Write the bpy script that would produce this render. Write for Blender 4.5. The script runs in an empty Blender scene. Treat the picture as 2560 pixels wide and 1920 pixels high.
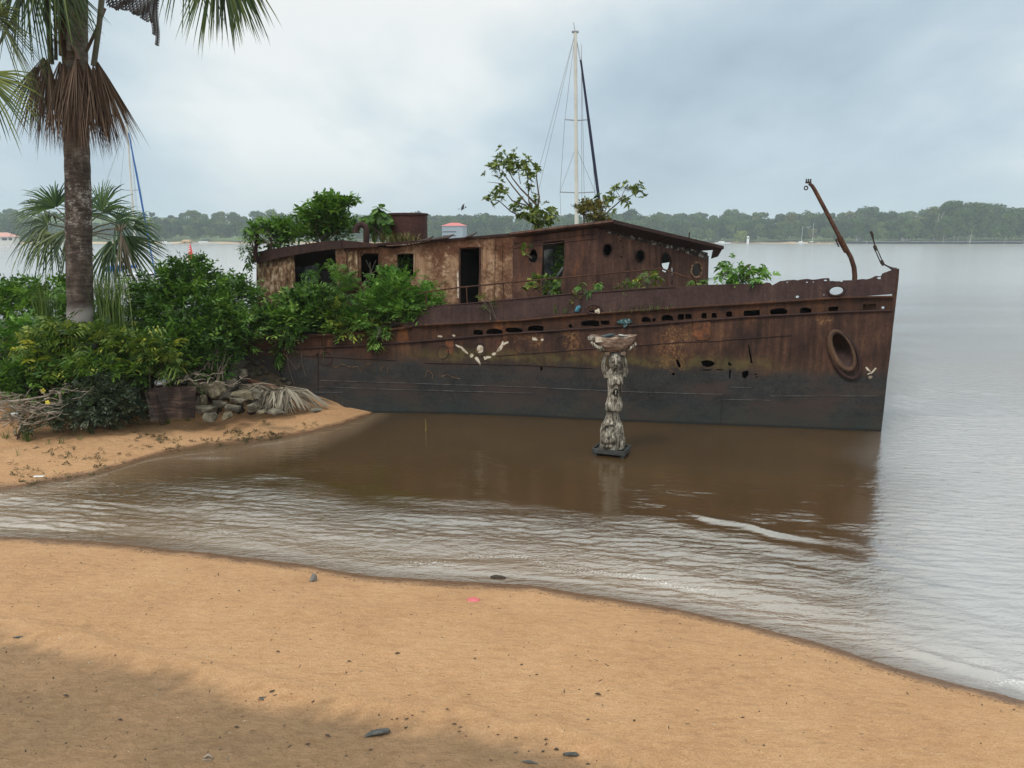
import bpy, bmesh, math, random
import numpy as np
from mathutils import Vector, Matrix
from mathutils.geometry import delaunay_2d_cdt
S = bpy.context.scene
C = S.collection
# ---------------------------------------------------------------- camera
F, CX, CY, H, Y0 = 1900.0, 1280.0, 960.0, 5.0, 594.0
PIT = math.atan((CY - Y0) / F)
cam_d = bpy.data.cameras.new('camera'); cam_d.sensor_width = 36; cam_d.lens = 36 * F / 2560
cam_d.clip_start = .1; cam_d.clip_end = 6000
cam = bpy.data.objects.new('camera', cam_d); C.objects.link(cam)
cam.location = (0, 0, H); cam.rotation_euler = (math.pi / 2 - PIT, 0, 0); S.camera = cam
S.view_settings.view_transform = 'Standard'; S.view_settings.look = 'None'; S.view_settings.gamma = 1
S.view_settings.exposure = 0.3
S.cycles.use_denoising = True
S.cycles.max_bounces = 6; S.cycles.transparent_max_bounces = 8; S.cycles.volume_bounces = 1
S.cycles.caustics_reflective = False; S.cycles.caustics_refractive = False

def ray(px, py):
    cx, cy = (px - CX) / F, (CY - py) / F
    return np.array([cx, math.cos(PIT) + cy * math.sin(PIT), -math.sin(PIT) + cy * math.cos(PIT)])
def at_z(px, py, z=0.0):
    r = ray(px, py); t = (z - H) / r[2]
    return np.array([0, 0, H]) + r * t
def at_y(px, py, Y):
    r = ray(px, py); return np.array([0, 0, H]) + r * (Y / r[1])
def on_plane(px, py, P, n):
    r = ray(px, py); o = np.array([0, 0, H]); n = np.asarray(n, float)
    return o + r * (np.dot(np.asarray(P) - o, n) / np.dot(r, n))
K = 2560 / 2212.0

# ---------------------------------------------------------------- node helpers
def nd(nt, typ, ins=None, **props):
    n = nt.nodes.new(typ)
    for k, v in props.items(): setattr(n, k, v)
    for k, v in (ins or {}).items():
        s = n.inputs[k]
        if isinstance(v, bpy.types.NodeSocket): nt.links.new(v, s)
        else:
            if s.type == 'RGBA' and len(v) == 3: v = (*v, 1)
            s.default_value = v
    return n
def ramp(nt, fac, stops, interp='LINEAR'):
    n = nt.nodes.new('ShaderNodeValToRGB'); nt.links.new(fac, n.inputs[0]); cr = n.color_ramp; cr.interpolation = interp
    while len(cr.elements) < len(stops): cr.elements.new(.5)
    for e, (p, c) in zip(cr.elements, stops):
        e.position = p; e.color = (*c, 1) if hasattr(c, '__len__') else (c, c, c, 1)
    return n.outputs[0]
def mth(nt, op, a, b=0.0, c=0.0, clamp=False):
    n = nt.nodes.new('ShaderNodeMath'); n.operation = op; n.use_clamp = clamp
    for s, v in zip(n.inputs, (a, b, c)):
        if isinstance(v, bpy.types.NodeSocket): nt.links.new(v, s)
        else: s.default_value = v
    return n.outputs[0]
def mixc(nt, f, a, b, blend='MIX'):
    n = nt.nodes.new('ShaderNodeMixRGB'); n.blend_type = blend
    for s, v in zip(n.inputs, (f, a, b)):
        if isinstance(v, bpy.types.NodeSocket): nt.links.new(v, s)
        elif s.type == 'RGBA': s.default_value = (*v, 1)
        else: s.default_value = v
    return n.outputs[0]
def noise(nt, vec, scale, detail=5, rough=.55, dist=0.0):
    return nd(nt, 'ShaderNodeTexNoise', {'Vector': vec, 'Scale': scale, 'Detail': detail, 'Roughness': rough, 'Distortion': dist}).outputs['Fac']
def maprange(nt, v, a, b, c=0.0, d=1.0, smooth=True):
    n = nt.nodes.new('ShaderNodeMapRange'); n.interpolation_type = 'SMOOTHSTEP' if smooth else 'LINEAR'; n.clamp = True
    for s, x in zip(n.inputs, (v, a, b, c, d)):
        if isinstance(x, bpy.types.NodeSocket): nt.links.new(x, s)
        else: s.default_value = x
    return n.outputs[0]
def scl(nt, vec, s):
    return nd(nt, 'ShaderNodeVectorMath', {0: vec, 1: s}, operation='MULTIPLY').outputs[0]
def pos(nt): return nt.nodes.new('ShaderNodeNewGeometry').outputs['Position']
def attr(nt, name): return nd(nt, 'ShaderNodeAttribute', attribute_name=name).outputs['Fac']
def bump(nt, h, strength=.5, dist=.02):
    return nd(nt, 'ShaderNodeBump', {'Height': h, 'Strength': strength, 'Distance': dist}).outputs[0]
def newmat(name):
    m = bpy.data.materials.new(name); m.use_nodes = True; nt = m.node_tree
    return m, nt, nt.nodes['Principled BSDF']
def setin(nt, b, **kw):
    for k, v in kw.items():
        s = b.inputs[{'col': 'Base Color', 'rough': 'Roughness', 'normal': 'Normal', 'spec': 'Specular IOR Level', 'metal': 'Metallic', 'ior': 'IOR', 'alpha': 'Alpha'}[k]]
        if isinstance(v, bpy.types.NodeSocket): nt.links.new(v, s)
        else: s.default_value = (*v, 1) if hasattr(v, '__len__') and len(v) == 3 else v
def simple(name, stops, scale=4, rough=.7, bmp=.3, stretch=(1, 1, 1), bd=.02, spec=.4, detail=6):
    """colour varied by noise between stops + bump"""
    m, nt, b = newmat(name); v = scl(nt, pos(nt), stretch)
    n1 = noise(nt, v, scale, detail, .62)
    setin(nt, b, col=ramp(nt, n1, stops), rough=rough, spec=spec)
    if bmp: setin(nt, b, normal=bump(nt, noise(nt, v, scale * 3, 5, .6), bmp, bd))
    return m

# ---------------------------------------------------------------- world: overcast Nishita sky under broken stratus
SUN_EL, SUN_ROT = math.radians(56), math.radians(215)
w = bpy.data.worlds.new('World'); S.world = w; w.use_nodes = True; nt = w.node_tree
bg = nt.nodes['Background']; bg.inputs[1].default_value = 0.1
sky = nd(nt, 'ShaderNodeTexSky', sky_type='NISHITA', sun_disc=False, sun_elevation=SUN_EL, sun_rotation=SUN_ROT, air_density=1.0, dust_density=2.0)
dirv = nd(nt, 'ShaderNodeTexCoord').outputs['Generated']
sep = nd(nt, 'ShaderNodeSeparateXYZ', {0: dirv}); dz = mth(nt, 'MAXIMUM', sep.outputs[2], 0.0)
inv = mth(nt, 'DIVIDE', 1.0, mth(nt, 'ADD', dz, .26))
cp = nd(nt, 'ShaderNodeCombineXYZ', {0: mth(nt, 'MULTIPLY', sep.outputs[0], inv), 1: mth(nt, 'MULTIPLY', sep.outputs[1], inv), 2: 0.0}).outputs[0]
n1 = noise(nt, nd(nt, 'ShaderNodeVectorMath', {0: cp, 1: (1.0, .60, 1.0)}, operation='MULTIPLY').outputs[0], 1.45, 7, .53, .15)
n2 = noise(nt, nd(nt, 'ShaderNodeVectorMath', {0: cp, 1: (7.3, 2.1, 4.0)}).outputs[0], .75, 4, .5, .3)
def patch(px, py, r0, r1):
    d = ray(px, py); d = d / np.linalg.norm(d)
    dt = nd(nt, 'ShaderNodeVectorMath', {0: dirv, 1: tuple(d)}, operation='DOT_PRODUCT').outputs['Value']
    return maprange(nt, dt, math.cos(math.radians(r0)), math.cos(math.radians(r1)), 0, 1)
v = mth(nt, 'ADD', mth(nt, 'MULTIPLY', n1, .80), mth(nt, 'SUBTRACT', mth(nt, 'MULTIPLY', n2, .5), .16))
for (px, py, r0, r1, a) in ((820, 200, 17, 1, .23), (620, 290, 12, 1, .09), (1850, -60, 18, 1, .15), (2560, 380, 12, 0, .10), (1250, 20, 16, 1, .07),
                            (2150, 250, 19, 1, -.20), (1300, 420, 20, 1, -.15), (600, 430, 15, 1, -.08), (150, 500, 18, 1, -.06), (1700, 400, 16, 1, -.07)):
    v = mth(nt, 'ADD', v, mth(nt, 'MULTIPLY', patch(px, py, r0, r1), a))
ccol = ramp(nt, v, [(.16, (2.9, 3.75, 4.5)), (.35, (4.1, 5.05, 5.75)), (.49, (5.45, 6.25, 6.6)), (.64, (7.2, 7.5, 7.45))])
low = maprange(nt, dz, 0.0, .13, 1, 0)
ccol = mixc(nt, mth(nt, 'MULTIPLY', low, .75), ccol, (3.95, 4.85, 5.5))
ccol = mixc(nt, 1.0, ccol, nd(nt, 'ShaderNodeCombineXYZ', {0: maprange(nt, dz, .24, .50, 1, 1.75), 1: maprange(nt, dz, .25, .50, 1, 1.72), 2: maprange(nt, dz, .25, .50, 1, 1.62)}).outputs[0], 'MULTIPLY')
nt.links.new(mixc(nt, .94, sky.outputs[0], ccol), bg.inputs[0])
sun_d = bpy.data.lights.new('sun', 'SUN'); sun_d.energy = 1.3; sun_d.angle = math.radians(18); sun_d.color = (1, .95, .88)
sun = bpy.data.objects.new('sun', sun_d); C.objects.link(sun)
sun.rotation_euler = (math.pi / 2 - SUN_EL, 0, math.pi - SUN_ROT)

# ---------------------------------------------------------------- object helpers
def tag(o, label=None, cat=None, group=None, kind=None):
    if label: o['label'] = label
    if cat: o['category'] = cat
    if group: o['group'] = group
    if kind: o['kind'] = kind
    return o
def thing(name, label, cat, loc=(0, 0, 0), group=None):
    o = bpy.data.objects.new(name, None); C.objects.link(o); o.location = tuple(map(float, loc)); o.empty_display_size = .2
    return tag(o, label, cat, group)
def wloc(o):
    L = np.zeros(3)
    while o is not None: L = L + np.array(o.location); o = o.parent
    return L
def np_mesh(name, V, faces, m, parent=None, tint=None, smooth=False, loc=None, attrs=None):
    """V in world coordinates; faces: list of (k,n) int arrays or list of tuples"""
    V = np.asarray(V, float)
    base = wloc(parent) if parent else (np.asarray(loc, float) if loc is not None else np.zeros(3))
    me = bpy.data.meshes.new(name)
    if isinstance(faces, np.ndarray): faces = [faces]
    if len(faces) and isinstance(faces[0], np.ndarray):
        idx = np.concatenate([f.ravel() for f in faces]); tot = np.concatenate([np.full(len(f), f.shape[1]) for f in faces])
        me.vertices.add(len(V)); me.vertices.foreach_set('co', (V - base).astype(np.float32).ravel())
        me.loops.add(len(idx)); me.loops.foreach_set('vertex_index', idx.astype(np.int32))
        st = np.concatenate([[0], np.cumsum(tot)[:-1]])
        me.polygons.add(len(tot)); me.polygons.foreach_set('loop_start', st.astype(np.int32)); me.polygons.foreach_set('loop_total', tot.astype(np.int32))
        me.update(calc_edges=True); me.validate()
    else:
        me.from_pydata([tuple(v) for v in (V - base)], [], [tuple(int(i) for i in f) for f in faces]); me.update()
    if tint is not None:
        a = me.attributes.new('tint', 'FLOAT', 'FACE')
        if len(a.data) == len(tint): a.data.foreach_set('value', np.asarray(tint, np.float32))
    for k, arr in (attrs or {}).items():
        a = me.attributes.new(k, 'FLOAT', 'POINT'); a.data.foreach_set('value', np.asarray(arr, np.float32))
    if smooth: me.polygons.foreach_set('use_smooth', np.ones(len(me.polygons), bool))
    me.materials.append(m)
    o = bpy.data.objects.new(name, me); C.objects.link(o)
    if parent: o.parent = parent
    else: o.location = tuple(base)
    return o
def rot(yaw=0, pitch=0, roll=0): return np.array(Matrix.Rotation(yaw, 3, 'Z') @ Matrix.Rotation(pitch, 3, 'X') @ Matrix.Rotation(roll, 3, 'Y'))
class MB:
    def __init__(s): s.V = []; s.Fc = []
    def add(s, V, Fc):
        o = len(s.V); s.V += [np.asarray(v, float) for v in V]; s.Fc += [tuple(i + o for i in f) for f in Fc]; return s
    def box(s, c, d, R=None, bev=0.0):
        d = np.asarray(d, float) / 2
        bm = bmesh.new(); bmesh.ops.create_cube(bm, size=2)
        for v in bm.verts: v.co = Vector((v.co.x * d[0], v.co.y * d[1], v.co.z * d[2]))
        if bev: bmesh.ops.bevel(bm, geom=bm.edges[:], offset=bev, segments=1, affect='EDGES')
        V = np.array([v.co[:] for v in bm.verts]); bm.verts.index_update()
        Fc = [[v.index for v in f.verts] for f in bm.faces]; bm.free()
        if R is not None: V = V @ np.asarray(R).T
        return s.add(V + np.asarray(c), Fc)
    def tube(s, path, r, seg=6, cap=True, flat=None):
        P = np.asarray(path, float); n = len(P)
        r = np.full(n, r, float) if np.isscalar(r) else np.asarray(r, float)
        T = np.gradient(P, axis=0); T /= np.linalg.norm(T, axis=1)[:, None] + 1e-9
        up = np.array([0, 0, 1.]) if abs(T[0][2]) < .9 else np.array([1., 0, 0])
        V = []
        A = np.cross(T[0], up); A /= np.linalg.norm(A)
        for i in range(n):
            A = A - T[i] * np.dot(A, T[i]); A /= np.linalg.norm(A) + 1e-9; B = np.cross(T[i], A)
            for k in range(seg):
                a = 2 * math.pi * k / seg; V.append(P[i] + r[i] * (math.cos(a) * A + math.sin(a) * B * (flat or 1)))
        Fc = [(i * seg + k, i * seg + (k + 1) % seg, (i + 1) * seg + (k + 1) % seg, (i + 1) * seg + k) for i in range(n - 1) for k in range(seg)]
        if cap: Fc += [tuple(range(seg))[::-1], tuple((n - 1) * seg + k for k in range(seg))]
        return s.add(V, Fc)
    def lathe(s, prof, c, seg=24, R=None, sx=1, sy=1, cap=True):
        V = []; n = len(prof)
        for (r, z) in prof:
            for k in range(seg):
                a = 2 * math.pi * k / seg; V.append((r * math.cos(a) * sx, r * math.sin(a) * sy, z))
        V = np.array(V)
        if R is not None: V = V @ np.asarray(R).T
        Fc = [(i * seg + k, i * seg + (k + 1) % seg, (i + 1) * seg + (k + 1) % seg, (i + 1) * seg + k) for i in range(n - 1) for k in range(seg)]
        if cap: Fc += [tuple(range(seg))[::-1], tuple((n - 1) * seg + k for k in range(seg))]
        return s.add(V + np.asarray(c), Fc)
    def ell(s, c, r, R=None, u=16, v=10):
        prof = [(max(math.sin(math.pi * i / v), 1e-3), -math.cos(math.pi * i / v)) for i in range(v + 1)]
        V = []; 
        for (a, z) in prof:
            for k in range(u):
                t = 2 * math.pi * k / u; V.append((a * math.cos(t), a * math.sin(t), z))
        V = np.array(V) * np.asarray(r)
        if R is not None: V = V @ np.asarray(R).T
        Fc = [(i * u + k, i * u + (k + 1) % u, (i + 1) * u + (k + 1) % u, (i + 1) * u + k) for i in range(v) for k in range(u)]
        return s.add(V + np.asarray(c), Fc)
    def torus(s, c, R, r, sx=1, sz=1, M3=None, n=28, m=8):
        V = []
        for i in range(n):
            a = 2 * math.pi * i / n
            for k in range(m):
                b = 2 * math.pi * k / m; q = R + r * math.cos(b); V.append((q * math.cos(a) * sx, r * math.sin(b), q * math.sin(a) * sz))
        V = np.array(V)
        if M3 is not None: V = V @ np.asarray(M3).T
        Fc = [(i * m + k, ((i + 1) % n) * m + k, ((i + 1) % n) * m + (k + 1) % m, i * m + (k + 1) % m) for i in range(n) for k in range(m)]
        return s.add(V + np.asarray(c), Fc)
    def prism(s, poly, ext):
        P = np.asarray(poly, float); n = len(P); e = np.asarray(ext, float)
        return s.add(np.vstack([P, P + e]), [tuple(range(n))[::-1], tuple(range(n, 2 * n))] + [(i, (i + 1) % n, n + (i + 1) % n, n + i) for i in range(n)])
    def build(s, name, m, parent=None, smooth=False, loc=None):
        if loc is None and parent is None: 
            A = np.array(s.V); loc = (A[:, 0].mean(), A[:, 1].mean(), A[:, 2].min())
        o = np_mesh(name, np.array(s.V), s.Fc, m, parent, smooth=smooth, loc=loc)
        bm = bmesh.new(); bm.from_mesh(o.data); bmesh.ops.recalc_face_normals(bm, faces=bm.faces[:]); bm.to_mesh(o.data); bm.free()
        if smooth:
            o.data.polygons.foreach_set('use_smooth', np.ones(len(o.data.polygons), bool))
            try: o.data.set_sharp_from_angle(angle=math.radians(40))
            except Exception: pass
        return o
RNG = np.random.default_rng(7); random.seed(7)
def vnoise(x, y, seed=0):
    """2-D value noise, vectorised"""
    xi = np.floor(x).astype(int); yi = np.floor(y).astype(int); fx = x - xi; fy = y - yi
    fx = fx * fx * (3 - 2 * fx); fy = fy * fy * (3 - 2 * fy)
    def h(a, b):
        n = (a * 374761393 + b * 668265263 + seed * 1442695) & 0x7fffffff
        n = ((n ^ (n >> 13)) * 1274126177) & 0x7fffffff
        return ((n ^ (n >> 16)) & 0xffff) / 65535.0
    return (h(xi, yi) * (1 - fx) + h(xi + 1, yi) * fx) * (1 - fy) + (h(xi, yi + 1) * (1 - fx) + h(xi + 1, yi + 1) * fx) * fy
def fbm(x, y, oct=4, seed=0):
    s = 0; a = .5
    for i in range(oct): s = s + a * (vnoise(x * 2 ** i, y * 2 ** i, seed + i) - .5); a *= .5
    return s
def sstep(a, b, x):
    t = np.clip((x - a) / (b - a), 0, 1); return t * t * (3 - 2 * t)
# ---------------------------------------------------------------- ground
def curve(pts, ext_l, ext_r):
    P = np.array([at_z(x * K, y * K, 0)[:2] for x, y in pts])
    P = np.vstack([ext_l, P, ext_r]); return P[:, 0], P[:, 1]
A_X, A_Y = curve([(0, 1155), (200, 1170), (400, 1190), (560, 1206), (700, 1226), (850, 1246), (1000, 1256), (1150, 1265), (1300, 1286), (1450, 1310), (1600, 1345), (1750, 1385), (1900, 1430), (2050, 1470), (2212, 1512)],
                 [[-60, 13], [-20, 12.2]], [[7.5, 5.2], [12, 1.0], [25, -12], [60, -30]])
B_X, B_Y = curve([(0, 1060), (150, 1035), (250, 1011), (330, 986), (430, 966), (540, 955), (650, 940), (740, 916), (795, 898)],
                 [[-60, 15.5], [-20, 15.0]], [[-3.6, 23.2], [-2.6, 28]])
FT = np.array([at_z(x * K, y * K, .35)[:2] for x, y in [(0, 925), (150, 925), (300, 912), (430, 898), (540, 888), (640, 878), (720, 874)]])
FT = np.vstack([[-60, FT[0, 1]], FT, [FT[-1, 0] + 1.2, 23.5], [-3, 30]])
BM = np.array([at_z(x * K, y * K, .36)[:2] for x, y in [(0, 1345), (180, 1385), (300, 1425), (450, 1465), (600, 1500), (800, 1532), (1000, 1560), (1200, 1600), (1330, 1640), (1420, 1720)]])
BM = np.vstack([[-30, BM[0, 1] + 1.5], BM, [BM[-1, 0] + .6, 2], [BM[-1, 0] + .8, -40]])
def back(x): return np.interp(x, [-60, -14, -9, -6, -4.2, -3], [30, 28, 27.2, 26.5, 25, 22])
def ground_z(x, y, fine=True):
    x = np.asarray(x, float); y = np.asarray(y, float)
    dA = (np.interp(x, A_X, A_Y) - y) * .93
    dB = np.minimum(y - np.interp(x, B_X, B_Y), back(x) - y) * .95
    ft = np.interp(x, FT[:, 0], FT[:, 1])
    if fine:
        wob = fbm(x * .9, y * .9, 4, 5) * .34
        dA = dA + wob * .5; dB = dB + wob * .5
    bz = np.interp(x, BM[:, 0], BM[:, 1])
    zA = np.where(dA > 0, .085 * dA + .05 * np.minimum(dA, 1.2), .16 * dA)
    zA = np.minimum(zA, .62 + .045 * np.maximum(dA - 4.5, 0))
    zA = zA + .06 * np.exp(-((y - bz - .10 + fbm(x * 2.5, y * .3, 2, 17) * .25) / .16) ** 2) * (x < 3) - .035 * sstep(.05, -.25, y - bz) * (x < 3)
    zB = np.where(dB > 0, .10 * dB, .16 * dB)
    hb = np.interp(x, [-14, -9, -6.5, -5], [2.05, 1.9, 1.35, .7])
    zB = zB + hb * sstep(-.1, 2.6, y - ft) * sstep(-.3, 1.6, dB) * sstep(-.2, 1.8, back(x) - y)
    z = np.maximum(np.maximum(zA, zB), -1.6 - .0004 * np.maximum(y, 0))
    z = np.where(z < -1.5, z - 0.3, z)
    if fine:
        land = sstep(.02, .2, z)
        z = z + land * (fbm(x * .7, y * 1.2, 3, 1) * .05 + (fbm(x * 2.2, y * 6.0, 3, 2) * .055 + fbm(x * 4.5, y * 11, 2, 6) * .035) * sstep(-.3, .4, y - bz) + fbm(x * 4, y * 4, 2, 3) * .012 + fbm(x * 7, y * 9, 2, 4) * .014 - .028 * sstep(.17, .30, fbm(x * 2.4 + 9, y * 3.1, 2, 18)))
    return z
def axis(a, b, step, outs_lo, outs_hi): return np.concatenate([outs_lo, np.arange(a, b, step), outs_hi])
gx = axis(-15, 15, .085, [-1500, -800, -400, -200, -120, -80, -50, -35, -26, -21, -18, -16.3], [15.1, 16.5, 19, 23, 30, 45, 80, 150, 300, 700, 1500])
gy = axis(3.5, 29, .075, [-1500, -600, -200, -80, -40, -20, -10, -5, -1, 1, 2.4, 3], [29.1, 30, 32, 36, 42, 55, 80, 130, 220, 400, 600, 900, 1500, 2500])
GX, GY = np.meshgrid(gx, gy); GZ = ground_z(GX, GY)
GZ[gy < -30, :] = np.minimum(GZ[gy < -30, :], 2.0)
def grid_faces(nx, ny):
    i = np.arange(nx * ny).reshape(ny, nx); return np.stack([i[:-1, :-1], i[:-1, 1:], i[1:, 1:], i[1:, :-1]], -1).reshape(-1, 4)
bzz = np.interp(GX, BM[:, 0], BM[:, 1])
damp = sstep(.08, -.36, GY - bzz + fbm(GX * 2, GY * 2, 3, 9) * .30 + fbm(GX * 8, GY * 8, 3, 19) * .45) * (.82 + .5 * fbm(GX * 1.1, GY * 1.6, 3, 29))  # browner sand tone on the near side of the berm line
soil = sstep(.2, 1.0, GY - np.interp(GX, FT[:, 0], FT[:, 1])) * (GY < 60)
m, nt, b = newmat('beach_sand'); p = pos(nt); z = nd(nt, 'ShaderNodeSeparateXYZ', {0: p}).outputs[2]
big = noise(nt, p, .8, 5, .6); fine_ = noise(nt, p, 60, 4, .7); med = noise(nt, scl(nt, p, (1, 1.8, 1)), 7, 5, .6)
dry = ramp(nt, mth(nt, 'ADD', mth(nt, 'MULTIPLY', big, .5), mth(nt, 'MULTIPLY', med, .5)), [(.33, (.36, .182, .080)), (.5, (.50, .27, .125)), (.68, (.60, .35, .18))])
dry = mixc(nt, .4, dry, ramp(nt, fine_, [(.3, (.20, .10, .045)), (.5, (.45, .255, .13)), (.72, (.74, .52, .33))]))
darkc = ramp(nt, mth(nt, 'ADD', mth(nt, 'MULTIPLY', med, .6), mth(nt, 'MULTIPLY', fine_, .4)), [(.3, (.155, .093, .048)), (.5, (.225, .138, .073)), (.7, (.30, .188, .105))])
dm = attr(nt, 'damp')  # mask of the browner near sand tone
c = mixc(nt, dm, dry, darkc); c = mixc(nt, maprange(nt, noise(nt, scl(nt, p, (.5, 1.6, 1)), 5, 5, .65), .50, .70, 0, .35), c, mixc(nt, 1, c, (.72, .66, .6), 'MULTIPLY'))
spk = nd(nt, 'ShaderNodeTexVoronoi', {'Vector': p, 'Scale': 21.0, 'Randomness': 1.0}); sd = nd(nt, 'ShaderNodeSeparateColor', {0: spk.outputs['Color']}).outputs[0]
c = mixc(nt, mth(nt, 'MULTIPLY', maprange(nt, spk.outputs['Distance'], .16, .10, 0, 1), mth(nt, 'GREATER_THAN', sd, .965)), c, (.05, .03, .022))
c = mixc(nt, mth(nt, 'MULTIPLY', maprange(nt, spk.outputs['Distance'], .14, .09, 0, 1), mth(nt, 'LESS_THAN', sd, .018)), c, (.72, .62, .45))
soilc = ramp(nt, noise(nt, p, 5, 6, .65), [(.3, (.03, .022, .014)), (.6, (.075, .052, .03)), (.8, (.12, .085, .05))])
c = mixc(nt, attr(nt, 'soil'), c, soilc)
wet = maprange(nt, mth(nt, 'ADD', z, mth(nt, 'MULTIPLY', mth(nt, 'SUBTRACT', noise(nt, p, 2.5, 4), .5), .04)), .040, .012, 0, 1)
c = mixc(nt, wet, c, mixc(nt, 1, c, (.36, .34, .36), 'MULTIPLY'))
# dark line of fine wrack left at the last wave
wl = mth(nt, 'MULTIPLY', maprange(nt, mth(nt, 'ABSOLUTE', mth(nt, 'SUBTRACT', z, .034)), .013, .003, 0, 1), maprange(nt, noise(nt, p, 26, 5, .75), .5, .6, 0, .85))
c = mixc(nt, wl, c, (.03, .018, .014))
hgt = mth(nt, 'ADD', mth(nt, 'MULTIPLY', fine_, .18), mth(nt, 'MULTIPLY', med, .8))
hgt = mth(nt, 'ADD', hgt, mth(nt, 'MULTIPLY', noise(nt, scl(nt, p, (1, 1.5, 1)), 22, 3, .6), mth(nt, 'ADD', .25, mth(nt, 'MULTIPLY', dm, .25))))
setin(nt, b, col=c, rough=mixc(nt, wet, (.9, .9, .9), (.22, .22, .22)), spec=.35, normal=bump(nt, hgt, .9, .08))
ground = np_mesh('ground', np.stack([GX, GY, GZ], -1).reshape(-1, 3), grid_faces(len(gx), len(gy)), m, smooth=True, attrs={'damp': damp.ravel(), 'soil': soil.ravel()})  # 'damp' holds the mask of the browner near sand tone
tag(ground, kind='structure')

# ---------------------------------------------------------------- river water
wx = axis(-15, 15.5, .055, [-1600, -900, -500, -300, -180, -110, -70, -48, -36, -28, -22, -18, -16, -15.3], [15.7, 16.5, 18, 20, 23, 27, 33, 42, 55, 75, 110, 180, 300, 500, 900, 1600])
wy = axis(4.2, 21, .045, [-60, -20, -5, 0, 2, 3, 3.8], np.concatenate([np.arange(21.1, 40, .25), [41, 43, 46, 50, 56, 64, 75, 90, 110, 140, 180, 230, 300, 380, 480, 600, 720, 860]]))
WX, WY = np.meshgrid(wx, wy)
gz = ground_z(WX, WY); depth = -gz
def lap(x, y):
    dA = y - np.interp(x, A_X, A_Y); dB = np.interp(x, B_X, B_Y) - y
    near = np.clip(1 - (y - 8) / 16, 0, 1)
    ph = fbm(x * .35, y * .5, 3, 21) * 5
    z = .010 * np.sin(2 * math.pi * (dA / 1.15) + ph + .35 * x) * sstep(7, .8, dA) * sstep(-.1, .5, dA)
    z += .012 * np.maximum(np.sin(2 * math.pi * (dA / 2.3) + ph * .8 - .5 * x), 0) ** 3 * sstep(5, 1, dA)
    th = .25; u = x * math.sin(th) + y * math.cos(th)
    calm = sstep(14.6, 12.4, y + fbm(x * .5, y * .8, 3, 31) * 2.6 + .36 * x)          # sheltered strip along the hull stays smooth
    calm = np.maximum(calm, .85 * sstep(.1, 1.0, x - .478 * y))
    calm = np.maximum(calm, .12 + .22 * sstep(.02, .2, fbm(x * .8, y * 1.6, 3, 88)))
    patch = .22 + 1.15 * sstep(-.14, .16, fbm(x * .34 + 3, y * .8, 3, 41))
    r = .0026 * np.sin(2 * math.pi * (u / .23) + fbm(x * 1.3, y * 2.0, 3, 11) * 10)
    r += .0030 * np.sin(2 * math.pi * ((y + .18 * x) / .155) + fbm(x * 2.1, y * 2.8, 3, 12) * 11)
    r += .013 * fbm(x * 3.0, y * 8.5, 2, 13) + .013 * fbm(x * 1.2, y * 3.6, 3, 14)
    return z * sstep(.5, .9, near + .3) + r * calm * np.maximum(patch, .8 * sstep(.1, 1.0, x - .478 * y)) * 1.65, calm
lz, calm = lap(WX, WY)
fade = sstep(30, 20, WY) * (np.abs(WX) < 16)
lz = lz * fade * np.clip(depth / .05, 0.15, 1)
# one steeper wavelet running towards the beach
e0, e1 = at_z(1500 * K, 1108 * K), at_z(1740 * K, 1165 * K)
dd = (e1 - e0)[:2]; LL = np.linalg.norm(dd); dd /= LL; nn = np.array([-dd[1], dd[0]])
s_ = (WX - e0[0]) * dd[0] + (WY - e0[1]) * dd[1]; q_ = (WX - e0[0]) * nn[0] + (WY - e0[1]) * nn[1] + .05 * np.sin(s_ * 2.2)
lz += (.022 + .03 * vnoise(s_ * 1.3, s_ * 0 + 2.0, 77)) * np.exp(-((q_ + .06 * np.sin(s_ * 5)) / .13) ** 2) * sstep(-.25, .4, s_) * sstep(LL + .5, LL * .55, s_)
e0, e1 = at_z(1915 * K, 1385 * K), at_z(2212 * K, 1482 * K)
dd = (e1 - e0)[:2]; LL = np.linalg.norm(dd); dd /= LL; nn = np.array([-dd[1], dd[0]])
s_ = (WX - e0[0]) * dd[0] + (WY - e0[1]) * dd[1]; q_ = (WX - e0[0]) * nn[0] + (WY - e0[1]) * nn[1] + .03 * np.sin(s_ * 3)
lz += .05 * np.exp(-(q_ / .10) ** 2) * sstep(-.3, .8, s_)
m, nt, b = newmat('river_water'); p = pos(nt)
sepp = nd(nt, 'ShaderNodeSeparateXYZ', {0: p}); yy = sepp.outputs[1]
dep = attr(nt, 'depth'); cl = attr(nt, 'calm')
wv = scl(nt, p, (1, 1.9, 1))
h1 = noise(nt, wv, 3.0, 3, .55, .3); h2 = noise(nt, scl(nt, p, (.8, 2.2, 1)), 13, 3, .6, .2); h3 = noise(nt, scl(nt, p, (.35, 1.2, 1)), .5, 3, .5)
hh = mth(nt, 'ADD', mth(nt, 'MULTIPLY', h1, 1.0), mth(nt, 'MULTIPLY', h2, .34))
far = maprange(nt, yy, 22, 90, 0, 1, False)
stren = mth(nt, 'MULTIPLY', mth(nt, 'ADD', mth(nt, 'MULTIPLY', cl, .32), .03), mth(nt, 'SUBTRACT', 1.0, mth(nt, 'MULTIPLY', far, .85)))
bands = noise(nt, scl(nt, p, (.012, .10, 1)), 1.0, 4, .55)
stren = mth(nt, 'MULTIPLY', stren, maprange(nt, bands, .35, .65, .55, 1.25))
nb = nd(nt, 'ShaderNodeBump', {'Height': hh, 'Strength': stren, 'Distance': .10}).outputs[0]
brown = ramp(nt, noise(nt, p, .35, 4), [(.3, (.060, .035, .015)), (.7, (.086, .050, .022))])
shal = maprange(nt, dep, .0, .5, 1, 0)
brown = mixc(nt, shal, brown, (.20, .128, .076))
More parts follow.
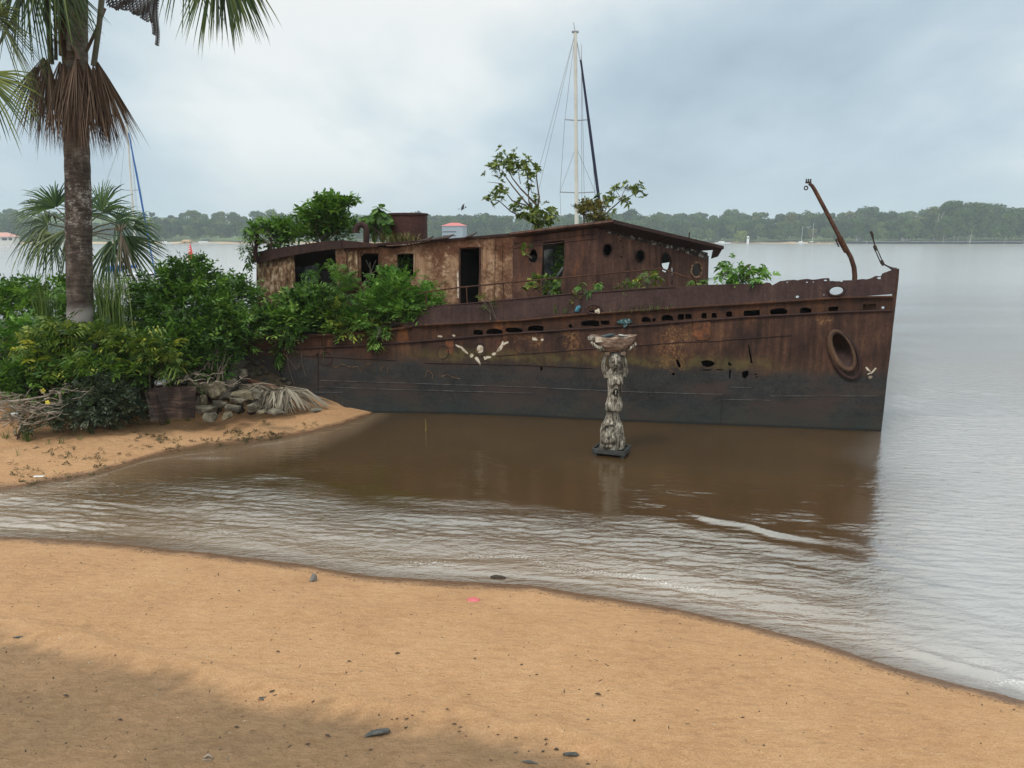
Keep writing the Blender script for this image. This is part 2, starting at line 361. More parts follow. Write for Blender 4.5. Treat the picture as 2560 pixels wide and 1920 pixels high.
brown = mixc(nt, maprange(nt, yy, 24, 120, 0, 1), brown, (.40, .38, .375)); brown = mixc(nt, mth(nt, 'MULTIPLY', attr(nt, 'open_sheen'), .75), brown, (.33, .30, .29))  # pale sky reflection painted into the far and open water colour
foam = mth(nt, 'MULTIPLY', attr(nt, 'foam'), maprange(nt, noise(nt, p, 28, 5, .75), .50, .62, 0, 1))
brown = mixc(nt, foam, brown, (.62, .58, .54))
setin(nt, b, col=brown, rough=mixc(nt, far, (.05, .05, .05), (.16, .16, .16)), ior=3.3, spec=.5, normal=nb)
tr = nd(nt, 'ShaderNodeBsdfTransparent')
mx = nd(nt, 'ShaderNodeMixShader', {0: maprange(nt, dep, -.01, .07, .55, 1), 1: tr.outputs[0], 2: b.outputs[0]})
nt.links.new(mx.outputs[0], nt.nodes['Material Output'].inputs[0])
dA = WY - np.interp(WX, A_X, A_Y); dBb = np.interp(WX, B_X, B_Y) - WY
foam = np.exp(-((dA - .75 - fbm(WX * .8, WY * .8, 3, 51) * .9) / .10) ** 2) * sstep(-.05, .2, fbm(WX * .45, WY * .2, 2, 52)) * 1.0
foam += .9 * np.exp(-((dBb - .55 - fbm(WX * .8, WY * .8, 3, 53) * .7) / .09) ** 2) * sstep(-.02, .2, fbm(WX * .5, WY * .3, 2, 54))
c0 = at_z(925 * K, 1218 * K); foam += 1.2 * np.exp(-(((WX - c0[0]) / .35) ** 2 + ((WY - c0[1]) / .10) ** 2))
c0 = at_z(450 * K, 990 * K); foam += 1.0 * np.exp(-(((WX - c0[0]) / .5) ** 2 + ((WY - c0[1]) / .12) ** 2))
c0 = at_z(2190 * K, 1478 * K); foam += 1.0 * np.exp(-(((WX - c0[0]) / .5) ** 2 + ((WY - c0[1]) / .06) ** 2))
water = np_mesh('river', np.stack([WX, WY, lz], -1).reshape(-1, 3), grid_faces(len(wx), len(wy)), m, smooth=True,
                attrs={'depth': depth.ravel(), 'calm': (calm + 0 * WX).ravel(), 'foam': np.clip(foam, 0, 1).ravel(), 'open_sheen': sstep(-.4, 2.2, WX - .478 * WY + fbm(WX * .4, WY * .4, 3, 66) * 1.2).ravel()})
tag(water, kind='structure')
# ---------------------------------------------------------------- leaves
def leafmat(name, stops, rough=.5, trans=.25, spec=.35):
    m, nt, b = newmat(name)
    c = ramp(nt, attr(nt, 'tint'), stops); setin(nt, b, col=c, rough=rough, spec=spec)
    t = nd(nt, 'ShaderNodeBsdfTranslucent', {0: mixc(nt, 1, c, (1.2, 1.3, .6), 'MULTIPLY')})
    mx = nd(nt, 'ShaderNodeMixShader', {0: trans, 1: b.outputs[0], 2: t.outputs[0]})
    nt.links.new(mx.outputs[0], nt.nodes['Material Output'].inputs[0]); return m
def unit(a): return a / (np.linalg.norm(a, axis=-1, keepdims=True) + 1e-9)
def leaf_arrays(base, d, side, L, W, fold=.12, droop=.15):
    """six-triangle leaves: base, two side pairs, tip"""
    base, d, side = (np.asarray(a, float) for a in (base, d, side))
    L = np.broadcast_to(L, len(base))[:, None]; W = np.broadcast_to(W, len(base))[:, None]
    d = unit(d); side = unit(side - d * (side * d).sum(1, keepdims=True)); nrm = np.cross(d, side)
    zz = np.array([0, 0, 1.])
    m1 = base + d * L * .33 - zz * L * droop * .10; m2 = base + d * L * .68 - zz * L * droop * .45; tip = base + d * L - zz * L * droop
    V = np.stack([base, m1 + side * W * .5 + nrm * W * fold, m1 - side * W * .5 + nrm * W * fold, m2 + side * W * .36 + nrm * W * fold, m2 - side * W * .36 + nrm * W * fold, tip, m1, m2], 1)
    n = len(base); o = np.arange(n)[:, None] * 8
    F3 = np.concatenate([o + np.array([[0, 1, 6]]), o + np.array([[0, 6, 2]]), o + np.array([[7, 3, 5]]), o + np.array([[7, 5, 4]])], 1).reshape(-1, 3)
    F4 = np.concatenate([o + np.array([[1, 3, 7, 6]]), o + np.array([[6, 7, 4, 2]])], 1).reshape(-1, 4)
    return V.reshape(-1, 3), F3, F4
def sprays(rng, P, D, twig, n, L, W, style='alt', droop=.2, jit=.25):
    """n leaves along each twig starting at P in direction D"""
    N = len(P); D = unit(D); up = np.array([0, 0, 1.])
    sd = unit(np.cross(D, up) + rng.normal(0, .25, (N, 3))); vn = np.cross(sd, D)
    B = []; LD = []; SD = []; LL = []
    for k in range(n):
        t = (k + .5) / n
        if style == 'alt':
            s = 1 if k % 2 else -1
            ld = D * .55 + sd * s * .85 + rng.normal(0, jit, (N, 3)); a = t; l = L * (.75 + .4 * math.sin(math.pi * t))
            if k == n - 1: ld = D + rng.normal(0, jit * .5, (N, 3))
            w = np.cross(ld, vn)
        elif style == 'pin':     # paired leaflets, feather-like
            s = 1 if k % 2 else -1
            ld = D * .35 + sd * s + rng.normal(0, jit * .5, (N, 3)); a = (k // 2 + .6) / (n / 2); l = L * (.6 + .55 * math.sin(math.pi * min(a, .95)))
            w = np.cross(ld, vn)
        else:                    # whorl at the tip
            a = .75 + .25 * t; an = 2.4 * k
            ld = D * (.35 + .5 * t) + sd * math.cos(an) + vn * math.sin(an) + rng.normal(0, jit * .5, (N, 3)); l = L * (1.05 - .35 * t)
            w = np.cross(ld, D) + rng.normal(0, .15, (N, 3))
        B.append(P + D * (twig * a)[:, None] - up * (twig * a * a * droop * .8)[:, None]); LD.append(ld); SD.append(w)
        LL.append(np.full(N, l) * rng.uniform(.75, 1.2, N))
    B, LD, SD, LL = (np.concatenate(a) for a in (B, LD, SD, LL))
    return leaf_arrays(B, LD, SD, LL, LL * (W / L), droop=droop)
def foliage(name, parent, m, ells, L, W, per=7, dens=1.0, style='alt', twig=.4, droop=.25, up=.45, rng=None, clump=.42, lobe_n=None, jit=.25, cup=.55):
    """ells: (centre xyz, radii xyz, sprays)"""
    rng = rng or RNG; Vs = []; F3s = []; F4s = []; Ts = []; o = 0
    for c, r, ns in ells:
        ns = max(int(ns * dens), 4); r = np.asarray(r, float); c = np.asarray(c, float)
        nl = lobe_n or max(6, int(ns / 16)); lu = unit(rng.normal(0, 1, (nl, 3))); lu[:, 2] = np.where(lu[:, 2] < -.75, -lu[:, 2], lu[:, 2])
        lr = rng.uniform(.55, .95, nl)[:, None]; lt = rng.uniform(0, 1, nl)
        k = rng.integers(0, nl, ns); u = lu[k] * lr[k] + rng.normal(0, 1, (ns, 3)) * clump * .5
        q = np.linalg.norm(u, axis=1, keepdims=True); u = np.where(q > 1.08, u / q * rng.uniform(.9, 1.1, (ns, 1)), u)
        P = c + u * r * np.where(rng.uniform(0, 1, (ns, 1)) < .14, rng.uniform(1.1, 1.35, (ns, 1)), 1.0); D = unit(unit(u * r) * cup + np.array([0, 0, up]) + rng.normal(0, .4, (ns, 3)))
        V, F3, F4 = sprays(rng, P, D, rng.uniform(.7, 1.25, ns) * twig, per, L, W, style, droop, jit)
        tn = np.clip(.5 + .38 * (lt[k] - .5) + rng.normal(0, .17, ns), 0, 1)
        tn = np.clip(np.tile(tn, per) + rng.normal(0, .10, ns * per), 0, 1)
        Vs.append(V); F3s.append(F3 + o); F4s.append(F4 + o); Ts.append(tn); o += len(V)
    t = np.concatenate(Ts)
    return np_mesh(name, np.vstack(Vs), [np.vstack(F3s), np.vstack(F4s)], m, parent, tint=np.concatenate([np.repeat(t, 4), np.repeat(t, 2)]))
def blades(name, parent, m, base, n, h, spread, w=.012, bend=.5, rng=None, lean=(0, 0)):
    """grass clump: arching tapered strips"""
    rng = rng or RNG; base = np.atleast_2d(base); V = []; F4 = []; F3 = []; T = []
    for i in range(n):
        b0 = base[rng.integers(len(base))] + np.array([rng.normal(0, spread * .35), rng.normal(0, spread * .35), 0])
        az = rng.uniform(0, 2 * math.pi); hh = h * rng.uniform(.55, 1.1); bd = bend * rng.uniform(.3, 1.2)
        dr = np.array([math.cos(az) + lean[0], math.sin(az) + lean[1], 0]); sd = np.array([-dr[1], dr[0], 0]); sd = sd / (np.linalg.norm(sd) + 1e-6)
        o = len(V)
        for t, ww in ((0, .8), (.4, 1), (.75, .7)):
            q = b0 + dr * hh * bd * t * t + np.array([0, 0, hh * (t - .35 * bd * t * t)]); V += [q - sd * w * ww * .5, q + sd * w * ww * .5]
        V.append(b0 + dr * hh * bd + np.array([0, 0, hh * (1 - .45 * bd)]))
        F4 += [(o, o + 1, o + 3, o + 2), (o + 2, o + 3, o + 5, o + 4)]; F3.append((o + 4, o + 5, o + 6)); T.append(rng.uniform(0, 1))
    return np_mesh(name, V, [np.array(F3), np.array(F4)], m, parent, tint=np.concatenate([T, np.repeat(T, 2)]))

# ---------------------------------------------------------------- far bank: terrain, forest, houses
fx = np.linspace(-1500, 1500, 240); fy = np.concatenate([[650, 672, 680, 684, 688, 692, 696, 702, 710], np.linspace(722, 1500, 50)])
def shore(x): return 684 + 14 * fbm(x / 90.0, x * 0 + 3.3, 3, 61) + 26 * sstep(-120, -330, x) * -1 + 60 * sstep(200, 330, x) * -1
def far_z(x, y):
    d = y - shore(x)
    base = np.where(d > 0, np.minimum(d * .14, 1.9) + 15 * sstep(18, 300, d) * (.62 + .9 * (fbm(x / 230.0, y / 260.0, 3, 62) + .25)), d * .05)
    base = base + 14 * sstep(-270, -400, x) * sstep(60, 240, d)
    return base
FX, FY = np.meshgrid(fx, fy)
m, nt, b = newmat('far_bank_ground'); p = pos(nt); z = nd(nt, 'ShaderNodeSeparateXYZ', {0: p}).outputs[2]
c = ramp(nt, noise(nt, p, .06, 5), [(.35, (.05, .085, .02)), (.65, (.11, .15, .04))])
c = mixc(nt, maprange(nt, mth(nt, 'ADD', z, mth(nt, 'MULTIPLY', noise(nt, p, .05, 3), 1.6)), 2.0, 2.6, 1, 0), c, ramp(nt, noise(nt, p, .03, 3), [(.40, (.10, .07, .04)), (.52, (.55, .40, .25))]))
setin(nt, b, col=c, rough=.95)
tag(np_mesh('far_bank', np.stack([FX, FY, far_z(FX, FY)], -1).reshape(-1, 3), grid_faces(len(fx), len(fy)), m, smooth=True), kind='structure')
FORM = [leafmat('forest_leaves', [(0, (.020, .045, .012)), (.35, (.040, .080, .018)), (.65, (.068, .115, .026)), (.9, (.105, .14, .036)), (1, (.13, .12, .05))], rough=.8, trans=.12, spec=.15)]
def crown_arrays(rng, base, h, r, flat=.8, card=1.9, tint=.5, lobes=None, open_=.0):
    nl = lobes or rng.integers(4, 8); Vs = []; T = []
    lob = []
    for i in range(nl):
        a = rng.uniform(0, 2 * math.pi); q = r * rng.uniform(.15, .75); lr = r * rng.uniform(.35, .6)
        lob.append((base + np.array([math.cos(a) * q, math.sin(a) * q, h - lr * flat - rng.uniform(0, .35) * r * flat]), lr))
    lob.append((base + np.array([0, 0, h * .62]), r * .75)); lob.append((base + np.array([r * .2, -r * .2, h * .36]), r * .85))
    for i in range(2): a = rng.uniform(0, 6.28); lob.append((base + np.array([math.cos(a) * r * .5, math.sin(a) * r * .5, h * rng.uniform(.45, .62)]), r * .6))
    for c, lr in lob:
        n = int(10 + 26 * (lr / card) ** 1.6 * .55); u = unit(rng.normal(0, 1, (n, 3))); u[:, 2] = np.abs(u[:, 2]) * 1.1 - .25; u = unit(u)
        P = c + u * np.array([lr, lr, lr * flat * 1.15]) * rng.uniform(.85, 1.1, (n, 1)); nn = unit(u + rng.normal(0, .35, (n, 3)))
        a = unit(np.cross(nn, rng.normal(0, 1, (n, 3)))); bb = np.cross(nn, a); s = card * rng.uniform(.6, 1.25, (n, 1)) * .62
        Vs.append(np.stack([P + a * s, P + bb * s * .7 - nn * s * .2, P - a * s, P - bb * s * .7 - nn * s * .2], 1).reshape(-1, 3)); T.append(np.clip(tint + rng.normal(0, .10, n), 0, 1))
    V = np.vstack(Vs); return V, np.concatenate(T)
def forest_height(px):      # tree-line of the photograph: pixel row of the crown tops
    return np.interp(px, [-400, 0, 60, 110, 330, 420, 520, 640, 800, 1000, 1150, 1250, 1400, 1500, 1570, 1650, 1800, 1950, 2080, 2150, 2250, 2330, 2370, 2440, 2500, 2560, 3000],
                     [535, 533, 522, 560, 556, 548, 538, 530, 536, 536, 538, 541, 538, 536, 528, 531, 531, 536, 534, 524, 527, 526, 512, 514, 523, 523, 525])
rng = np.random.default_rng(11); Vs = []; T = []
trunkV = MB()
rows = [(13, 5, 15, 1.0), (16, 8, 17, 1.0), (34, 9, 19, 1.0), (60, 10, 20, 1.0), (95, 11, 21, 1.15), (140, 12, 22, 1.3), (200, 14, 22, 1.5), (275, 17, 23, 1.8)]
ntree = 0
for ri, (d, step, hmax, cs) in enumerate(rows):
    for x in np.arange(-760, 760, step * (1.0 if ri else .9)):
        x = x + rng.normal(0, step * .4); y = shore(np.array(x)) + d + rng.normal(0, 4 + d * .06); px = CX + F * x / (y * math.cos(PIT)) if False else CX + F * x / y * 1.0
        if ri < 3 and -395 < (x * 684 / y) < -150 and (ri == 0 and rng.uniform() < .7 or rng.uniform() < .25): continue
        if -330 < x * 800 / y < -255 and 3 <= ri <= 5 and rng.uniform() < .75: continue      # grassy clearing with the yellow house
        if ri == 0 and rng.uniform() < .08: continue
        gzv = float(far_z(np.array(x), np.array(y))); top = H - (forest_height(px) - 594) * y / F
        hm = hmax * (1 + .75 * float(sstep(2290, 2350, np.array(px))) * (ri < 5)); h = min(hm * rng.uniform(.62, 1.1), max(5, (top - gzv) * rng.uniform(.86, 1.03)))
        if ri == 0: h *= .75
        if ri >= 5: h = max(5, min(h, top - gzv))
        if rng.uniform() < .05: h *= 1.18
        r = h * rng.uniform(.26, .40) + 1.4
        V, t = crown_arrays(rng, np.array([x, y, gzv]), h, r, rng.uniform(.7, 1.05), 1.5 * cs, np.clip(rng.normal(.40, .27), .02, .98))
        Vs.append(V); T.append(t); ntree += 1
        if ri < 2 and rng.uniform() < .35:
            trunkV.tube([[x, y, gzv - .5], [x + rng.normal(0, .5), y, gzv + h * .7]], [.3, .18], 4)
V = np.vstack(Vs); t = np.concatenate(T)
fo = np_mesh('forest', V, np.arange(len(V)).reshape(-1, 4), FORM[0], tint=t)
tag(fo, 'hazy green rainforest covering the far river bank', 'forest', kind='stuff')
bark_pale = simple('pale_far_bark', [(.3, (.30, .27, .23)), (.7, (.52, .49, .44))], .5, .9, 0)
trunkV.build('trunk', bark_pale, fo)

def far_tree(name, label, px, py_base, Y, h, r, tint, flat=.6, mat=None, group=None, trunk_r=.4, leaf=None):
    P = at_y(px, py_base, Y); P[2] = far_z(np.array(P[0]), np.array(Y)); t = thing(name, label, 'tree', P, group)
    MB().tube([P + [0, 0, -.5], P + [.3, 0, h * .4], P + [-.2, 0, h * .8]], [trunk_r, trunk_r * .8, trunk_r * .4], 6).build('trunk', bark_pale, t)
    V, tt = crown_arrays(np.random.default_rng(int(px)), P, h, r, flat, 1.5, tint, lobes=8)
    np_mesh('crown', V, np.arange(len(V)).reshape(-1, 4), leaf or FORM[0], t, tint=tt); return t
lime = leafmat('lime_leaves', [(0, (.12, .16, .03)), (1, (.22, .25, .05))], rough=.8, trans=.15, spec=.1)
far_tree('tree', 'bright lime green tree at the far waterline beyond the roof end of the wreck', 1848, 606, 676, 11, 6, .5, .8, leaf=lime)
far_tree('tree', 'dark round tree standing alone in front of the grassy slope with the yellow house', 436, 600, 690, 15, 7, .05, .9)
far_tree('tree', 'dark tree left of the lone round one below the yellow house', 392, 602, 688, 12, 6, .1, .9)
far_tree('tree', 'tall flat topped tree rising highest at the right end of the far forest', 2368, 604, 650, 33, 10, .35, .95, trunk_r=.6)
far_tree('tree', 'broad tall tree beside the flat topped one at the right end of the far forest', 2425, 604, 655, 32, 11, .4, .95, trunk_r=.6)
far_tree('tree', 'domed dark green tree in the far forest behind the red roofed house', 2215, 604, 700, 25, 10, .22, .8)
far_tree('tree', 'brownish tall tree among the green ones left of the bent pipe', 1976, 604, 688, 25, 6, 1.0, 1.0)
def bare_tree(label, px, Y, h, forks, pyb=604):
    P = at_y(px, pyb, Y); P[2] = max(float(far_z(np.array(P[0]), np.array(Y))), .3); t = thing('bare_tree', label, 'tree', P)
    mb = MB(); mb.tube([P + [0, 0, -.4], P + [.3, 0, h * .25], P + [1.0, 0, h * .5]], [.62, .5, .42], 6); mb.build('trunk', bark_pale, t)
    mb = MB()
    for (a, bq, c_) in forks: mb.tube([P + [1.0, 0, h * .5], P + [a * .5 + .5, 0, h * (bq * .45 + .3)], P + [a, 0, h * bq]], [.4, .28, .1], 5)
    mb.build('branch', bark_pale, t)
bare_tree('bare white dead tree with two long forked limbs on the far shore', 2334, 640, 24, [(6.5, 1.0, 0), (2.5, .92, 0), (9, .75, 0)])
bare_tree('slim bare white trunk beside the forked dead tree on the far shore', 2331, 642, 17, [(-1.5, 1.0, 0), (-.5, .9, 0)])
bare_tree('white barked tree with short raised limbs near the right edge of the far shore', 2424, 632, 17, [(-2.2, .95, 0), (1.6, 1.0, 0), (4, .85, 0)], 606)
bare_tree('thin pale straight trunk in the dark gap at the right of the far shore', 2393, 636, 17, [(.4, 1, 0), (1.2, .98, 0)], 606)
bare_tree('pale twin trunk near the right frame edge of the far shore', 2495, 640, 13, [(-.8, 1, 0), (1.4, 1.1, 0)], 592)

paint_w = simple('far_white_paint', [(.3, (.62, .62, .60)), (.7, (.8, .8, .78))], .3, .6, 0)
def fmat(n, c, r=.7): return simple(n, [(.3, tuple(x * .85 for x in c)), (.7, c)], .6, r, 0)
M_red = fmat('red_roof', (.62, .14, .12)); M_terra = fmat('terracotta_roof', (.60, .30, .24)); M_grey = fmat('grey_cladding', (.24, .28, .32)); M_cream = fmat('cream_wall', (.62, .60, .55))
M_yel = fmat('yellow_wall', (.78, .66, .36)); M_dark = fmat('dark_opening', (.03, .03, .035)); M_thatch = fmat('thatch', (.42, .27, .13)); M_green = fmat('green_tin', (.30, .44, .38))
def house(name, label, px0, px1, py_eave, py_base, py_ridge, Y, wall, roof, hip=True, windows=(), deepf=.8, yaw=0.0, over=.06):
    A = at_y(px0, py_base, Y); B = at_y(px1, py_base, Y); e = at_y(px0, py_eave, Y)[2]; rd = at_y(px0, py_ridge, Y)[2]; zb = min(A[2], float(far_z(np.array(A[0]), np.array(Y)))) - .5
    W_ = B[0] - A[0]; D_ = W_ * deepf; t = thing(name, label, 'house', ((A[0] + B[0]) / 2, Y + D_ / 2, A[2]))
    c = np.array([(A[0] + B[0]) / 2, Y + D_ / 2, 0]); R = rot(yaw)
    MB().box(c + [0, 0, (zb + e) / 2], (W_, D_, e - zb), R).build('wall', wall, t)
    ov = W_ * over; pts = [(-W_ / 2 - ov, -D_ / 2 - ov), (W_ / 2 + ov, -D_ / 2 - ov), (W_ / 2 + ov, D_ / 2 + ov), (-W_ / 2 - ov, D_ / 2 + ov)]
    rr = W_ * (.18 if hip else .5) ; V = [R @ np.array([x, y, 0]) + c + [0, 0, e + .01] for x, y in pts] + [R @ np.array([-rr, 0, 0]) + c + [0, 0, rd], R @ np.array([rr, 0, 0]) + c + [0, 0, rd]]
    MB().add(V, [(0, 1, 5, 4), (1, 2, 5), (2, 3, 4, 5), (3, 0, 4), (0, 3, 2, 1)]).build('roof', roof, t)
    for (u0, u1, v0, v1) in windows:
        MB().box(R @ np.array([W_ * ((u0 + u1) / 2 - .5), -D_ / 2 - .02, 0]) + c + [0, 0, A[2] + (e - A[2]) * (v0 + v1) / 2], (W_ * (u1 - u0), .16, (e - A[2]) * (v1 - v0)), R).build('window', M_dark, t)
    return t
house('tower_block', 'grey block with a red hip roof on the far bank beyond the wreck funnel', 1108, 1163, 564.5, 606, 556.5, 670, M_grey, M_red, True,
      [(.03, .68, .60, .68), (.03, .68, .36, .44), (.03, .68, .14, .2)], .55, math.radians(-16), .05)
house('river_house', 'long house with a pink tiled roof at the left edge of the far shore', -30, 34, 592, 603, 581, 560, M_cream, M_terra, True, [(.55, .75, .2, .75), (.82, .95, .2, .75)], .35)
house('hill_house', 'pale yellow house high on the far grassy slope at the left', 387, 405, 552.5, 558, 550.6, 860, M_yel, M_cream, True, [(.15, .3, .3, .8), (.45, .6, .3, .8), (.75, .88, .3, .8)], .5)
house('thatched_hut', 'thatched brown hut on the far shore left of the red buoy line', 455, 474, 604, 609, 599, 655, M_thatch, M_thatch, False, [(.3, .5, .1, .8)], .8)
house('tin_shed', 'pale green tin roofed shed on the far shore near the blue furled sail', 374, 400, 600, 604, 596, 690, M_cream, M_green, False, [(.2, .4, .2, .8)], .5)
house('tin_shed', 'second green tin roofed shed right of the thatched hut on the far shore', 505, 525, 602, 606, 598, 690, M_cream, M_green, False, [(.4, .7, .2, .8)], .5)
house('shore_house', 'white roofed house among trees on the far bank right of the bent pipe', 2143, 2159, 583.5, 589, 579, 668, M_cream, paint_w, True, [(.2, .5, .2, .7)], .6)
house('shore_house', 'red roofed house with white walls on the far bank towards the right', 2255, 2276, 587.5, 593, 582, 650, paint_w, M_terra, True, [(.2, .4, .2, .7), (.6, .8, .2, .7)], .5)
house('shore_hut', 'tiny white hut by the lime green tree on the far shore', 1868, 1873, 592, 597, 590, 668, paint_w, paint_w, True, [(.2, .8, .1, .6)], .7)
def far_boat(label, px, py, Y, L, hullm, mast=0):
    P = at_z(px, py, 0); P = at_y(px, py, Y); P[2] = max(P[2], -.1) if P[2] > -.3 else 0; P[2] = max(float(far_z(np.array(P[0]), np.array(Y))), 0.0)
    t = thing('moored_boat', label, 'boat', P)
    mb = MB(); ring = [(-L / 2, 0), (-L * .42, -.9), (L * .2, -1.0), (L / 2, 0), (L * .2, 1.0), (-L * .42, .9)]
    mb.add([P + np.array([x, y, -.15]) for x, y in [(a * .9, b_ * .7) for a, b_ in ring]] + [P + np.array([x, y, 1.0]) for x, y in ring], [tuple(range(6))[::-1], tuple(range(6, 12))] + [(i, (i + 1) % 6, 6 + (i + 1) % 6, 6 + i) for i in range(6)])
    mb.build('hull', hullm, t); MB().box(P + np.array([-L * .1, 0, 1.45]), (L * .35, 1.2, .95), bev=.15).build('cabin', paint_w, t)
    if mast: MB().tube([P + [0, 0, .9], P + [0, 0, mast]], .10, 5).build('mast', paint_w, t)
far_boat('small pale boat with a mast, left of a pair beached beyond the wreck bow', 2004, 605, 655, 8, paint_w, 14)
far_boat('small dark boat with a mast, right of a pair beached beyond the wreck bow', 2031, 604, 658, 8, M_dark, 17)
far_boat('white low boat moored on the far shore left of the thatched hut', 415, 607, 640, 10, paint_w)
far_boat('long pale boat lying on the far shore right of the thatched hut', 515, 609, 636, 22, M_cream)
far_boat('white boat under the trees left of the lime green tree on the far shore', 1808, 599, 672, 14, paint_w)

# ---------------------------------------------------------------- haze
m = bpy.data.materials.new('air_haze'); m.use_nodes = True; nt = m.node_tree; nt.nodes.clear()
pv = nd(nt, 'ShaderNodeVolumePrincipled', {'Color': (.82, .92, 1.0), 'Density': .00025, 'Anisotropy': 0.0})
out = nt.nodes.new('ShaderNodeOutputMaterial'); nt.links.new(pv.outputs[0], out.inputs['Volume'])
HAZE = MB().box((0, 700, 38), (3300, 4600 * .999, 84)).build('haze', m, None, loc=(0, 0, 0)); tag(HAZE, kind='stuff')
# ---------------------------------------------------------------- materials for the wreck
def streaks(nt, p, s=9): return noise(nt, scl(nt, p, (1, 1, .09)), s, 5, .62)
def rust_mat(name, stops, orange=.35, hull=False, rough=.82):
    m, nt, b = newmat(name); p = pos(nt); z = nd(nt, 'ShaderNodeSeparateXYZ', {0: p}).outputs[2]; x = nd(nt, 'ShaderNodeSeparateXYZ', {0: p}).outputs[0]
    n1 = noise(nt, p, 1.1, 7, .66); n2 = streaks(nt, p, 8); n3 = noise(nt, p, 14, 6, .7)
    c = ramp(nt, mth(nt, 'ADD', mth(nt, 'MULTIPLY', n1, .55), mth(nt, 'MULTIPLY', n2, .45)), stops)
    c = mixc(nt, maprange(nt, n3, .42, .72, 0, .55), c, (.022, .013, .011))
    fo_ = mth(nt, 'MULTIPLY', maprange(nt, noise(nt, scl(nt, p, (1, 1, .5)), 1.3, 5, .7), .56, .68, 0, orange), maprange(nt, n2, .35, .6, 0, 1))
    c = mixc(nt, fo_, c, ramp(nt, n3, [(.35, (.16, .055, .018)), (.65, (.33, .12, .035))]))
    if hull:
        zz = mth(nt, 'ADD', z, mth(nt, 'MULTIPLY', mth(nt, 'SUBTRACT', noise(nt, p, 1.6, 7, .72), .5), .55)); zz = mth(nt, 'ADD', zz, mth(nt, 'MULTIPLY', mth(nt, 'SUBTRACT', n2, .5), .10))
        zb = mth(nt, 'ADD', mth(nt, 'MULTIPLY', maprange(nt, x, -8, 0, 1, 0), .12), 1.50)
        moss = mth(nt, 'MULTIPLY', mth(nt, 'MULTIPLY', maprange(nt, zz, 1.45, 1.62, 0, 1), maprange(nt, zz, 2.0, 1.70, 0, 1)), mth(nt, 'MULTIPLY', maprange(nt, x, -4, -1.5, 0, 1), maprange(nt, x, 8.5, 6, 0, 1)))
        c = mixc(nt, mth(nt, 'MULTIPLY', moss, .62), c, ramp(nt, noise(nt, p, 3, 6, .7), [(.38, (.045, .026, .015)), (.5, (.085, .066, .026)), (.6, (.12, .095, .032)), (.72, (.17, .10, .045))]))
        blk = ramp(nt, mth(nt, 'ADD', mth(nt, 'MULTIPLY', noise(nt, p, 1.5, 6, .7), .5), mth(nt, 'MULTIPLY', n3, .5)), [(.34, (.012, .012, .012)), (.47, (.023, .024, .024)), (.58, (.038, .037, .035)), (.70, (.062, .050, .042))])
        blk = mixc(nt, maprange(nt, noise(nt, scl(nt, p, (.5, .5, 1.2)), 1.1, 6, .7), .42, .60, 0, .7), blk, (.060, .038, .030)); blk = mixc(nt, mth(nt, 'MULTIPLY', maprange(nt, z, .75, .1, 0, .55), maprange(nt, noise(nt, p, 2.5, 5, .7), .35, .65, .3, 1)), blk, (.030, .042, .038))
        low = maprange(nt, mth(nt, 'SUBTRACT', zz, zb), .17, -.13, 0, 1)
        c = mixc(nt, low, c, blk)
        for (qx, qy, r0) in ((1684, 842, .5), (1682, 892, .5), (1434, 860, .36), (1750, 828, .42), (1340, 848, .3), (1425, 800, .6), (1300, 812, .6), (2060, 800, .25)):
            q = tuple(float(k) for k in hull_pt(qx, qy)); dd_ = nd(nt, 'ShaderNodeVectorMath', {0: p, 1: q}, operation='DISTANCE').outputs['Value']
            spot = mth(nt, 'MULTIPLY', maprange(nt, mth(nt, 'ADD', dd_, mth(nt, 'MULTIPLY', mth(nt, 'SUBTRACT', noise(nt, p, 5, 6, .75), .5), r0 * 2.2)), r0, r0 * .35, 0, 1), maprange(nt, n3, .40, .60, 0, .85))
            c = mixc(nt, spot, c, ramp(nt, noise(nt, p, 18, 6, .75), [(.36, (.075, .032, .017)), (.5, (.17, .075, .03)), (.6, (.30, .17, .08)), (.7, (.55, .42, .28))]))
        sc = maprange(nt, noise(nt, scl(nt, p, (.6, .6, 26)), 2.2, 3, .6), .66, .72, 0, .22)
        c = mixc(nt, mth(nt, 'MULTIPLY', sc, low), c, (.12, .12, .115))
        fl = maprange(nt, noise(nt, p, 17, 3, .8), .735, .76, 0, .5); c = mixc(nt, fl, c, (.28, .24, .20))
        c = mixc(nt, maprange(nt, z, .10, .02, 0, .8), c, (.012, .013, .012))
    h = mth(nt, 'ADD', mth(nt, 'MULTIPLY', n3, .5), n1)
    setin(nt, b, col=c, rough=rough, spec=.25, normal=bump(nt, h, .45, .03)); return m
M_band = rust_mat('flaking_rust', [(.32, (.024, .012, .009)), (.48, (.06, .027, .016)), (.62, (.115, .046, .02)), (.76, (.17, .08, .036))], .6)
M_bul = rust_mat('brown_bulwark_plate', [(.32, (.036, .019, .018)), (.5, (.064, .036, .033)), (.62, (.088, .051, .044)), (.76, (.13, .073, .052))], .22)
M_wh = rust_mat('wheelhouse_plate', [(.34, (.030, .014, .011)), (.46, (.074, .034, .024)), (.57, (.115, .056, .038)), (.70, (.21, .115, .072))], .45)
M_dk = rust_mat('dark_rust', [(.3, (.022, .013, .012)), (.5, (.045, .023, .02)), (.7, (.078, .038, .03))], .12)
M_fun = rust_mat('funnel_plate', [(.3, (.055, .022, .02)), (.5, (.082, .034, .03)), (.7, (.11, .05, .042))], .05)
m, nt, b = newmat('peeling_cabin_paint'); p = pos(nt); n1 = noise(nt, p, 1.25, 7, .68); n2 = streaks(nt, p, 7); n3 = noise(nt, p, 11, 6, .72)
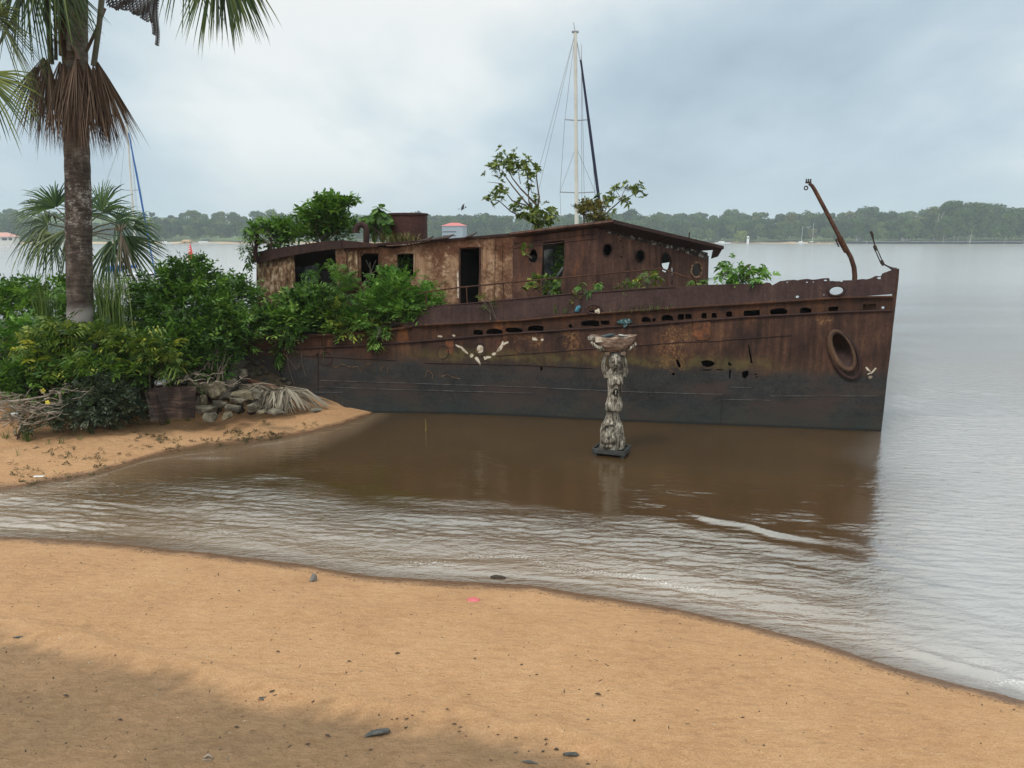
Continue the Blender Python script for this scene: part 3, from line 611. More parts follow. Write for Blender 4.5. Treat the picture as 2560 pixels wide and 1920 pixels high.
c1 = ramp(nt, n2, [(.3, (.24, .13, .075)), (.5, (.36, .22, .135)), (.7, (.50, .335, .22))])
c2 = ramp(nt, n3, [(.3, (.045, .021, .014)), (.55, (.12, .052, .028)), (.7, (.21, .10, .05))])
f_ = maprange(nt, mth(nt, 'ADD', mth(nt, 'MULTIPLY', n1, .6), mth(nt, 'MULTIPLY', n3, .4)), .41, .55, 0, 1)
zz = nd(nt, 'ShaderNodeSeparateXYZ', {0: p}).outputs[2]
f_ = mth(nt, 'ADD', f_, maprange(nt, zz, 4.25, 4.9, 0, .55), 0, True)
c = mixc(nt, f_, c1, c2); c = mixc(nt, maprange(nt, noise(nt, p, 21, 4, .75), .60, .70, 0, .7), c, (.05, .028, .02))
setin(nt, b, col=c, rough=.88, spec=.2, normal=bump(nt, mth(nt, 'ADD', n3, mth(nt, 'MULTIPLY', f_, .5)), .5, .03)); M_peel = m
m, nt, b = newmat('lichened_peeling_paint'); p = pos(nt); n3 = noise(nt, scl(nt, p, (1, 1, .55)), 7, 7, .72)
c = ramp(nt, n3, [(.34, (.045, .026, .018)), (.46, (.13, .07, .038)), (.53, (.25, .155, .085)), (.60, (.42, .32, .21)), (.72, (.55, .47, .35))])
setin(nt, b, col=c, rough=.9, spec=.2, normal=bump(nt, n3, .5, .03)); M_lich = m
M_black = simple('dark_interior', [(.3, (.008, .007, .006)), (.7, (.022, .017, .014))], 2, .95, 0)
M_deck = simple('rotten_deck', [(.3, (.03, .02, .014)), (.7, (.09, .055, .03))], 2, .95, .4)
M_seam = simple('pale_seam', [(.42, (.045, .045, .043)), (.6, (.15, .145, .14))], 3, .6, 0)
M_bone = simple('flaking_white_paint', [(.38, (.20, .14, .09)), (.47, (.50, .41, .31)), (.66, (.70, .62, .51))], 9, .7, .2)
M_och = simple('ochre_paint_line', [(.38, (.055, .033, .02)), (.52, (.15, .085, .038)), (.65, (.26, .16, .08))], 6, .8, 0)
M_org = simple('orange_rust_patch', [(.32, (.055, .024, .014)), (.48, (.12, .045, .02)), (.64, (.25, .085, .03))], 6, .85, .4)
M_chain = simple('dark_iron', [(.3, (.02, .016, .014)), (.7, (.06, .042, .03))], 9, .7, .3)

# ---------------------------------------------------------------- hull surface from the water-line
WLP = np.array([at_z(x, y, 0)[:2] for x, y in [(925, 1032), (1100, 1034), (1308, 1041), (1494, 1051), (1794, 1063), (2000, 1071), (2197, 1079)]])
WLP = np.vstack([WLP[0] + (WLP[0] - WLP[1]) * np.array([4.0, 3.2]), WLP, WLP[-1] + (WLP[-1] - WLP[-2])])
def hullY(x, z, off=0.0): return np.interp(x, WLP[:, 0], WLP[:, 1]) + .06 * z + off + .05 * fbm(np.asarray(x, float) * 1.3, np.asarray(z, float) * 1.7, 2, 91)
def hull_pt(px, py, off=0.0):
    r = ray(px, py); a, b_ = 8.0, 45.0
    for _ in range(40):
        t = (a + b_) / 2; P = np.array([0, 0, H]) + r * t
        if P[1] < hullY(P[0], P[2], off): a = t
        else: b_ = t
    return np.array([0, 0, H]) + r * ((a + b_) / 2)
def inpoly(pt, poly):
    x, y = pt; r = False; n = len(poly)
    for i in range(n):
        x0, y0 = poly[i]; x1, y1 = poly[(i + 1) % n]
        if (y0 > y) != (y1 > y) and x < (x1 - x0) * (y - y0) / (y1 - y0) + x0: r = not r
    return r
def panel(name, outline, holes, fn, ext, m, parent, step=(28, 22), smooth=True):
    """plate with holes, outline traced in photo pixels and laid on the 3-D surface fn, thickened by ext"""
    pts = []; edges = []
    for loop in [outline] + list(holes):
        o = len(pts); pts += [tuple(map(float, q)) for q in loop]; edges += [(o + i, o + (i + 1) % len(loop)) for i in range(len(loop))]
    xs = [q[0] for q in outline]; ys = [q[1] for q in outline]
    for x in np.arange(min(xs) + step[0] / 2, max(xs), step[0]):
        for y in np.arange(min(ys) + step[1] / 2, max(ys), step[1]):
            if inpoly((x, y), outline) and not any(inpoly((x, y), h_) for h_ in holes): pts.append((float(x), float(y)))
    r = delaunay_2d_cdt([Vector(q) for q in pts], edges, [], 0, 1e-4)
    vs, fs = r[0], r[2]; keep = []
    for f in fs:
        cx = sum(vs[i][0] for i in f) / len(f); cy = sum(vs[i][1] for i in f) / len(f)
        if inpoly((cx, cy), outline) and not any(inpoly((cx, cy), h_) for h_ in holes): keep.append(tuple(f))
    used = sorted({i for f in keep for i in f}); mp = {k: i for i, k in enumerate(used)}
    P = np.array([fn(*vs[i]) for i in used]); keep = [tuple(mp[i] for i in f) for f in keep]; n = len(P)
    cnt = {}
    for f in keep:
        for a, b_ in zip(f, f[1:] + f[:1]): cnt[(a, b_)] = 1
    side = [(b_, a, a + n, b_ + n) for (a, b_) in cnt if (b_, a) not in cnt]
    mb = MB(); mb.add(np.vstack([P, P + np.asarray(ext)]), keep + [tuple(i + n for i in f[::-1]) for f in keep] + side)
    return mb.build(name, m, parent, smooth=smooth)
def oval(cx, cy, rx, ry, ang=0, n=18, jit=0, rng=random):
    a0 = math.radians(ang); out = []
    for i in range(n):
        a = 2 * math.pi * i / n; x, y = rx * math.cos(a), ry * math.sin(a); k = 1 + rng.uniform(-jit, jit)
        out.append((cx + k * (x * math.cos(a0) - y * math.sin(a0)), cy + k * (x * math.sin(a0) + y * math.cos(a0))))
    return out
def rag(x0, y0, x1, y1, jit=.22, n=9): return oval((x0 + x1) / 2, (y0 + y1) / 2, (x1 - x0) / 2, (y1 - y0) / 2, 0, n, jit)
def slot_(x0, y0, x1, y1):
    w_, h_ = x1 - x0, y1 - y0; R = random.uniform; s = R(-.12, .12) * h_
    return [(x0 + R(0, .08) * w_, y0 + R(0, .25) * h_), (x0 + .3 * w_, y0 + R(-.1, .15) * h_), (x0 + .65 * w_, y0 + R(-.1, .15) * h_ - s * .3), (x1 - R(0, .1) * w_, y0 + R(0, .3) * h_ - s * .5), (x1 + R(-.05, .05) * w_, y0 + .6 * h_), (x1 - R(0, .15) * w_, y1), (x0 + .5 * w_, y1 + R(-.1, .05) * h_), (x0 + R(0, .12) * w_, y1 + R(-.1, .05) * h_), (x0 - R(0, .05) * w_, y0 + .6 * h_)]
def jag(pts, step=9, amp=1.6):
    out = []
    for (x0, y0), (x1, y1) in zip(pts, pts[1:]):
        k = max(1, int(math.hypot(x1 - x0, y1 - y0) / step))
        for i in range(k): t = i / k; out.append((x0 + (x1 - x0) * t, y0 + (y1 - y0) * t + random.uniform(-amp, amp)))
    return out + [pts[-1]]
M_hull = rust_mat('rusted_hull_plate', [(.34, (.016, .009, .007)), (.45, (.044, .021, .015)), (.55, (.080, .038, .024)), (.68, (.15, .072, .038))], .5, True)
ship_label = 'rusting abandoned steel ship overgrown with plants, aground in the brown shallows beside the sand spit'
SHIP = thing('shipwreck', ship_label, 'shipwreck', (2.0, 22.0, 0))
# lines in the photo: water-line, upper strake, deck edge, bulwark top
WLpx = [(560, 1028), (800, 1030), (925, 1032), (1100, 1034), (1308, 1041), (1494, 1051), (1794, 1063), (2000, 1071), (2197, 1079)]
STR = [(560, 880), (614, 876), (760, 870), (927, 863), (1092, 850), (1211, 839), (1400, 826), (1640, 810), (1860, 793), (2110, 780), (2230, 776)]
DCK = [(560, 845), (652, 841), (800, 838), (927, 832), (1039, 815), (1301, 801), (1434, 788), (1640, 773), (1860, 760), (2110, 744), (2235, 741)]
def yl(line, x): return float(np.interp(x, [q[0] for q in line], [q[1] for q in line]))
below = [(x, y + 26) for x, y in WLpx]
stem = [(2234, 753), (2231, 776)]
lower = [(x, y) for x, y in STR[:-1]] + [(2231, 776), (2226, 820), (2220, 880), (2211, 950), (2204, 1020), (2197, 1079), (2194, 1105)] + below[::-1][1:]
holes = [oval(2105, 874, 21, 46, -24), [(1689, 900), (1694, 898), (1700, 908), (1703, 918), (1699, 920), (1692, 911)], [(1752, 903), (1766, 900), (1778, 902), (1789, 908), (1783, 915), (1770, 919), (1757, 915)],
         [(1819, 905), (1825, 906), (1831, 914), (1822, 915)], [(1823, 924), (1828, 925), (1826, 946), (1822, 946)], [(1855, 930), (1871, 926), (1872, 938), (1864, 947), (1855, 942)],
         rag(1679, 931, 1688, 939), rag(1886, 933, 1893, 938), rag(1350, 916, 1357, 928), [(1870, 862), (1873, 862), (1882, 908), (1877, 908)], rag(1756, 923, 1778, 927), rag(1790, 923, 1810, 926),
         rag(790, 884, 797, 895, .05, 6), rag(1887, 941, 1897, 944)]
panel('hull', lower, holes, lambda x, y: hull_pt(x, y), (0, .03, 0), M_hull, SHIP, (36, 26))
# band of rust holes between strake and deck edge
bo = [(x, y) for x, y in DCK[:-1]] + [(2234, 741), (2231, 776)] + [(x, y) for x, y in STR[::-1][1:]]
bh = [(1184, 826, 1208, 837), (1216, 823, 1256, 836), (1265, 820, 1307, 832), (1319, 815, 1360, 828), (1422, 811, 1432, 820), (1453, 803, 1498, 816), (1502, 801, 1524, 812), (1545, 800, 1560, 811), (1605, 792, 1628, 806), (1631, 795, 1639, 804), (1653, 788, 1684, 802),
      (1694, 786, 1710, 800), (1713, 786, 1730, 797), (1753, 783, 1767, 797), (1779, 783, 1792, 795), (1815, 779, 1831, 792), (1860, 775, 1900, 791), (1926, 772, 1971, 786), (2001, 770, 2030, 784), (2072, 766, 2097, 778), (2158, 760, 2192, 775),
      (2204, 766, 2212, 772), (700, 848, 712, 856), (842, 846, 848, 854)]
panel('rust_holed_strip', bo, [slot_(q[0], q[1] - (1 if q[2] - q[0] > 11 else 0), q[2], q[3]) for q in bh], lambda x, y: hull_pt(x, y, .03), (0, .02, 0), M_band, SHIP, (30, 9))
# bulwark with torn rim and two chain openings
top = [(1000, 809), (1020, 808), (1039, 803), (1054, 782), (1066, 769)] + [(1193, 758), (1410, 737), (1501, 731), (1640, 721)] + [(1689, 719), (1767, 712), (1860, 710)] + \
      jag([(1900, 708), (1925, 706), (1931, 713), (1951, 703), (2012, 699), (2073, 696), (2075, 703), (2107, 704), (2108, 701)], 8, 1.6) + jag([(2140, 699), (2176, 697), (2190, 690), (2203, 692), (2207, 684), (2228, 676)], 8, 1.2) + [(2242, 671), (2240, 700), (2236, 735)]
bt = top + [(x, y) for x, y in DCK[::-1] if 1039 <= x <= 2200] + [(1010, 818)]
bh2 = [oval(2091, 727, 19, 11.5, -8), oval(1484, 773, 15, 9, -2), rag(1988, 738, 1998, 745, .3, 7), rag(2059, 735, 2062, 740, .2, 6), [(2193, 694), (2203, 692), (2203, 698), (2194, 697)], rag(2194, 739, 2200, 742, .2, 6), rag(1966, 704, 1971, 707, .2, 6), rag(2060, 699, 2069, 703, .2, 6), rag(2015, 704, 2021, 707, .2, 6), rag(2031, 704, 2037, 706, .2, 6)]
panel('bulwark', bt, bh2, lambda x, y: hull_pt(x, y, -.02), (0, .03, 0), M_bul, SHIP, (34, 16))
def hull_line(pts, off=0.0, n=3):
    out = []
    for (x0, y0), (x1, y1) in zip(pts, pts[1:]):
        for i in range(n): t = i / n; out.append(hull_pt(x0 + (x1 - x0) * t, y0 + (y1 - y0) * t, off))
    return out + [hull_pt(*pts[-1], off)]
MB().tube(hull_line(STR[:-1] + [(2229, 776)], -.03), .028, 6).build('rubbing_strake', M_dk, SHIP, True)
MB().tube(hull_line([(1039, 814)] + DCK[5:-1] + [(2232, 742)], -.03), .035, 6).build('deck_edge_moulding', M_band, SHIP, True)
MB().tube(hull_line([(560, 845), (652, 841), (800, 838), (927, 832), (1030, 817)], -.02), .045, 6).build('deck_edge_moulding', M_band, SHIP, True)
MB().tube(hull_line([(985, 809), (1010, 809), (1030, 807), (1041, 802), (1050, 788), (1060, 773), (1072, 767), (1193, 757), (1410, 736), (1501, 730), (1640, 720), (1689, 718)], -.02), [.026] * 34, 6).build('bulwark_cap', M_dk, SHIP, True)
for (x, y, rx, ry, an) in ((2091, 727, 20, 12.5, -8), (1484, 773, 18, 11, -2)):
    MB().tube([hull_pt(*q, -.06) for q in oval(x, y, rx, ry, an, 24)] + [hull_pt(*oval(x, y, rx, ry, an, 24)[0], -.06)], .032, 6, False).build('chain_opening_rim', M_dk, SHIP, True)
# hawse pipe: heavy lip + hollow
c0 = [(2101 + (x - 2101), y) for x, y in oval(2105, 876, 25, 52, -24, 28)]
ringP = [hull_pt(*q, -.05) for q in c0]; MB().tube(ringP + [ringP[0]], [.062 + .022 * math.sin(2 * math.pi * i / 28 - 1.2) for i in range(29)], 9, False).build('hawse_pipe_lip', rust_mat('hawse_rust', [(.3, (.05, .03, .022)), (.5, (.10, .055, .035)), (.7, (.17, .09, .05))], .4), SHIP, True)
ringP = [hull_pt(*q, -.04) for q in oval(2112, 888, 32, 62, -24, 28)]; MB().tube(ringP + [ringP[0]], .05, 7, False).build('hawse_pipe_flange', M_dk, SHIP, True)
ia = [hull_pt(*q, .0) for q in oval(2105, 874, 23, 49, -24, 20)]; ib = [hull_pt(*q, .40) for q in oval(2096, 856, 12, 20, -24, 20)]
MB().add(ia + ib, [(i, (i + 1) % 20, 20 + (i + 1) % 20, 20 + i) for i in range(20)]).build('hawse_pipe_bore', M_bul, SHIP, True)
# stem bar
sp = [hull_pt(x, y) for x, y in [(2242, 672), (2240, 700), (2234, 753), (2226, 820), (2220, 880), (2211, 950), (2204, 1020), (2197, 1079), (2194, 1105)]]
MB().tube([q + [.02, .03, 0] for q in sp], .055, 6).build('stem_bar', M_hull, SHIP, True)
for (a, b_) in (((925, 985), (1335, 982)),): pass
def strip(name, pts, m, r=.008, off=-.012): return MB().tube(hull_line(pts, off, 4), r, 4).build(name, m, SHIP)
for pts in ([(796, 967), (1000, 974), (1335, 983)], [(800, 951), (1080, 960), (1330, 968), (1560, 979), (1803, 986)], [(1802, 998), (1925, 1001)], [(1925, 990), (2200, 990)],
            [(1060, 907), (1300, 912), (1480, 920)], [(760, 890), (990, 901)], [(1240, 890), (1480, 872), (1700, 856), (1808, 852)], [(1810, 850), (1980, 838)], [(1822, 968), (1880, 969)], [(1803, 990), (1803, 1062)], [(796, 880), (795, 975)], [(740, 980), (855, 981), (856, 1022)], [(835, 955), (836, 1020)]):
    strip('plate_seam', pts, M_seam if pts[0][1] > 930 and abs(pts[0][0] - pts[-1][0]) > 8 else M_dk, .006 if pts[0][1] > 930 else .012)
for (x, y) in ((1107, 880), (1302, 866), (1405, 857), (1200, 873), (815, 896)):
    q = [hull_pt(*k, -.012) for k in oval(x, y, 15, 17, 0, 20)]; MB().tube(q + [q[0]], .014, 5, False).build('blanked_porthole', M_bul, SHIP, True)
def decal(name, polys, m):
    mb = MB()
    for pl in polys: mb.prism([hull_pt(*q, -.008) for q in pl], (0, .006, 0))
    return mb.build(name, m, SHIP)
def brush(pts, w, jitter=.25):
    P = np.array(pts, float); T = np.gradient(P, axis=0); T /= np.linalg.norm(T, axis=1)[:, None]; N = np.stack([-T[:, 1], T[:, 0]], 1); ww = np.array(w)[:, None] * (1 + RNG.uniform(-jitter, jitter, (len(P), 1)))
    return [tuple(q) for q in P + N * ww] + [tuple(q) for q in (P - N * ww)[::-1]]
decal('painted_figure', [brush([(1139, 862), (1146, 866), (1154, 869), (1161, 877), (1170, 884)], [1, 2, 2, 3.6, 1.5]), oval(1179, 889, 4.5, 5, 0, 9, .15), oval(1200, 873, 8.5, 10.5, 0, 12, .08), brush([(1189, 893), (1194, 900), (1201, 912)], [3, 5, 1.5]),
        brush([(1210, 896), (1219, 893), (1228, 893)], [4, 3.4, 2]), oval(1235, 885, 5.5, 4, -20, 9, .15), brush([(1241, 880), (1250, 872), (1256, 862), (1257, 853)], [1.5, 5, 3.5, 1.5]), brush([(1257, 863), (1263, 858), (1271, 855)], [1.5, 2, 2])], M_bone)
decal('painted_mark', [brush([(2165, 918), (2170, 924), (2177, 929)], [1.8, 2, 1]), brush([(2177, 934), (2183, 928), (2190, 920)], [1, 2, 2.4]), brush([(2169, 936), (2177, 932)], [1.4, 1.4]), oval(2176, 943, 5, 3.4, -10, 9, .1)], M_bone)
for pts in ([(823, 915), (832, 913), (840, 920), (852, 910), (865, 914), (880, 919), (893, 916), (903, 929), (913, 913), (925, 909), (935, 918), (936, 930)], [(953, 932), (953, 920), (962, 915), (969, 921), (969, 935)], [(1064, 945), (1066, 930), (1073, 926), (1081, 936), (1081, 947)], [(1104, 941), (1120, 937), (1135, 944), (1150, 947)], [(612, 888), (628, 896), (640, 910), (650, 898), (662, 905)]):
    strip('painted_squiggle', pts, M_och, .010)
decal('orange_rust_stain', [[(1114, 846), (1134, 845), (1133, 880), (1128, 884), (1117, 882)]], M_org)
decal('paint_flake', [rag(1328, 844, 1345, 852, .4, 9), rag(1352, 845, 1360, 853, .4, 8), rag(1095, 837, 1106, 845, .4, 8), rag(1130, 835, 1141, 843, .4, 8), rag(1280, 868, 1284, 874, .2, 6)][:1], M_bone)
decal('paint_flake', [rag(1352, 845, 1360, 853, .4, 8)], M_bone); decal('paint_flake', [rag(1095, 837, 1106, 845, .4, 8)], M_bone); decal('paint_flake', [rag(1130, 836, 1139, 842, .4, 8)], M_bone)
m_scab = simple('scabbed_rust', [(.42, (.10, .045, .025)), (.55, (.30, .17, .09)), (.68, (.50, .38, .27))], 14, .9, .6)
MB().prism([hull_pt(*q, -.03) for q in [(1732, 808), (1776, 804), (1776, 842), (1768, 850), (1742, 850), (1734, 840)]], (0, .03, 0)).build('rusted_side_plate', M_org, SHIP)

# port side, transom, deck, inner bulkhead (list: port side sits lower)
S0 = np.array([9.62, 19.52]); AX = np.array([-.925, .38]); PN = np.array([.38, .925])
def port(P, dz=0): 
    q = P[:2] - S0; d = q @ PN; r = P[:2] - 2 * min(d, 0) * PN; return np.array([r[0], r[1], P[2] - .12 * abs(2 * min(d, 0)) + dz])
xs = np.linspace(560, 2196, 24)
dk = [hull_pt(x, yl(DCK, x), .06) for x in xs]; wl = [hull_pt(x, yl(WLpx, x) + 20, .06) for x in xs]
pd = [port(q) for q in dk]; pw = [np.array([*port(q)[:2], -.4]) for q in wl]
mb = MB(); n = len(xs)
mb.add(pd + pw, [(i, i + 1, n + i + 1, n + i) for i in range(n - 1)]); mb.build('port_hull_side', M_hull, SHIP)
mb = MB(); mb.add([q + [0, 0, -.06] for q in dk] + [q + [0, 0, -.06] for q in pd], [(i, i + 1, n + i + 1, n + i) for i in range(n - 1)]); mb.build('deck', M_deck, SHIP)
mb = MB(); mb.add([dk[0], pd[0], pw[0], wl[0]], [(0, 1, 2, 3)]); mb.build('transom', M_hull, SHIP)
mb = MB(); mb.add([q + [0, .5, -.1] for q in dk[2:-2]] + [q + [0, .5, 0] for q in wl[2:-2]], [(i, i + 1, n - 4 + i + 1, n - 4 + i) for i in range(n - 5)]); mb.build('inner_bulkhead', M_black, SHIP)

# ---------------------------------------------------------------- deckhouse
OFF = 1.15; LEAN = np.array([0, .09, 0])
h0 = np.array([-4.8, hullY(-4.8, 0, OFF), 0]); h1 = np.array([2.4, hullY(2.4, 0, OFF), 0])
hd = (h1 - h0) / np.linalg.norm(h1 - h0); hn = np.cross(hd, np.array([0, .12, 1.])); hn /= np.linalg.norm(hn)
def side_pt(px, py, off=0.0): return on_plane(px, py, h0 + np.array([0, off, 0]), hn)
A0 = side_pt(1490, 726); fd = np.array([.82, .57, 0]); fn_ = np.cross(fd, np.array([-.02, .10, 1.])); fn_ /= np.linalg.norm(fn_)
def front_pt(px, py, off=0.0): return on_plane(px, py, A0 + np.array([0, off, 0]), fn_)
C0 = side_pt(848, 700); ld_ = np.array([-.9, .43, 0]); ln_ = np.cross(ld_, np.array([0, .10, 1.])); ln_ /= np.linalg.norm(ln_)
def left_pt(px, py, off=0.0): return on_plane(px, py, C0 + np.array([0, off, 0]), ln_)
DH = SHIP
mid = [(856, 700), (857, 640), (864, 622), (943, 617), (985, 622), (1000, 617), (1040, 612), (1075, 606), (1120, 600), (1181, 595), (1211, 590), (1260, 587), (1282, 592), (1281, 800), (1180, 812), (1000, 840), (856, 850)]
mid_holes = [[(902, 640), (912, 634), (944, 634), (946, 640), (944, 720), (928, 722), (903, 706)], [(993, 636), (1034, 634), (1033, 690), (1010, 700), (992, 690)], [(1150, 622), (1199, 620), (1196, 758), (1192, 775), (1151, 775)]]
panel('cabin_side_wall', mid, mid_holes, lambda x, y: side_pt(x, y), (0, .06, 0), M_peel, SHIP, (30, 24))
whs = [(1278, 590), (1282, 592), (1491, 568), (1491, 765), (1282, 800)]
whs = [(1282, 592), (1491, 568), (1491, 775), (1282, 800)]
panel('wheelhouse_side_wall', whs, [[(1323, 640), (1330, 624), (1338, 623), (1343, 634), (1344, 648), (1337, 657), (1329, 655), (1322, 650)], [(1357, 606), (1411, 600), (1410, 668), (1403, 700), (1401, 745), (1356, 748), (1355, 690)]], lambda x, y: side_pt(x, y, -.012), (0, .06, 0), M_wh, SHIP, (26, 22))
frt = [(1491.5, 565), (1520, 571), (1600, 592), (1700, 618), (1770, 640), (1769, 690), (1766, 716), (1766, 770), (1491.5, 790)]
fh = [oval(1519, 625, 11, 15, 0, 16), oval(1601, 640.5, 10.5, 15, 0, 16), [(1654, 648), (1658, 632), (1666, 628), (1674, 637), (1676, 655), (1672, 672), (1665, 682), (1656, 677)], oval(1741, 675, 11, 17, 0, 16), [(1679, 670), (1683, 668), (1683, 686), (1680, 688)], [(1678, 703), (1681, 703), (1681, 711), (1678, 711)], rag(1551, 640, 1556, 645, .3, 6), rag(1547, 601, 1556, 604, .3, 7)]
panel('wheelhouse_front_wall', frt, fh, lambda x, y: front_pt(x, y), (-.02, .05, 0), M_wh, SHIP, (24, 22))
for (x, y, rx, ry) in ((1519, 625, 12, 16), (1601, 640.5, 11.5, 16), (1665, 654, 13, 22), (1741, 675, 13.5, 19)):
    q = [front_pt(*k, -.02) for k in oval(x, y, rx, ry, 0, 22)]; MB().tube(q + [q[0]], .022 if y < 670 else .035, 5, False).build('porthole_rim', M_dk if y < 670 else m_scab, SHIP, True)
lft = [(641, 650), (735, 632), (738, 700), (738, 790), (641, 800)]
panel('aft_cabin_wall', lft, [rag(690, 661, 694, 664, .3, 6)], lambda x, y: left_pt(x, y), (0, .06, 0), M_lich, SHIP, (24, 22))
MB().prism([left_pt(x, y, -.03) for x, y in [(708, 640), (716, 638), (717, 790), (709, 790)]], (0, .05, 0)).build('wall_stiffener', M_peel, SHIP)
MB().prism([left_pt(x, y, -.02) for x, y in [(838, 620), (858, 620), (866, 640), (862, 720), (843, 720)]], (0, .10, 0)).build('corner_post', M_peel, SHIP)
panel('cabin_pillar', [(866, 630), (893, 626), (895, 720), (866, 722)], [], lambda x, y: side_pt(x, y, -.05), (0, .04, 0), M_lich, SHIP, (14, 20))
for (x0, y0, x1, y1) in ((902, 634, 946, 722), (993, 634, 1034, 700)):
    q = [(x0 - 2, y1), (x0 - 2, y0), ((x0 + x1) / 2, y0 - 2), (x1 + 2, y0), (x1 + 2, y1)]; MB().tube([side_pt(*k, -.02) for k in q], .03, 4).build('window_frame', M_peel, SHIP)
MB().tube([side_pt(*k, -.02) for k in [(1149, 780), (1149, 620), (1175, 617), (1201, 618), (1199, 780)]], .03, 4).build('door_frame', M_wh, SHIP)
for x in (1205, 1238, 1256): MB().tube([side_pt(x, yl([(1200, 595), (1281, 589)], x) + 4, -.015), side_pt(x - 4, 790, -.015)], .022, 4).build('wall_stiffener', M_peel, SHIP)
for dy in (14, 26): MB().tube([side_pt(1284, 594 + dy, -.02), side_pt(1490, 570 + dy, -.02)], .016, 4).build('wall_moulding', M_wh, SHIP)
MB().prism([side_pt(x, y, -.03) for x, y in [(1142, 680), (1146, 676), (1148, 745), (1144, 746)]], (0, .03, 0)).build('loose_batten', M_bone, SHIP)
# roofs (all fall away to the far side with the list)
def slab(name, P, th, m):
    P = [np.asarray(q, float) for q in P]; mb = MB(); mb.prism(P, (0, 0, -th)); return mb.build(name, m, SHIP)
s1 = side_pt(1276, 581, -.22); s2 = side_pt(1533, 549, -.22); s3 = front_pt(1810, 615, -.62)
s4 = s1 + (s3 - s2) * .92 + np.array([.2, .2, .05])
slab('wheelhouse_roof', [s1, s2, s3, s4], .10, M_dk)
MB().tube([s1 + [0, -.02, -.06], (s1 + s2) / 2 + [0, -.02, -.05], s2 + [0, -.02, -.06]], .055, 4).build('roof_gutter', M_wh, SHIP)
e = s3 - s2
for t in (.22, .48, .74): q = s2 + e * t; MB().prism([q + [0, 0, -.1], q + [-.35, .35, -.1], q + [-.35, .35, -.32]], (.05, .03, 0)).build('eave_bracket', M_dk, SHIP)
q = s3 + np.array([-.06, .05, -.1]); MB().prism([q, q + [-.25, .1, 0], q + [-.3, .1, -.30], q + [-.12, .05, -.24]], (.04, .04, 0)).build('eave_bracket', M_dk, SHIP)
q = s2 + e * .66; MB().tube([q, q + [0, 0, .16]], .02, 5).build('roof_stanchion', M_dk, SHIP)
soff = simple('flaked_ceiling_paint', [(.47, (.02, .014, .012)), (.56, (.10, .075, .055)), (.66, (.42, .40, .37))], 6, .9, .5)
panel('eave_lining', [(1512, 569), (1600, 590), (1700, 612), (1770, 632), (1768, 650), (1700, 628), (1600, 604), (1512, 580)], [], lambda x, y: front_pt(x, y, -.03), (0, .02, 0), soff, SHIP, (20, 10))
DP = np.array([1.9, 3.0, -.62])
m1 = side_pt(857, 613, -.05); m2 = side_pt(943, 608, -.10); m3 = side_pt(1100, 598, -.08); m4 = side_pt(1278, 583, -.05)
slab('cabin_roof', [m1, m2, m3, m4, m4 + DP, m3 + DP, m2 + DP, m1 + DP], .07, M_dk)
a1 = left_pt(640, 650, -.12); a2 = left_pt(853, 601, -.12); a2s = side_pt(943, 610, -.12); a1 = left_pt(640, 640, -.12)
slab('aft_roof', [a1, a2, a2s, a2s + DP, a2 + DP, a1 + DP * .9], .08, M_dk)
panel('roof_fascia', [(641, 630), (700, 619), (790, 606), (853, 600), (853, 621), (790, 628), (700, 644), (641, 659)], [], lambda x, y: left_pt(x, y, -.16), (0, .03, 0), M_dk, SHIP, (28, 14))
panel('roof_fascia', [(853.5, 600), (943, 609), (943, 617), (853.5, 621)], [], lambda x, y: side_pt(x, y, -.20), (0, .03, 0), M_dk, SHIP, (28, 14))
corr = MB(); rngc = np.random.default_rng(3)
tinm = simple('corrugated_tin', [(.4, (.20, .085, .05)), (.55, (.36, .22, .16)), (.68, (.62, .58, .54))], 3, .7, .2)
for (x0, y0, x1, y1) in ((964, 615, 1010, 612), (1010, 613, 1074, 602)):
    A = side_pt(x0, y0, -.2); B = side_pt(x1, y1, -.2); n_ = 26; V = []
    for i in range(n_ + 1):
        q = A + (B - A) * i / n_ + np.array([0, 0, .018 * math.sin(i * 1.9)]); V += [q, q + np.array([.1, .75, .02])]
    corr.add(V, [(2 * i, 2 * i + 2, 2 * i + 3, 2 * i + 1) for i in range(n_)])
corr.build('roofing_sheet', tinm, SHIP)
for (x0, y0, x1, y1) in ((1062, 603, 1122, 596), (1160, 596, 1182, 590), (1040, 606, 1070, 601)):
    A = side_pt(x0, y0, -.15); B = side_pt(x1, y1, -.15); MB().prism([A, B, B + [.1, .7, .10], A + [.1, .7, .04]], (0, 0, .03)).build('lifted_roof_sheet', M_dk, SHIP)
# interior: floor, far wall, partitions, added black sheets
fl0 = [side_pt(x, y, .1) for x, y in ((700, 800), (1000, 790), (1280, 780), (1490, 760))]
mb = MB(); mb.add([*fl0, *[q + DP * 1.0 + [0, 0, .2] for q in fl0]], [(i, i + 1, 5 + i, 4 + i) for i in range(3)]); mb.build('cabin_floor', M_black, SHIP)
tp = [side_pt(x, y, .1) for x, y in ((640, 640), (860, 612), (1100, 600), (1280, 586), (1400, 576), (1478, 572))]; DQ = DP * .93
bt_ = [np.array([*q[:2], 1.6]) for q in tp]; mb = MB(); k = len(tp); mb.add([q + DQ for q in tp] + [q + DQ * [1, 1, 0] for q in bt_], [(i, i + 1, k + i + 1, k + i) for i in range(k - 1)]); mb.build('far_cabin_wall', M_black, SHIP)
panel('porthole_blackout', [(1494, 560), (1600, 585), (1772, 640), (1768, 790), (1494, 800)], [[(1652, 659), (1678, 655), (1676, 676), (1668, 684), (1652, 682)], [(1677, 668), (1684, 668), (1684, 690), (1677, 690)]], lambda x, y: front_pt(x, y, .9), (0, .03, 0), M_black, SHIP, (40, 40))  # black sheet added behind the portholes so they look dark
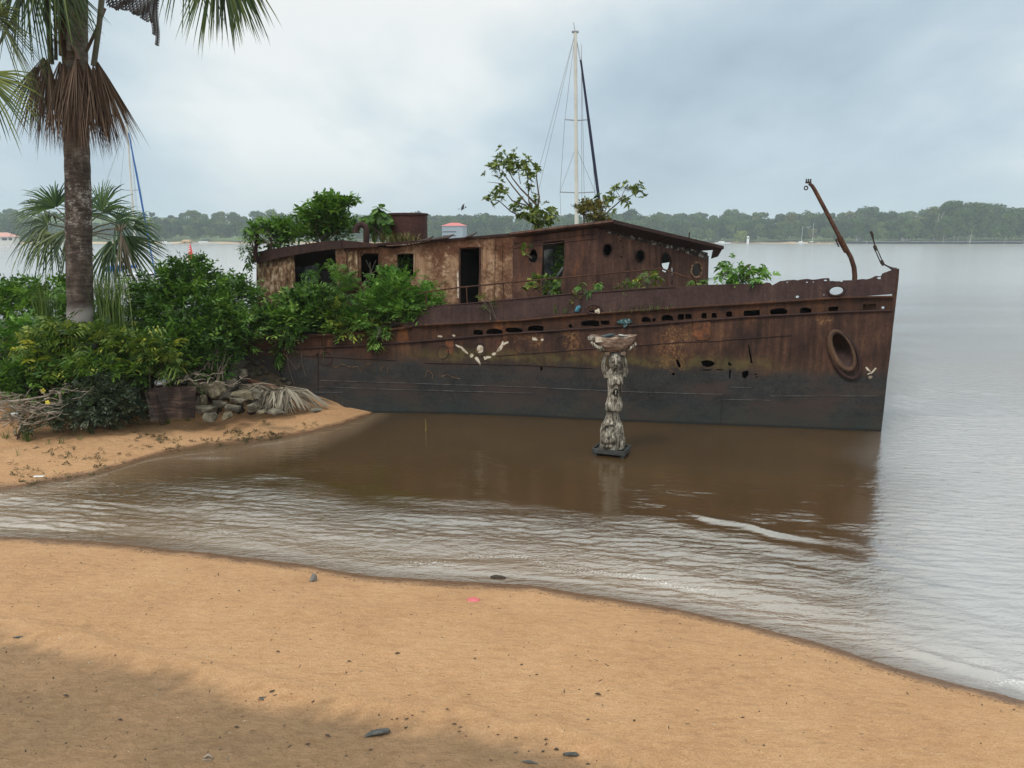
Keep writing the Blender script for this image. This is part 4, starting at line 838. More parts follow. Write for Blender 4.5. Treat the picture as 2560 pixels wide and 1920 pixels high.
for px_ in (1125, 1275, 960, 864): 
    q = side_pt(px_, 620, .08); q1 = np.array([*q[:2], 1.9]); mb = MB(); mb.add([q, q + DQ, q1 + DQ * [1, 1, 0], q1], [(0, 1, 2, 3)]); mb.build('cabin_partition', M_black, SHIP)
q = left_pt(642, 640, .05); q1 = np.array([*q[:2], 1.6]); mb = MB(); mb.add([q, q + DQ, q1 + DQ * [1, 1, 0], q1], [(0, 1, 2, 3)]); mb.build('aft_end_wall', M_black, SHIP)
gl = simple('grey_inner_panel', [(.4, (.05, .055, .055)), (.6, (.16, .17, .17))], 3, .8, .2)
MB().prism([side_pt(x, y, .9) for x, y in [(1360, 625), (1382, 622), (1384, 720), (1361, 724)]], (0, .03, 0)).build('inner_locker', gl, SHIP)
MB().prism([left_pt(x, y, .8) for x, y in [(752, 668), (795, 660), (792, 715), (756, 722)]], (0, .03, 0)).build('inner_locker', gl, SHIP)
for a, b_ in (((906, 715), (940, 650)), ((915, 650), (938, 712)), ((908, 690), (943, 676)), ((920, 720), (925, 655)), ((1365, 725), (1408, 668)), ((1372, 735), (1409, 690))):
    MB().tube([side_pt(*a, .15), side_pt((a[0] + b_[0]) / 2 + 3, (a[1] + b_[1]) / 2, .3), side_pt(*b_, .25)], .014 if a[0] < 1000 else .045, 5).build('fallen_stick' if a[0] < 1000 else 'fallen_timber', gl if a[0] > 1000 else simple('dead_vine', [(.3, (.10, .08, .06)), (.7, (.22, .18, .14))], 6), SHIP)
# rail on the bulwark
panel('blackout_screen', [(1345, 585), (1425, 575), (1425, 765), (1345, 770)], [rag(1366, 603, 1371, 606, .3, 6), rag(1399, 600, 1405, 604, .3, 6)], lambda x, y: side_pt(x, y, 1.7), (0, .03, 0), M_black, SHIP, (30, 30))  # black sheet added behind the doorway to keep it dark
panel('blackout_screen', [(824, 628), (900, 622), (900, 790), (824, 790)], [], lambda x, y: side_pt(x, y, 1.0), (0, .03, 0), M_black, SHIP, (30, 30))  # black sheet added to close the bright gap at the veranda corner
rl = [(1045, 733), (1100, 725), (1151, 718.5), (1259, 708), (1352, 699), (1455, 690), (1551, 681), (1640, 673), (1653, 671), (1668, 677), (1710, 691), (1754, 706)]
MB().tube(hull_line(rl, -.01, 2), .024, 6).build('handrail', M_band, SHIP, True)
for x, y1 in ((1066, 767), (1168, 758), (1260, 750), (1353, 742), (1456, 734), (1550, 727)):
    MB().tube([hull_pt(x, y1, .01), hull_pt(x - 2, yl(rl, x), -.01)], .019, 5).build('rail_post', M_band, SHIP)
# funnel, goose-neck vent, bent davit, turnbuckle
Pf = at_y(1021, 600, 25.0); Pt = at_y(1021, 534, 25.0); zt = Pt[2]; R_ = 47 / F * 25.0
Pf = np.array([Pf[0], 25.0, 3.9])
MB().lathe([(R_, 0), (R_, zt - 3.9), (R_ - .03, zt - 3.9), (R_ - .03, .2)], Pf, 40, cap=False).build('funnel', M_fun, SHIP, True)
MB().lathe([(R_ + .005, 0), (R_ + .035, .01), (R_ + .035, .07), (R_ + .005, .08)], [Pf[0], 25.0, zt - .07], 40, cap=False).build('funnel_rim', M_dk, SHIP, True)
MB().lathe([(R_ - .04, 0), (.02, .01)], [Pf[0], 25.0, zt - .5], 24, cap=False).build('funnel_cover', M_black, SHIP)
Yv = 23.6; pth = [at_y(x, y, Yv) for x, y in [(916, 618), (916, 590), (916, 575), (913, 566), (905, 561), (897, 563), (891, 570), (889, 580)]]
MB().tube(pth, [.095] * 7 + [.12], 12).build('vent_pipe', M_dk, SHIP, True)
MB().lathe([(.10, 0), (.14, .01), (.14, .04), (.10, .05)], pth[-1] + [0, 0, -.03], 14, cap=False).build('vent_mouth', M_dk, SHIP)
Yd = 20.3; pth = [at_y(x, y, Yd) for x, y in [(2136, 712), (2137, 690), (2135, 668), (2127, 643), (2107, 608), (2071, 539), (2037, 475), (2030, 464), (2023, 459)]]
MB().tube(pth, [.066, .064, .062, .058, .055, .053, .050, .046, .04], 12).build('davit', M_wh, SHIP, True)
MB().tube([at_y(2117, 629, Yd), at_y(2098, 594, Yd)], .075, 12).build('davit_sleeve', M_band, SHIP, True)
MB().tube([at_y(2097, 617, Yd), at_y(2089, 598, Yd)], .02, 5).build('davit_splinter', M_dk, SHIP)
q = at_y(2021, 456, Yd); mb = MB(); mb.box(q, (.14, .08, .05), bev=.01)
for dx in (-.055, 0, .055): mb.box(q + [dx, 0, .05], (.025, .05, .08), bev=.006)
mb.build('davit_head', M_chain, SHIP); q = at_y(2015, 470, Yd); MB().torus(q, .045, .016).build('davit_ring', M_chain, SHIP, True)
Yc = 19.75; P_ = lambda x, y: at_y(x, y, Yc)
MB().tube([P_(2240, 673), P_(2231, 672), P_(2222, 667), P_(2208, 660)], [.05, .04, .022, .018], 6).build('stay_chain', M_chain, SHIP, True)
for dx in (-3, 3): MB().tube([P_(2206 + dx, 660), P_(2188 + dx, 618)], .014, 5).build('turnbuckle_bar', M_chain, SHIP)
for (a, b_) in (((2209, 663), (2203, 651)), ((2191, 626), (2186, 614))): MB().tube([P_(*a), P_(*b_)], .042, 6).build('turnbuckle_end', M_chain, SHIP)
MB().tube([P_(2188, 618), P_(2183, 598), P_(2180, 585), P_(2177, 578)], [.014, .02, .034, .03], 6).build('stay_rod', M_chain, SHIP, True)
# ---------------------------------------------------------------- vegetation
G_dark = leafmat('dark_shrub_leaves', [(0, (.014, .038, .007)), (.35, (.045, .108, .016)), (.62, (.098, .200, .030)), (1, (.25, .39, .07))])
G_mid = leafmat('shrub_leaves', [(0, (.026, .068, .010)), (.4, (.070, .160, .022)), (.65, (.135, .255, .040)), (1, (.25, .39, .08))])
G_bright = leafmat('bright_shrub_leaves', [(0, (.030, .085, .012)), (.4, (.080, .19, .026)), (.65, (.145, .29, .046)), (1, (.27, .44, .09))])
G_yel = leafmat('yellow_green_leaves', [(0, (.018, .045, .009)), (.38, (.058, .115, .018)), (.64, (.14, .205, .030)), (.85, (.27, .31, .045)), (1, (.46, .45, .07))])
G_grey = leafmat('grey_green_leaves', [(0, (.020, .034, .018)), (.4, (.042, .062, .034)), (.75, (.085, .11, .065)), (1, (.20, .22, .16))])
G_rub = leafmat('leathery_leaves', [(0, (.04, .07, .016)), (.4, (.11, .155, .032)), (.7, (.20, .25, .05)), (1, (.34, .37, .09))], rough=.35)
G_grass = leafmat('grass_blades', [(0, (.04, .075, .018)), (.5, (.10, .165, .036)), (1, (.22, .28, .08))])
G_rust = leafmat('russet_leaves', [(0, (.04, .05, .012)), (.5, (.11, .10, .025)), (1, (.24, .19, .05))])
M_twig = simple('twig_bark', [(.3, (.06, .045, .032)), (.7, (.17, .13, .10))], 8, .9, 0)
M_drift = simple('bleached_driftwood', [(.3, (.13, .10, .075)), (.5, (.25, .20, .155)), (.7, (.42, .36, .29))], 6, .85, .3, (1, 1, 1))
def pe(px, py, Y, rx, ry, rd, n):
    """ellipsoid traced in the photo: centre px, half sizes px, depth radius m"""
    return (at_y(px, py, Y), (rx * Y / F, rd, ry * Y / F), n)
def shrub(name, label, cat, m, ells, L=.16, W=.058, per=6, style='alt', twig=.36, base=None, stems=5, group=None, **kw):
    c = ells[0][0]; b0 = np.asarray(base if base is not None else [c[0], c[1], 0], float)
    if base is None: b0[2] = float(ground_z(np.array(b0[0]), np.array(b0[1])))
    t = thing(name, label, cat, b0, group)
    foliage('foliage', t, m, ells, L, W, per, style=style, twig=twig, **kw)
    rg = np.random.default_rng(int(abs(c[0] * 100))); mb = MB()
    for e in ells:
        for i in range(max(2, stems // len(ells))):
            u = unit(rg.normal(0, 1, 3)); u[2] = abs(u[2]); q = e[0] + u * np.array(e[1]) * .85
            mb.tube([b0 + rg.normal(0, .06, 3), (b0 + q) / 2 + rg.normal(0, .12, 3) + [0, 0, .1], q], [.022, .014, .005], 4)
    mb.build('stem', M_twig, t); return t
# --- river bank, left of the wreck
shrub('shrub', 'large dark green shrub with the highest crown, between the palm trunk and the wreck', 'shrub', G_dark,
      [pe(470, 780, 21.4, 128, 92, 1.1, 560), pe(480, 702, 21.6, 52, 44, .7, 150), pe(385, 800, 21.2, 85, 72, .9, 270), pe(560, 830, 21.2, 80, 80, .8, 260), pe(455, 880, 20.4, 130, 70, .8, 420)], .165, .058, 7, stems=14, clump=.5, dens=1.35)
shrub('shrub', 'dark shrub pressed against the stern end of the wreck under the lichened cabin wall', 'shrub', G_dark,
      [pe(595, 765, 22.5, 52, 58, .8, 220), pe(632, 815, 22.4, 42, 34, .6, 110), pe(570, 735, 22.3, 34, 30, .5, 60), pe(590, 860, 21.8, 40, 34, .5, 90)], .16, .056, 7, stems=8, clump=.5, dens=1.2)
shrub('shrub', 'mid green bush at the left frame edge with river water right above it', 'shrub', G_mid,
      [pe(60, 790, 21.5, 110, 72, .9, 330), pe(145, 745, 21.6, 46, 38, .6, 110), pe(20, 760, 21.6, 55, 42, .7, 120), pe(180, 800, 21, 60, 60, .6, 130)], .17, .062, 7, stems=8, clump=.5, dens=1.2)
shrub('shrub', 'bright green leafy bush low at the left frame edge beside the drift branches', 'shrub', G_bright,
      [pe(35, 880, 19.6, 85, 70, .7, 260), pe(90, 850, 19.9, 60, 50, .6, 120)], .17, .066, 7, stems=6, clump=.5)
shrub('shrub', 'broad bush with drooping yellow green leaflets in front of the palm foot', 'shrub', G_yel,
      [pe(220, 880, 19.2, 150, 66, .8, 520), pe(345, 890, 19.2, 80, 55, .6, 230), pe(120, 895, 19.1, 80, 60, .6, 200), pe(230, 830, 19.6, 95, 34, .5, 130)], .19, .060, 8, 'pin', .42, stems=12, droop=.55, clump=.5)
shrub('shrub', 'dark green undergrowth beneath the yellowish bush, above the drift branches', 'shrub', G_dark,
      [pe(210, 945, 18.8, 165, 48, .5, 430), pe(60, 950, 18.7, 80, 45, .5, 200)], .17, .06, 7, stems=8, clump=.55)
shrub('shrub', 'yellow leaved sprig arching over the stones beside the brown sheet', 'shrub', G_yel, [pe(385, 895, 18.9, 48, 22, .3, 60), pe(412, 905, 18.8, 22, 26, .2, 26)], .15, .05, 8, 'pin', .38, stems=3, droop=.7)
shrub('shrub', 'low grey green shrub on the sand between drift branches and the brown sheet', 'shrub', G_grey,
      [pe(255, 1000, 18.3, 82, 52, .45, 420), pe(200, 1035, 18.0, 70, 25, .3, 150), pe(310, 1030, 18.1, 38, 34, .3, 130)], .085, .042, 8, twig=.24, stems=9, clump=.6, dens=1.5, up=.2)
shrub('shrub', 'straggling grey leaved creeper over the drift branches at the left frame edge', 'shrub', G_grey, [pe(40, 1060, 17.6, 45, 14, .25, 60), pe(150, 1050, 17.7, 50, 16, .25, 70), pe(120, 975, 18.6, 60, 22, .3, 90)], .08, .036, 7, twig=.22, stems=6, clump=.6, dens=1.2)
shrub('shrub', 'thin vine tangle hanging over the stones at the wreck stern', 'vine', G_dark, [pe(505, 905, 20.3, 55, 36, .4, 130), pe(560, 915, 20.6, 38, 26, .4, 70)], .09, .03, 6, stems=12)
def grass_clump(name, label, px, py, Y, n, h, spread, w=.018, bend=.45, m=None, base=None, cat='grass', group=None, lean=(0, 0)):
    P = at_y(px, py, Y) if base is None else np.asarray(base, float)
    if base is None: P[2] = min(P[2], float(ground_z(np.array(P[0]), np.array(P[1]))) + .3) if py > 900 else P[2]
    t = blades(name, None, m or G_grass, np.zeros((1, 3)), n, h, spread, w, bend, np.random.default_rng(int(px * 7 + py)), lean); t.location = tuple(P); return tag(t, label, cat, group)
grass_clump('tall_grass', 'tall clump of reedy grass standing just right of the palm trunk', 275, 825, 19.9, 210, 1.75, .55, .022, .35)
grass_clump('tall_grass', 'tall thin grass clump standing left of the palm trunk', 118, 820, 19.9, 90, 1.35, .35, .018, .3)
grass_clump('tall_grass', 'few long grass blades sticking out of the shrub beside the wreck stern', 565, 740, 21.8, 22, .95, .25, .02, .35)
# --- plants growing on the wreck
HP = lambda x, y, off=.5: hull_pt(x, y, off)
def pw(px, py, off, rx, ry, rd, n):
    c = hull_pt(px, py, off); return (c, (rx * c[1] / F, rd, ry * c[1] / F), n)
def wshrub(label, m, ells, base, **kw): return shrub('wreck_shrub', label, 'shrub', m, ells, base=base, group='plants growing on the wreck', **kw)
wshrub('bright green feathery bush filling the wreck side deck just left of the bulwark end', G_bright, [pw(985, 745, .45, 84, 50, .5, 340), pw(930, 790, .3, 66, 40, .4, 190), pw(1000, 778, .2, 62, 28, .35, 140), pw(970, 712, .6, 36, 26, .4, 60), pw(1075, 742, .5, 42, 24, .25, 60)], hull_pt(980, 815, .4), L=.15, W=.052, per=9, style='pin', twig=.36, stems=10, clump=.5)
wshrub('dark broad leaved creeper spilling over the wreck side below the lichened wall', G_dark, [pw(745, 790, .4, 80, 46, .5, 250), pw(690, 806, .3, 50, 30, .4, 110), pw(820, 812, .3, 60, 34, .4, 160), pw(790, 765, .6, 48, 36, .4, 110)], hull_pt(750, 835, .4), L=.20, W=.09, per=6, twig=.36, stems=9, clump=.5)
wshrub('fern leaved sapling rising in front of the dark open veranda of the wreck', G_mid, [pw(825, 705, .7, 40, 40, .35, 46), pw(845, 740, .6, 45, 40, .4, 70)], hull_pt(825, 820, .6), L=.13, W=.034, per=14, style='pin', twig=.55, stems=5, droop=.5)
wshrub('olive green tangle along the wreck deck edge between the creeper and the bright bush', G_yel, [pw(850, 795, .25, 70, 38, .35, 200), pw(900, 820, .12, 60, 22, .3, 110)], hull_pt(860, 835, .3), L=.13, W=.05, per=7, twig=.28, stems=6, clump=.55)
wshrub('leafy vine hanging down the hull at the stern with pale roots', G_dark, [pw(708, 862, -.12, 22, 48, .10, 100), pw(688, 890, -.12, 14, 30, .08, 40), pw(722, 830, -.1, 26, 22, .12, 60)], hull_pt(708, 838, -.05), L=.10, W=.036, per=6, twig=.2, up=-.5, stems=4)
wshrub('short leafy vine hanging over the deck edge below the bright bush', G_mid, [pw(950, 838, -.10, 28, 20, .12, 60), pw(938, 856, -.12, 12, 12, .08, 24)], hull_pt(950, 825, 0), L=.10, W=.042, per=6, twig=.18, up=-.3, stems=3)
rv = MB()
for pts in ([(716, 880), (722, 920), (735, 960), (748, 985)], [(753, 880), (756, 910), (764, 940)], [(715, 890), (742, 925), (753, 905)], [(690, 935), (705, 918)]): rv.tube(hull_line(pts, -.05, 3), .010, 4)
tag(rv.build('hanging_root', M_twig), 'thin pale aerial roots dangling down the dark stern plates', 'root')
def roof_pt(px, py, Y): return at_y(px, py, Y)
wshrub('large bushy shrub growing on the aft roof left of the curved vent pipe', G_mid, [pe(800, 568, 24.4, 66, 32, .8, 230), pe(832, 532, 24.4, 46, 28, .6, 150), pe(782, 545, 24.4, 34, 28, .6, 90), pe(856, 510, 24.4, 26, 16, .4, 40), pe(770, 592, 24.2, 30, 22, .4, 50), pe(845, 570, 24.6, 38, 28, .4, 60)], at_y(805, 608, 24.2), L=.19, W=.078, per=6, twig=.36, stems=8, clump=.5, dens=1.2)
wshrub('rounded vine covered clump on the left end of the aft roof', G_mid, [pe(680, 590, 24.6, 48, 33, .6, 190), pe(655, 575, 24.6, 25, 18, .4, 40)], at_y(680, 632, 24.4), L=.17, W=.075, per=6, twig=.3, stems=5, clump=.5, dens=1.2)
t = wshrub('dark vine dangling off the left corner of the aft roof', G_dark, [pe(622, 600, 24.4, 16, 30, .2, 40), pe(612, 640, 24.3, 10, 32, .12, 22), pe(625, 670, 24.3, 8, 22, .1, 8)], at_y(640, 625, 24.4), L=.12, W=.05, per=5, twig=.2, up=-.6, stems=4)
MB().prism([at_y(x, y, 24.3) for x, y in [(641, 570), (650, 567), (640, 655), (630, 660)]], (0, .04, 0)).build('roof_corner_plate', M_dk, SHIP)
wshrub('large heart leaved plant leaning on the funnel', G_dark, [pe(948, 540, 24.3, 20, 20, .3, 18), pe(950, 562, 24.3, 22, 18, .3, 18), pe(922, 558, 24.2, 12, 12, .2, 6)], at_y(955, 600, 24.2), L=.34, W=.26, per=3, style='whorl', twig=.15, stems=4, droop=.45)
grass_clump('grass_tuft', 'shaggy grass growing on the roof at the funnel foot', 995, 606, 24.1, 240, .42, .95, .02, .9, G_rust, group='plants growing on the wreck', cat='grass')
def branched(label, paths, tips, m, base, L=.19, W=.080, per=9, group=None):
    """sapling traced limb by limb; whorled leathery leaves at the tips"""
    t = thing('sapling', label, 'sapling', base, group); mb = MB()
    for pth, r0, r1 in paths: mb.tube(pth, np.linspace(r0, r1, len(pth)), 6)
    mb.build('branch', M_twig, t)
    rg = np.random.default_rng(len(tips)); P = []; D = []
    for q, k, sp in tips:
        for _ in range(k): P.append(np.asarray(q) + rg.normal(0, sp, 3)); D.append(unit(rg.normal(0, .45, 3) + np.array([0, 0, .7])))
    V, F3, F4 = sprays(rg, np.array(P), np.array(D), np.full(len(P), .10), per, L, W, 'whorl', .35, .35); tt = np.clip(rg.normal(.5, .24, len(P) * per), 0, 1)
    np_mesh('foliage', V, [F3, F4], m, t, tint=np.concatenate([np.repeat(tt, 4), np.repeat(tt, 2)])); return t
Ys = 23.6; q5 = lambda x, y, dy=0: at_y(1000 + x / 3.319, 360 + y / 3.319, Ys + dy)
T1 = [(860, 100, 7, .16), (820, 150, 6, .14), (900, 150, 7, .16), (860, 210, 7, .16), (930, 180, 3, .1), (740, 240, 6, .14), (790, 270, 4, .12), (900, 260, 3, .12), (1060, 150, 6, .12), (990, 160, 5, .12), (990, 220, 6, .14), (1130, 205, 6, .12), (1160, 235, 2, .08), (1060, 310, 6, .12), (1080, 280, 3, .1),
      (840, 360, 6, .15), (810, 400, 4, .12), (740, 470, 5, .12), (800, 460, 5, .12), (1130, 450, 4, .09), (990, 500, 3, .1), (1000, 550, 6, .14), (960, 590, 5, .15), (1060, 590, 6, .15), (1090, 620, 5, .15), (1150, 580, 5, .13), (1200, 600, 7, .16), (1250, 580, 7, .15), (1290, 590, 5, .13), (1240, 640, 6, .15), (1180, 650, 6, .14), (1140, 660, 4, .12)]
pths = [([(1145, 690), (1138, 580), (1145, 510), (1155, 440), (1140, 340), (1130, 240)], .05, .016), ([(1140, 570), (1090, 530), (1040, 480), (930, 345), (890, 290), (850, 220)], .036, .012), ([(1140, 515), (1080, 450), (1000, 370), (930, 280), (900, 210)], .034, .012), ([(1120, 575), (1070, 480), (1060, 330), (1062, 180)], .026, .010),
        ([(1050, 510), (930, 470), (870, 390), (830, 340)], .026, .010), ([(1130, 670), (1000, 600), (920, 560), (820, 470), (760, 465)], .030, .010), ([(1000, 330), (985, 250), (990, 180)], .014, .008), ([(1145, 420), (1090, 400), (1085, 350), (1090, 300)], .016, .008), ([(1150, 680), (1220, 640), (1260, 600)], .02, .008), ([(850, 330), (780, 320), (725, 315)], .012, .005)]
branched('sapling with bare forked limbs and leathery leaf tufts rising from the wheelhouse roof', [([q5(x, y, .15 * math.sin(i * 1.7 + k)) if i else q5(x, y) for i, (x, y) in enumerate(p_)], a, b_) for k, (p_, a, b_) in enumerate(pths)], [(q5(x, y, RNG.normal(0, .15)), k, s * .8) for x, y, k, s in T1], G_rub, q5(1145, 690), group='plants growing on the wreck')
T2 = [(1790, 370, 5, .10), (1870, 350, 5, .10), (1940, 365, 4, .08), (1990, 385, 5, .10), (1985, 420, 2, .08), (1880, 460, 4, .10), (1840, 450, 3, .08), (1720, 440, 5, .12), (1710, 480, 6, .13), (1740, 500, 3, .10)]
pths = [([(1660, 625), (1750, 540), (1830, 470), (1920, 430), (1990, 385)], .026, .008), ([(1690, 600), (1720, 500), (1760, 420), (1790, 380)], .016, .006), ([(1830, 470), (1850, 410), (1875, 360)], .014, .006), ([(1840, 460), (1800, 400), (1790, 375)], .010, .005), ([(1700, 590), (1740, 540)], .014, .008)]
branched('small leaning sapling with a long arching limb at the wheelhouse roof corner', [([q5(x, y, .1 * i) for i, (x, y) in enumerate(p_)], a, b_) for p_, a, b_ in pths], [(q5(x, y, RNG.normal(.2, .12)), k, s * .8) for x, y, k, s in T2], G_rub, q5(1660, 630), group='plants growing on the wreck')
wshrub('dense russet tinged shrub low on the wheelhouse roof at the mast foot', G_rust, [pe(1462, 540, 23.4, 38, 24, .4, 110), pe(1482, 535, 23.3, 28, 22, .3, 60), pe(1500, 550, 23.2, 20, 16, .3, 40)], at_y(1465, 566, 23.2), L=.12, W=.05, per=7, twig=.22, stems=8)
wshrub('bigger leafy green plant standing on the foredeck between wheelhouse and torn rim', G_bright, [pw(1832, 678, .5, 26, 34, .3, 42), pw(1812, 690, .4, 20, 20, .2, 18), pw(1890, 695, .4, 30, 16, .25, 30), pw(1862, 700, .3, 26, 10, .2, 22)], hull_pt(1845, 715, .4), L=.16, W=.06, per=7, twig=.22, droop=.6, stems=5)
wshrub('single round leaf plant at the foredeck edge', G_mid, [pw(1870, 678, .3, 8, 8, .08, 3)], hull_pt(1872, 708, .3), L=.22, W=.17, per=3, style='whorl', twig=.10, stems=2)
wshrub('small plant with drooping green leaves on the bulwark below the wheelhouse corner', G_mid, [pw(1473, 722, .25, 22, 16, .2, 20), pw(1450, 728, .2, 8, 7, .1, 4)], hull_pt(1473, 738, .2), L=.17, W=.06, per=8, style='whorl', twig=.12, droop=.8, stems=3)
wshrub('yellowish leafy plant on the bulwark under the second porthole', G_yel, [pw(1617, 700, .3, 26, 20, .2, 26)], hull_pt(1617, 720, .25), L=.15, W=.052, per=7, twig=.2, droop=.7, stems=3)
wshrub('low yellow green sprig on the bulwark left of the leafy one', G_yel, [pw(1568, 715, .2, 18, 8, .12, 12)], hull_pt(1568, 725, .2), L=.11, W=.04, per=7, twig=.15, droop=.6, stems=2)
wshrub('low green sprig on the bulwark under the flanged porthole', G_mid, [pw(1745, 705, .2, 16, 10, .12, 14)], hull_pt(1745, 716, .2), L=.12, W=.04, per=7, twig=.15, droop=.6, stems=2)
wshrub('leafy plant at the foot of the wheelhouse doorway', G_yel, [pw(1370, 722, .5, 28, 22, .2, 36), pw(1340, 715, .5, 22, 20, .2, 24)], hull_pt(1362, 745, .5), L=.15, W=.07, per=6, twig=.18, stems=4)
wshrub('green growth inside the wheelhouse doorway', G_dark, [(side_pt(1398, 640, .7), (.25, .3, .45), 40), (side_pt(1400, 690, .7), (.2, .3, .3), 24)], side_pt(1400, 735, .6), L=.12, W=.05, per=6, twig=.22, stems=4)
wshrub('leaves filling the second cabin window', G_dark, [(side_pt(1015, 665, .45), (.22, .2, .3), 34)], side_pt(1015, 700, .4), L=.13, W=.055, per=6, twig=.18, stems=3)
wshrub('sprig poking out of the broken wheelhouse porthole', G_yel, [(side_pt(1315, 628, -.15), (.12, .1, .12), 6)], side_pt(1326, 640, 0), L=.13, W=.06, per=5, twig=.12, stems=2)
wshrub('pale weed straggling over the bulwark near its curved end', G_yel, [pw(1215, 758, -.05, 24, 12, .12, 26)], hull_pt(1235, 795, -.05), L=.09, W=.012, per=8, twig=.2, stems=6)
for i, (x, y, h, n, lb) in enumerate(((1385, 785, .38, 14, 'thin pale grass stalks on the bulwark ledge left of the chain opening'), (1413, 783, .22, 16, 'short weed on the bulwark ledge right below the blue rag'), (1645, 772, .16, 40, 'fine grass tuft on the deck edge under the leafy yellow plant'), (1600, 776, .10, 36, 'very short grass line on the deck edge left of the fine tuft'), (1545, 780, .09, 30, 'sparse short grass on the deck edge right of the chain opening'))):
    grass_clump('grass_tuft', lb, x, y, 0, n, h, .12 if i < 2 else .5, .012, .5, base=hull_pt(x, y, -.05), group='plants growing on the wreck')
wshrub('dry weed with a leaf caught on the bulwark beside the blue cloth', G_rust, [pw(1440, 752, -.04, 10, 14, .05, 8)], hull_pt(1446, 782, -.04), L=.12, W=.04, per=5, twig=.12, stems=2)
wshrub('tiny fern leaf in a rust hole below the deck edge', G_mid, [pw(848, 850, -.03, 7, 6, .03, 5)], hull_pt(845, 856, 0), L=.10, W=.07, per=4, twig=.06, stems=2)

# ---------------------------------------------------------------- palms
P_green = leafmat('palm_leaf', [(0, (.018, .035, .012)), (.5, (.05, .085, .022)), (1, (.13, .17, .04))], rough=.45)
P_fresh = leafmat('fresh_palm_leaf', [(0, (.016, .04, .014)), (.5, (.038, .088, .023)), (1, (.10, .17, .045))], rough=.45)
P_yel = leafmat('yellow_green_palm_leaf', [(0, (.03, .05, .014)), (.5, (.10, .14, .028)), (1, (.24, .27, .06))], rough=.45)  # yellow-green leaf colour of the leftmost fans
P_dead = leafmat('dead_palm_leaf', [(0, (.032, .019, .013)), (.5, (.095, .056, .038)), (1, (.20, .135, .095))], rough=.8, trans=.1, spec=.2)
P_grey = leafmat('weathered_palm_leaf', [(0, (.09, .07, .05)), (.5, (.20, .165, .12)), (1, (.36, .31, .24))], rough=.85, trans=.05, spec=.2)
def fan(name, parent, m, c, axis_, nrm, R, spread, n, droop=.5, w=.035, rng=None, tipvar=.25, join=.3, rough_=.10, sag=1.0):
    rng = rng or RNG; c = np.asarray(c, float); a = unit(np.asarray(axis_, float)); nn = unit(np.asarray(nrm, float) - a * np.dot(nrm, a)); s = np.cross(nn, a)
    V = []; F4 = []; F3 = []; T = []
    for i in range(n):
        th = math.radians(spread) * (2 * (i + .5) / n - 1) + rng.normal(0, .02); d = a * math.cos(th) + s * math.sin(th) + nn * rng.normal(0, rough_)
        d = unit(d); sd = unit(np.cross(nn, d)); L = R * (1 - rng.uniform(0, tipvar)) * (.86 + .14 * math.cos(th)); dr = droop * rng.uniform(.6, 1.35); o = len(V)
        for t, ww in ((.03, .35), (join, 1), (.6, .85), (.85, .5)):
            q = c + d * L * t; q = q + np.array([0, 0, -1.]) * dr * L * max(0, t - join * .6) ** 2 * sag
            if t > .5: q = q - d * L * .25 * dr * (t - .5) ** 2
            V += [q - sd * w * ww * .5, q + sd * w * ww * .5 + nn * w * .12]
        q = c + d * L + np.array([0, 0, -1.]) * dr * L * (1 - join * .6) ** 2 * sag - d * L * .25 * dr * .25; V.append(q)
        F4 += [(o, o + 1, o + 3, o + 2), (o + 2, o + 3, o + 5, o + 4), (o + 4, o + 5, o + 7, o + 6)]; F3.append((o + 6, o + 7, o + 8)); T.append(rng.uniform(0, 1))
    return np_mesh(name, V, [np.array(F3), np.array(F4)], m, parent, tint=np.concatenate([T, np.repeat(T, 3)]))
M_trunk, nt, b = newmat('palm_trunk'); p = pos(nt); zc = nd(nt, 'ShaderNodeSeparateXYZ', {0: p}).outputs[2]
rg_ = noise(nt, scl(nt, p, (1.2, 1.2, 7)), 2.4, 5, .6); n1 = noise(nt, scl(nt, p, (1, 1, .6)), 3.2, 7, .72); n3 = noise(nt, scl(nt, p, (1, 1, 2.2)), 9, 5, .7)
c = ramp(nt, mth(nt, 'ADD', mth(nt, 'MULTIPLY', rg_, .4), mth(nt, 'MULTIPLY', n1, .6)), [(.36, (.028, .02, .016)), (.5, (.075, .056, .046)), (.62, (.15, .12, .10))])
up_ = maprange(nt, zc, 6.6, 7.6, 0, 1); c = mixc(nt, mth(nt, 'MULTIPLY', up_, .6), c, ramp(nt, rg_, [(.35, (.10, .08, .065)), (.65, (.22, .185, .155))]))
lic = mth(nt, 'MULTIPLY', maprange(nt, mth(nt, 'ADD', mth(nt, 'MULTIPLY', n1, .5), mth(nt, 'MULTIPLY', n3, .5)), .515, .575, 0, 1), maprange(nt, zc, 7.4, 6.6, .12, .9)); lic = mth(nt, 'MULTIPLY', lic, maprange(nt, zc, 4.3, 5.0, .12, 1))
c = mixc(nt, mth(nt, 'MULTIPLY', lic, .8), c, (.36, .335, .31))
foot = maprange(nt, mth(nt, 'ADD', zc, mth(nt, 'MULTIPLY', n1, .6)), 3.65, 3.35, 0, .8); c = mixc(nt, foot, c, (.36, .33, .31))
setin(nt, b, col=c, rough=.9, spec=.2, normal=bump(nt, mth(nt, 'ADD', rg_, mth(nt, 'MULTIPLY', n1, .6)), .6, .05))
M_pet = simple('palm_petiole', [(.3, (.055, .055, .035)), (.7, (.13, .12, .075))], 3, .6, .2, (1, 1, .3))
M_petd = simple('dead_petiole', [(.3, (.06, .035, .025)), (.7, (.17, .11, .08))], 3, .8, .2, (1, 1, .3))
YP = 19.6; pp = lambda x, y, dy=0: at_y(x, y, YP + dy)
base = pp(203, 835); base[2] = min(base[2], float(ground_z(np.array(base[0]), np.array(YP))))
PALM = thing('palm_tree', 'tall palm with a grey lichen spotted trunk and a skirt of dead brown fronds', 'palm', base)
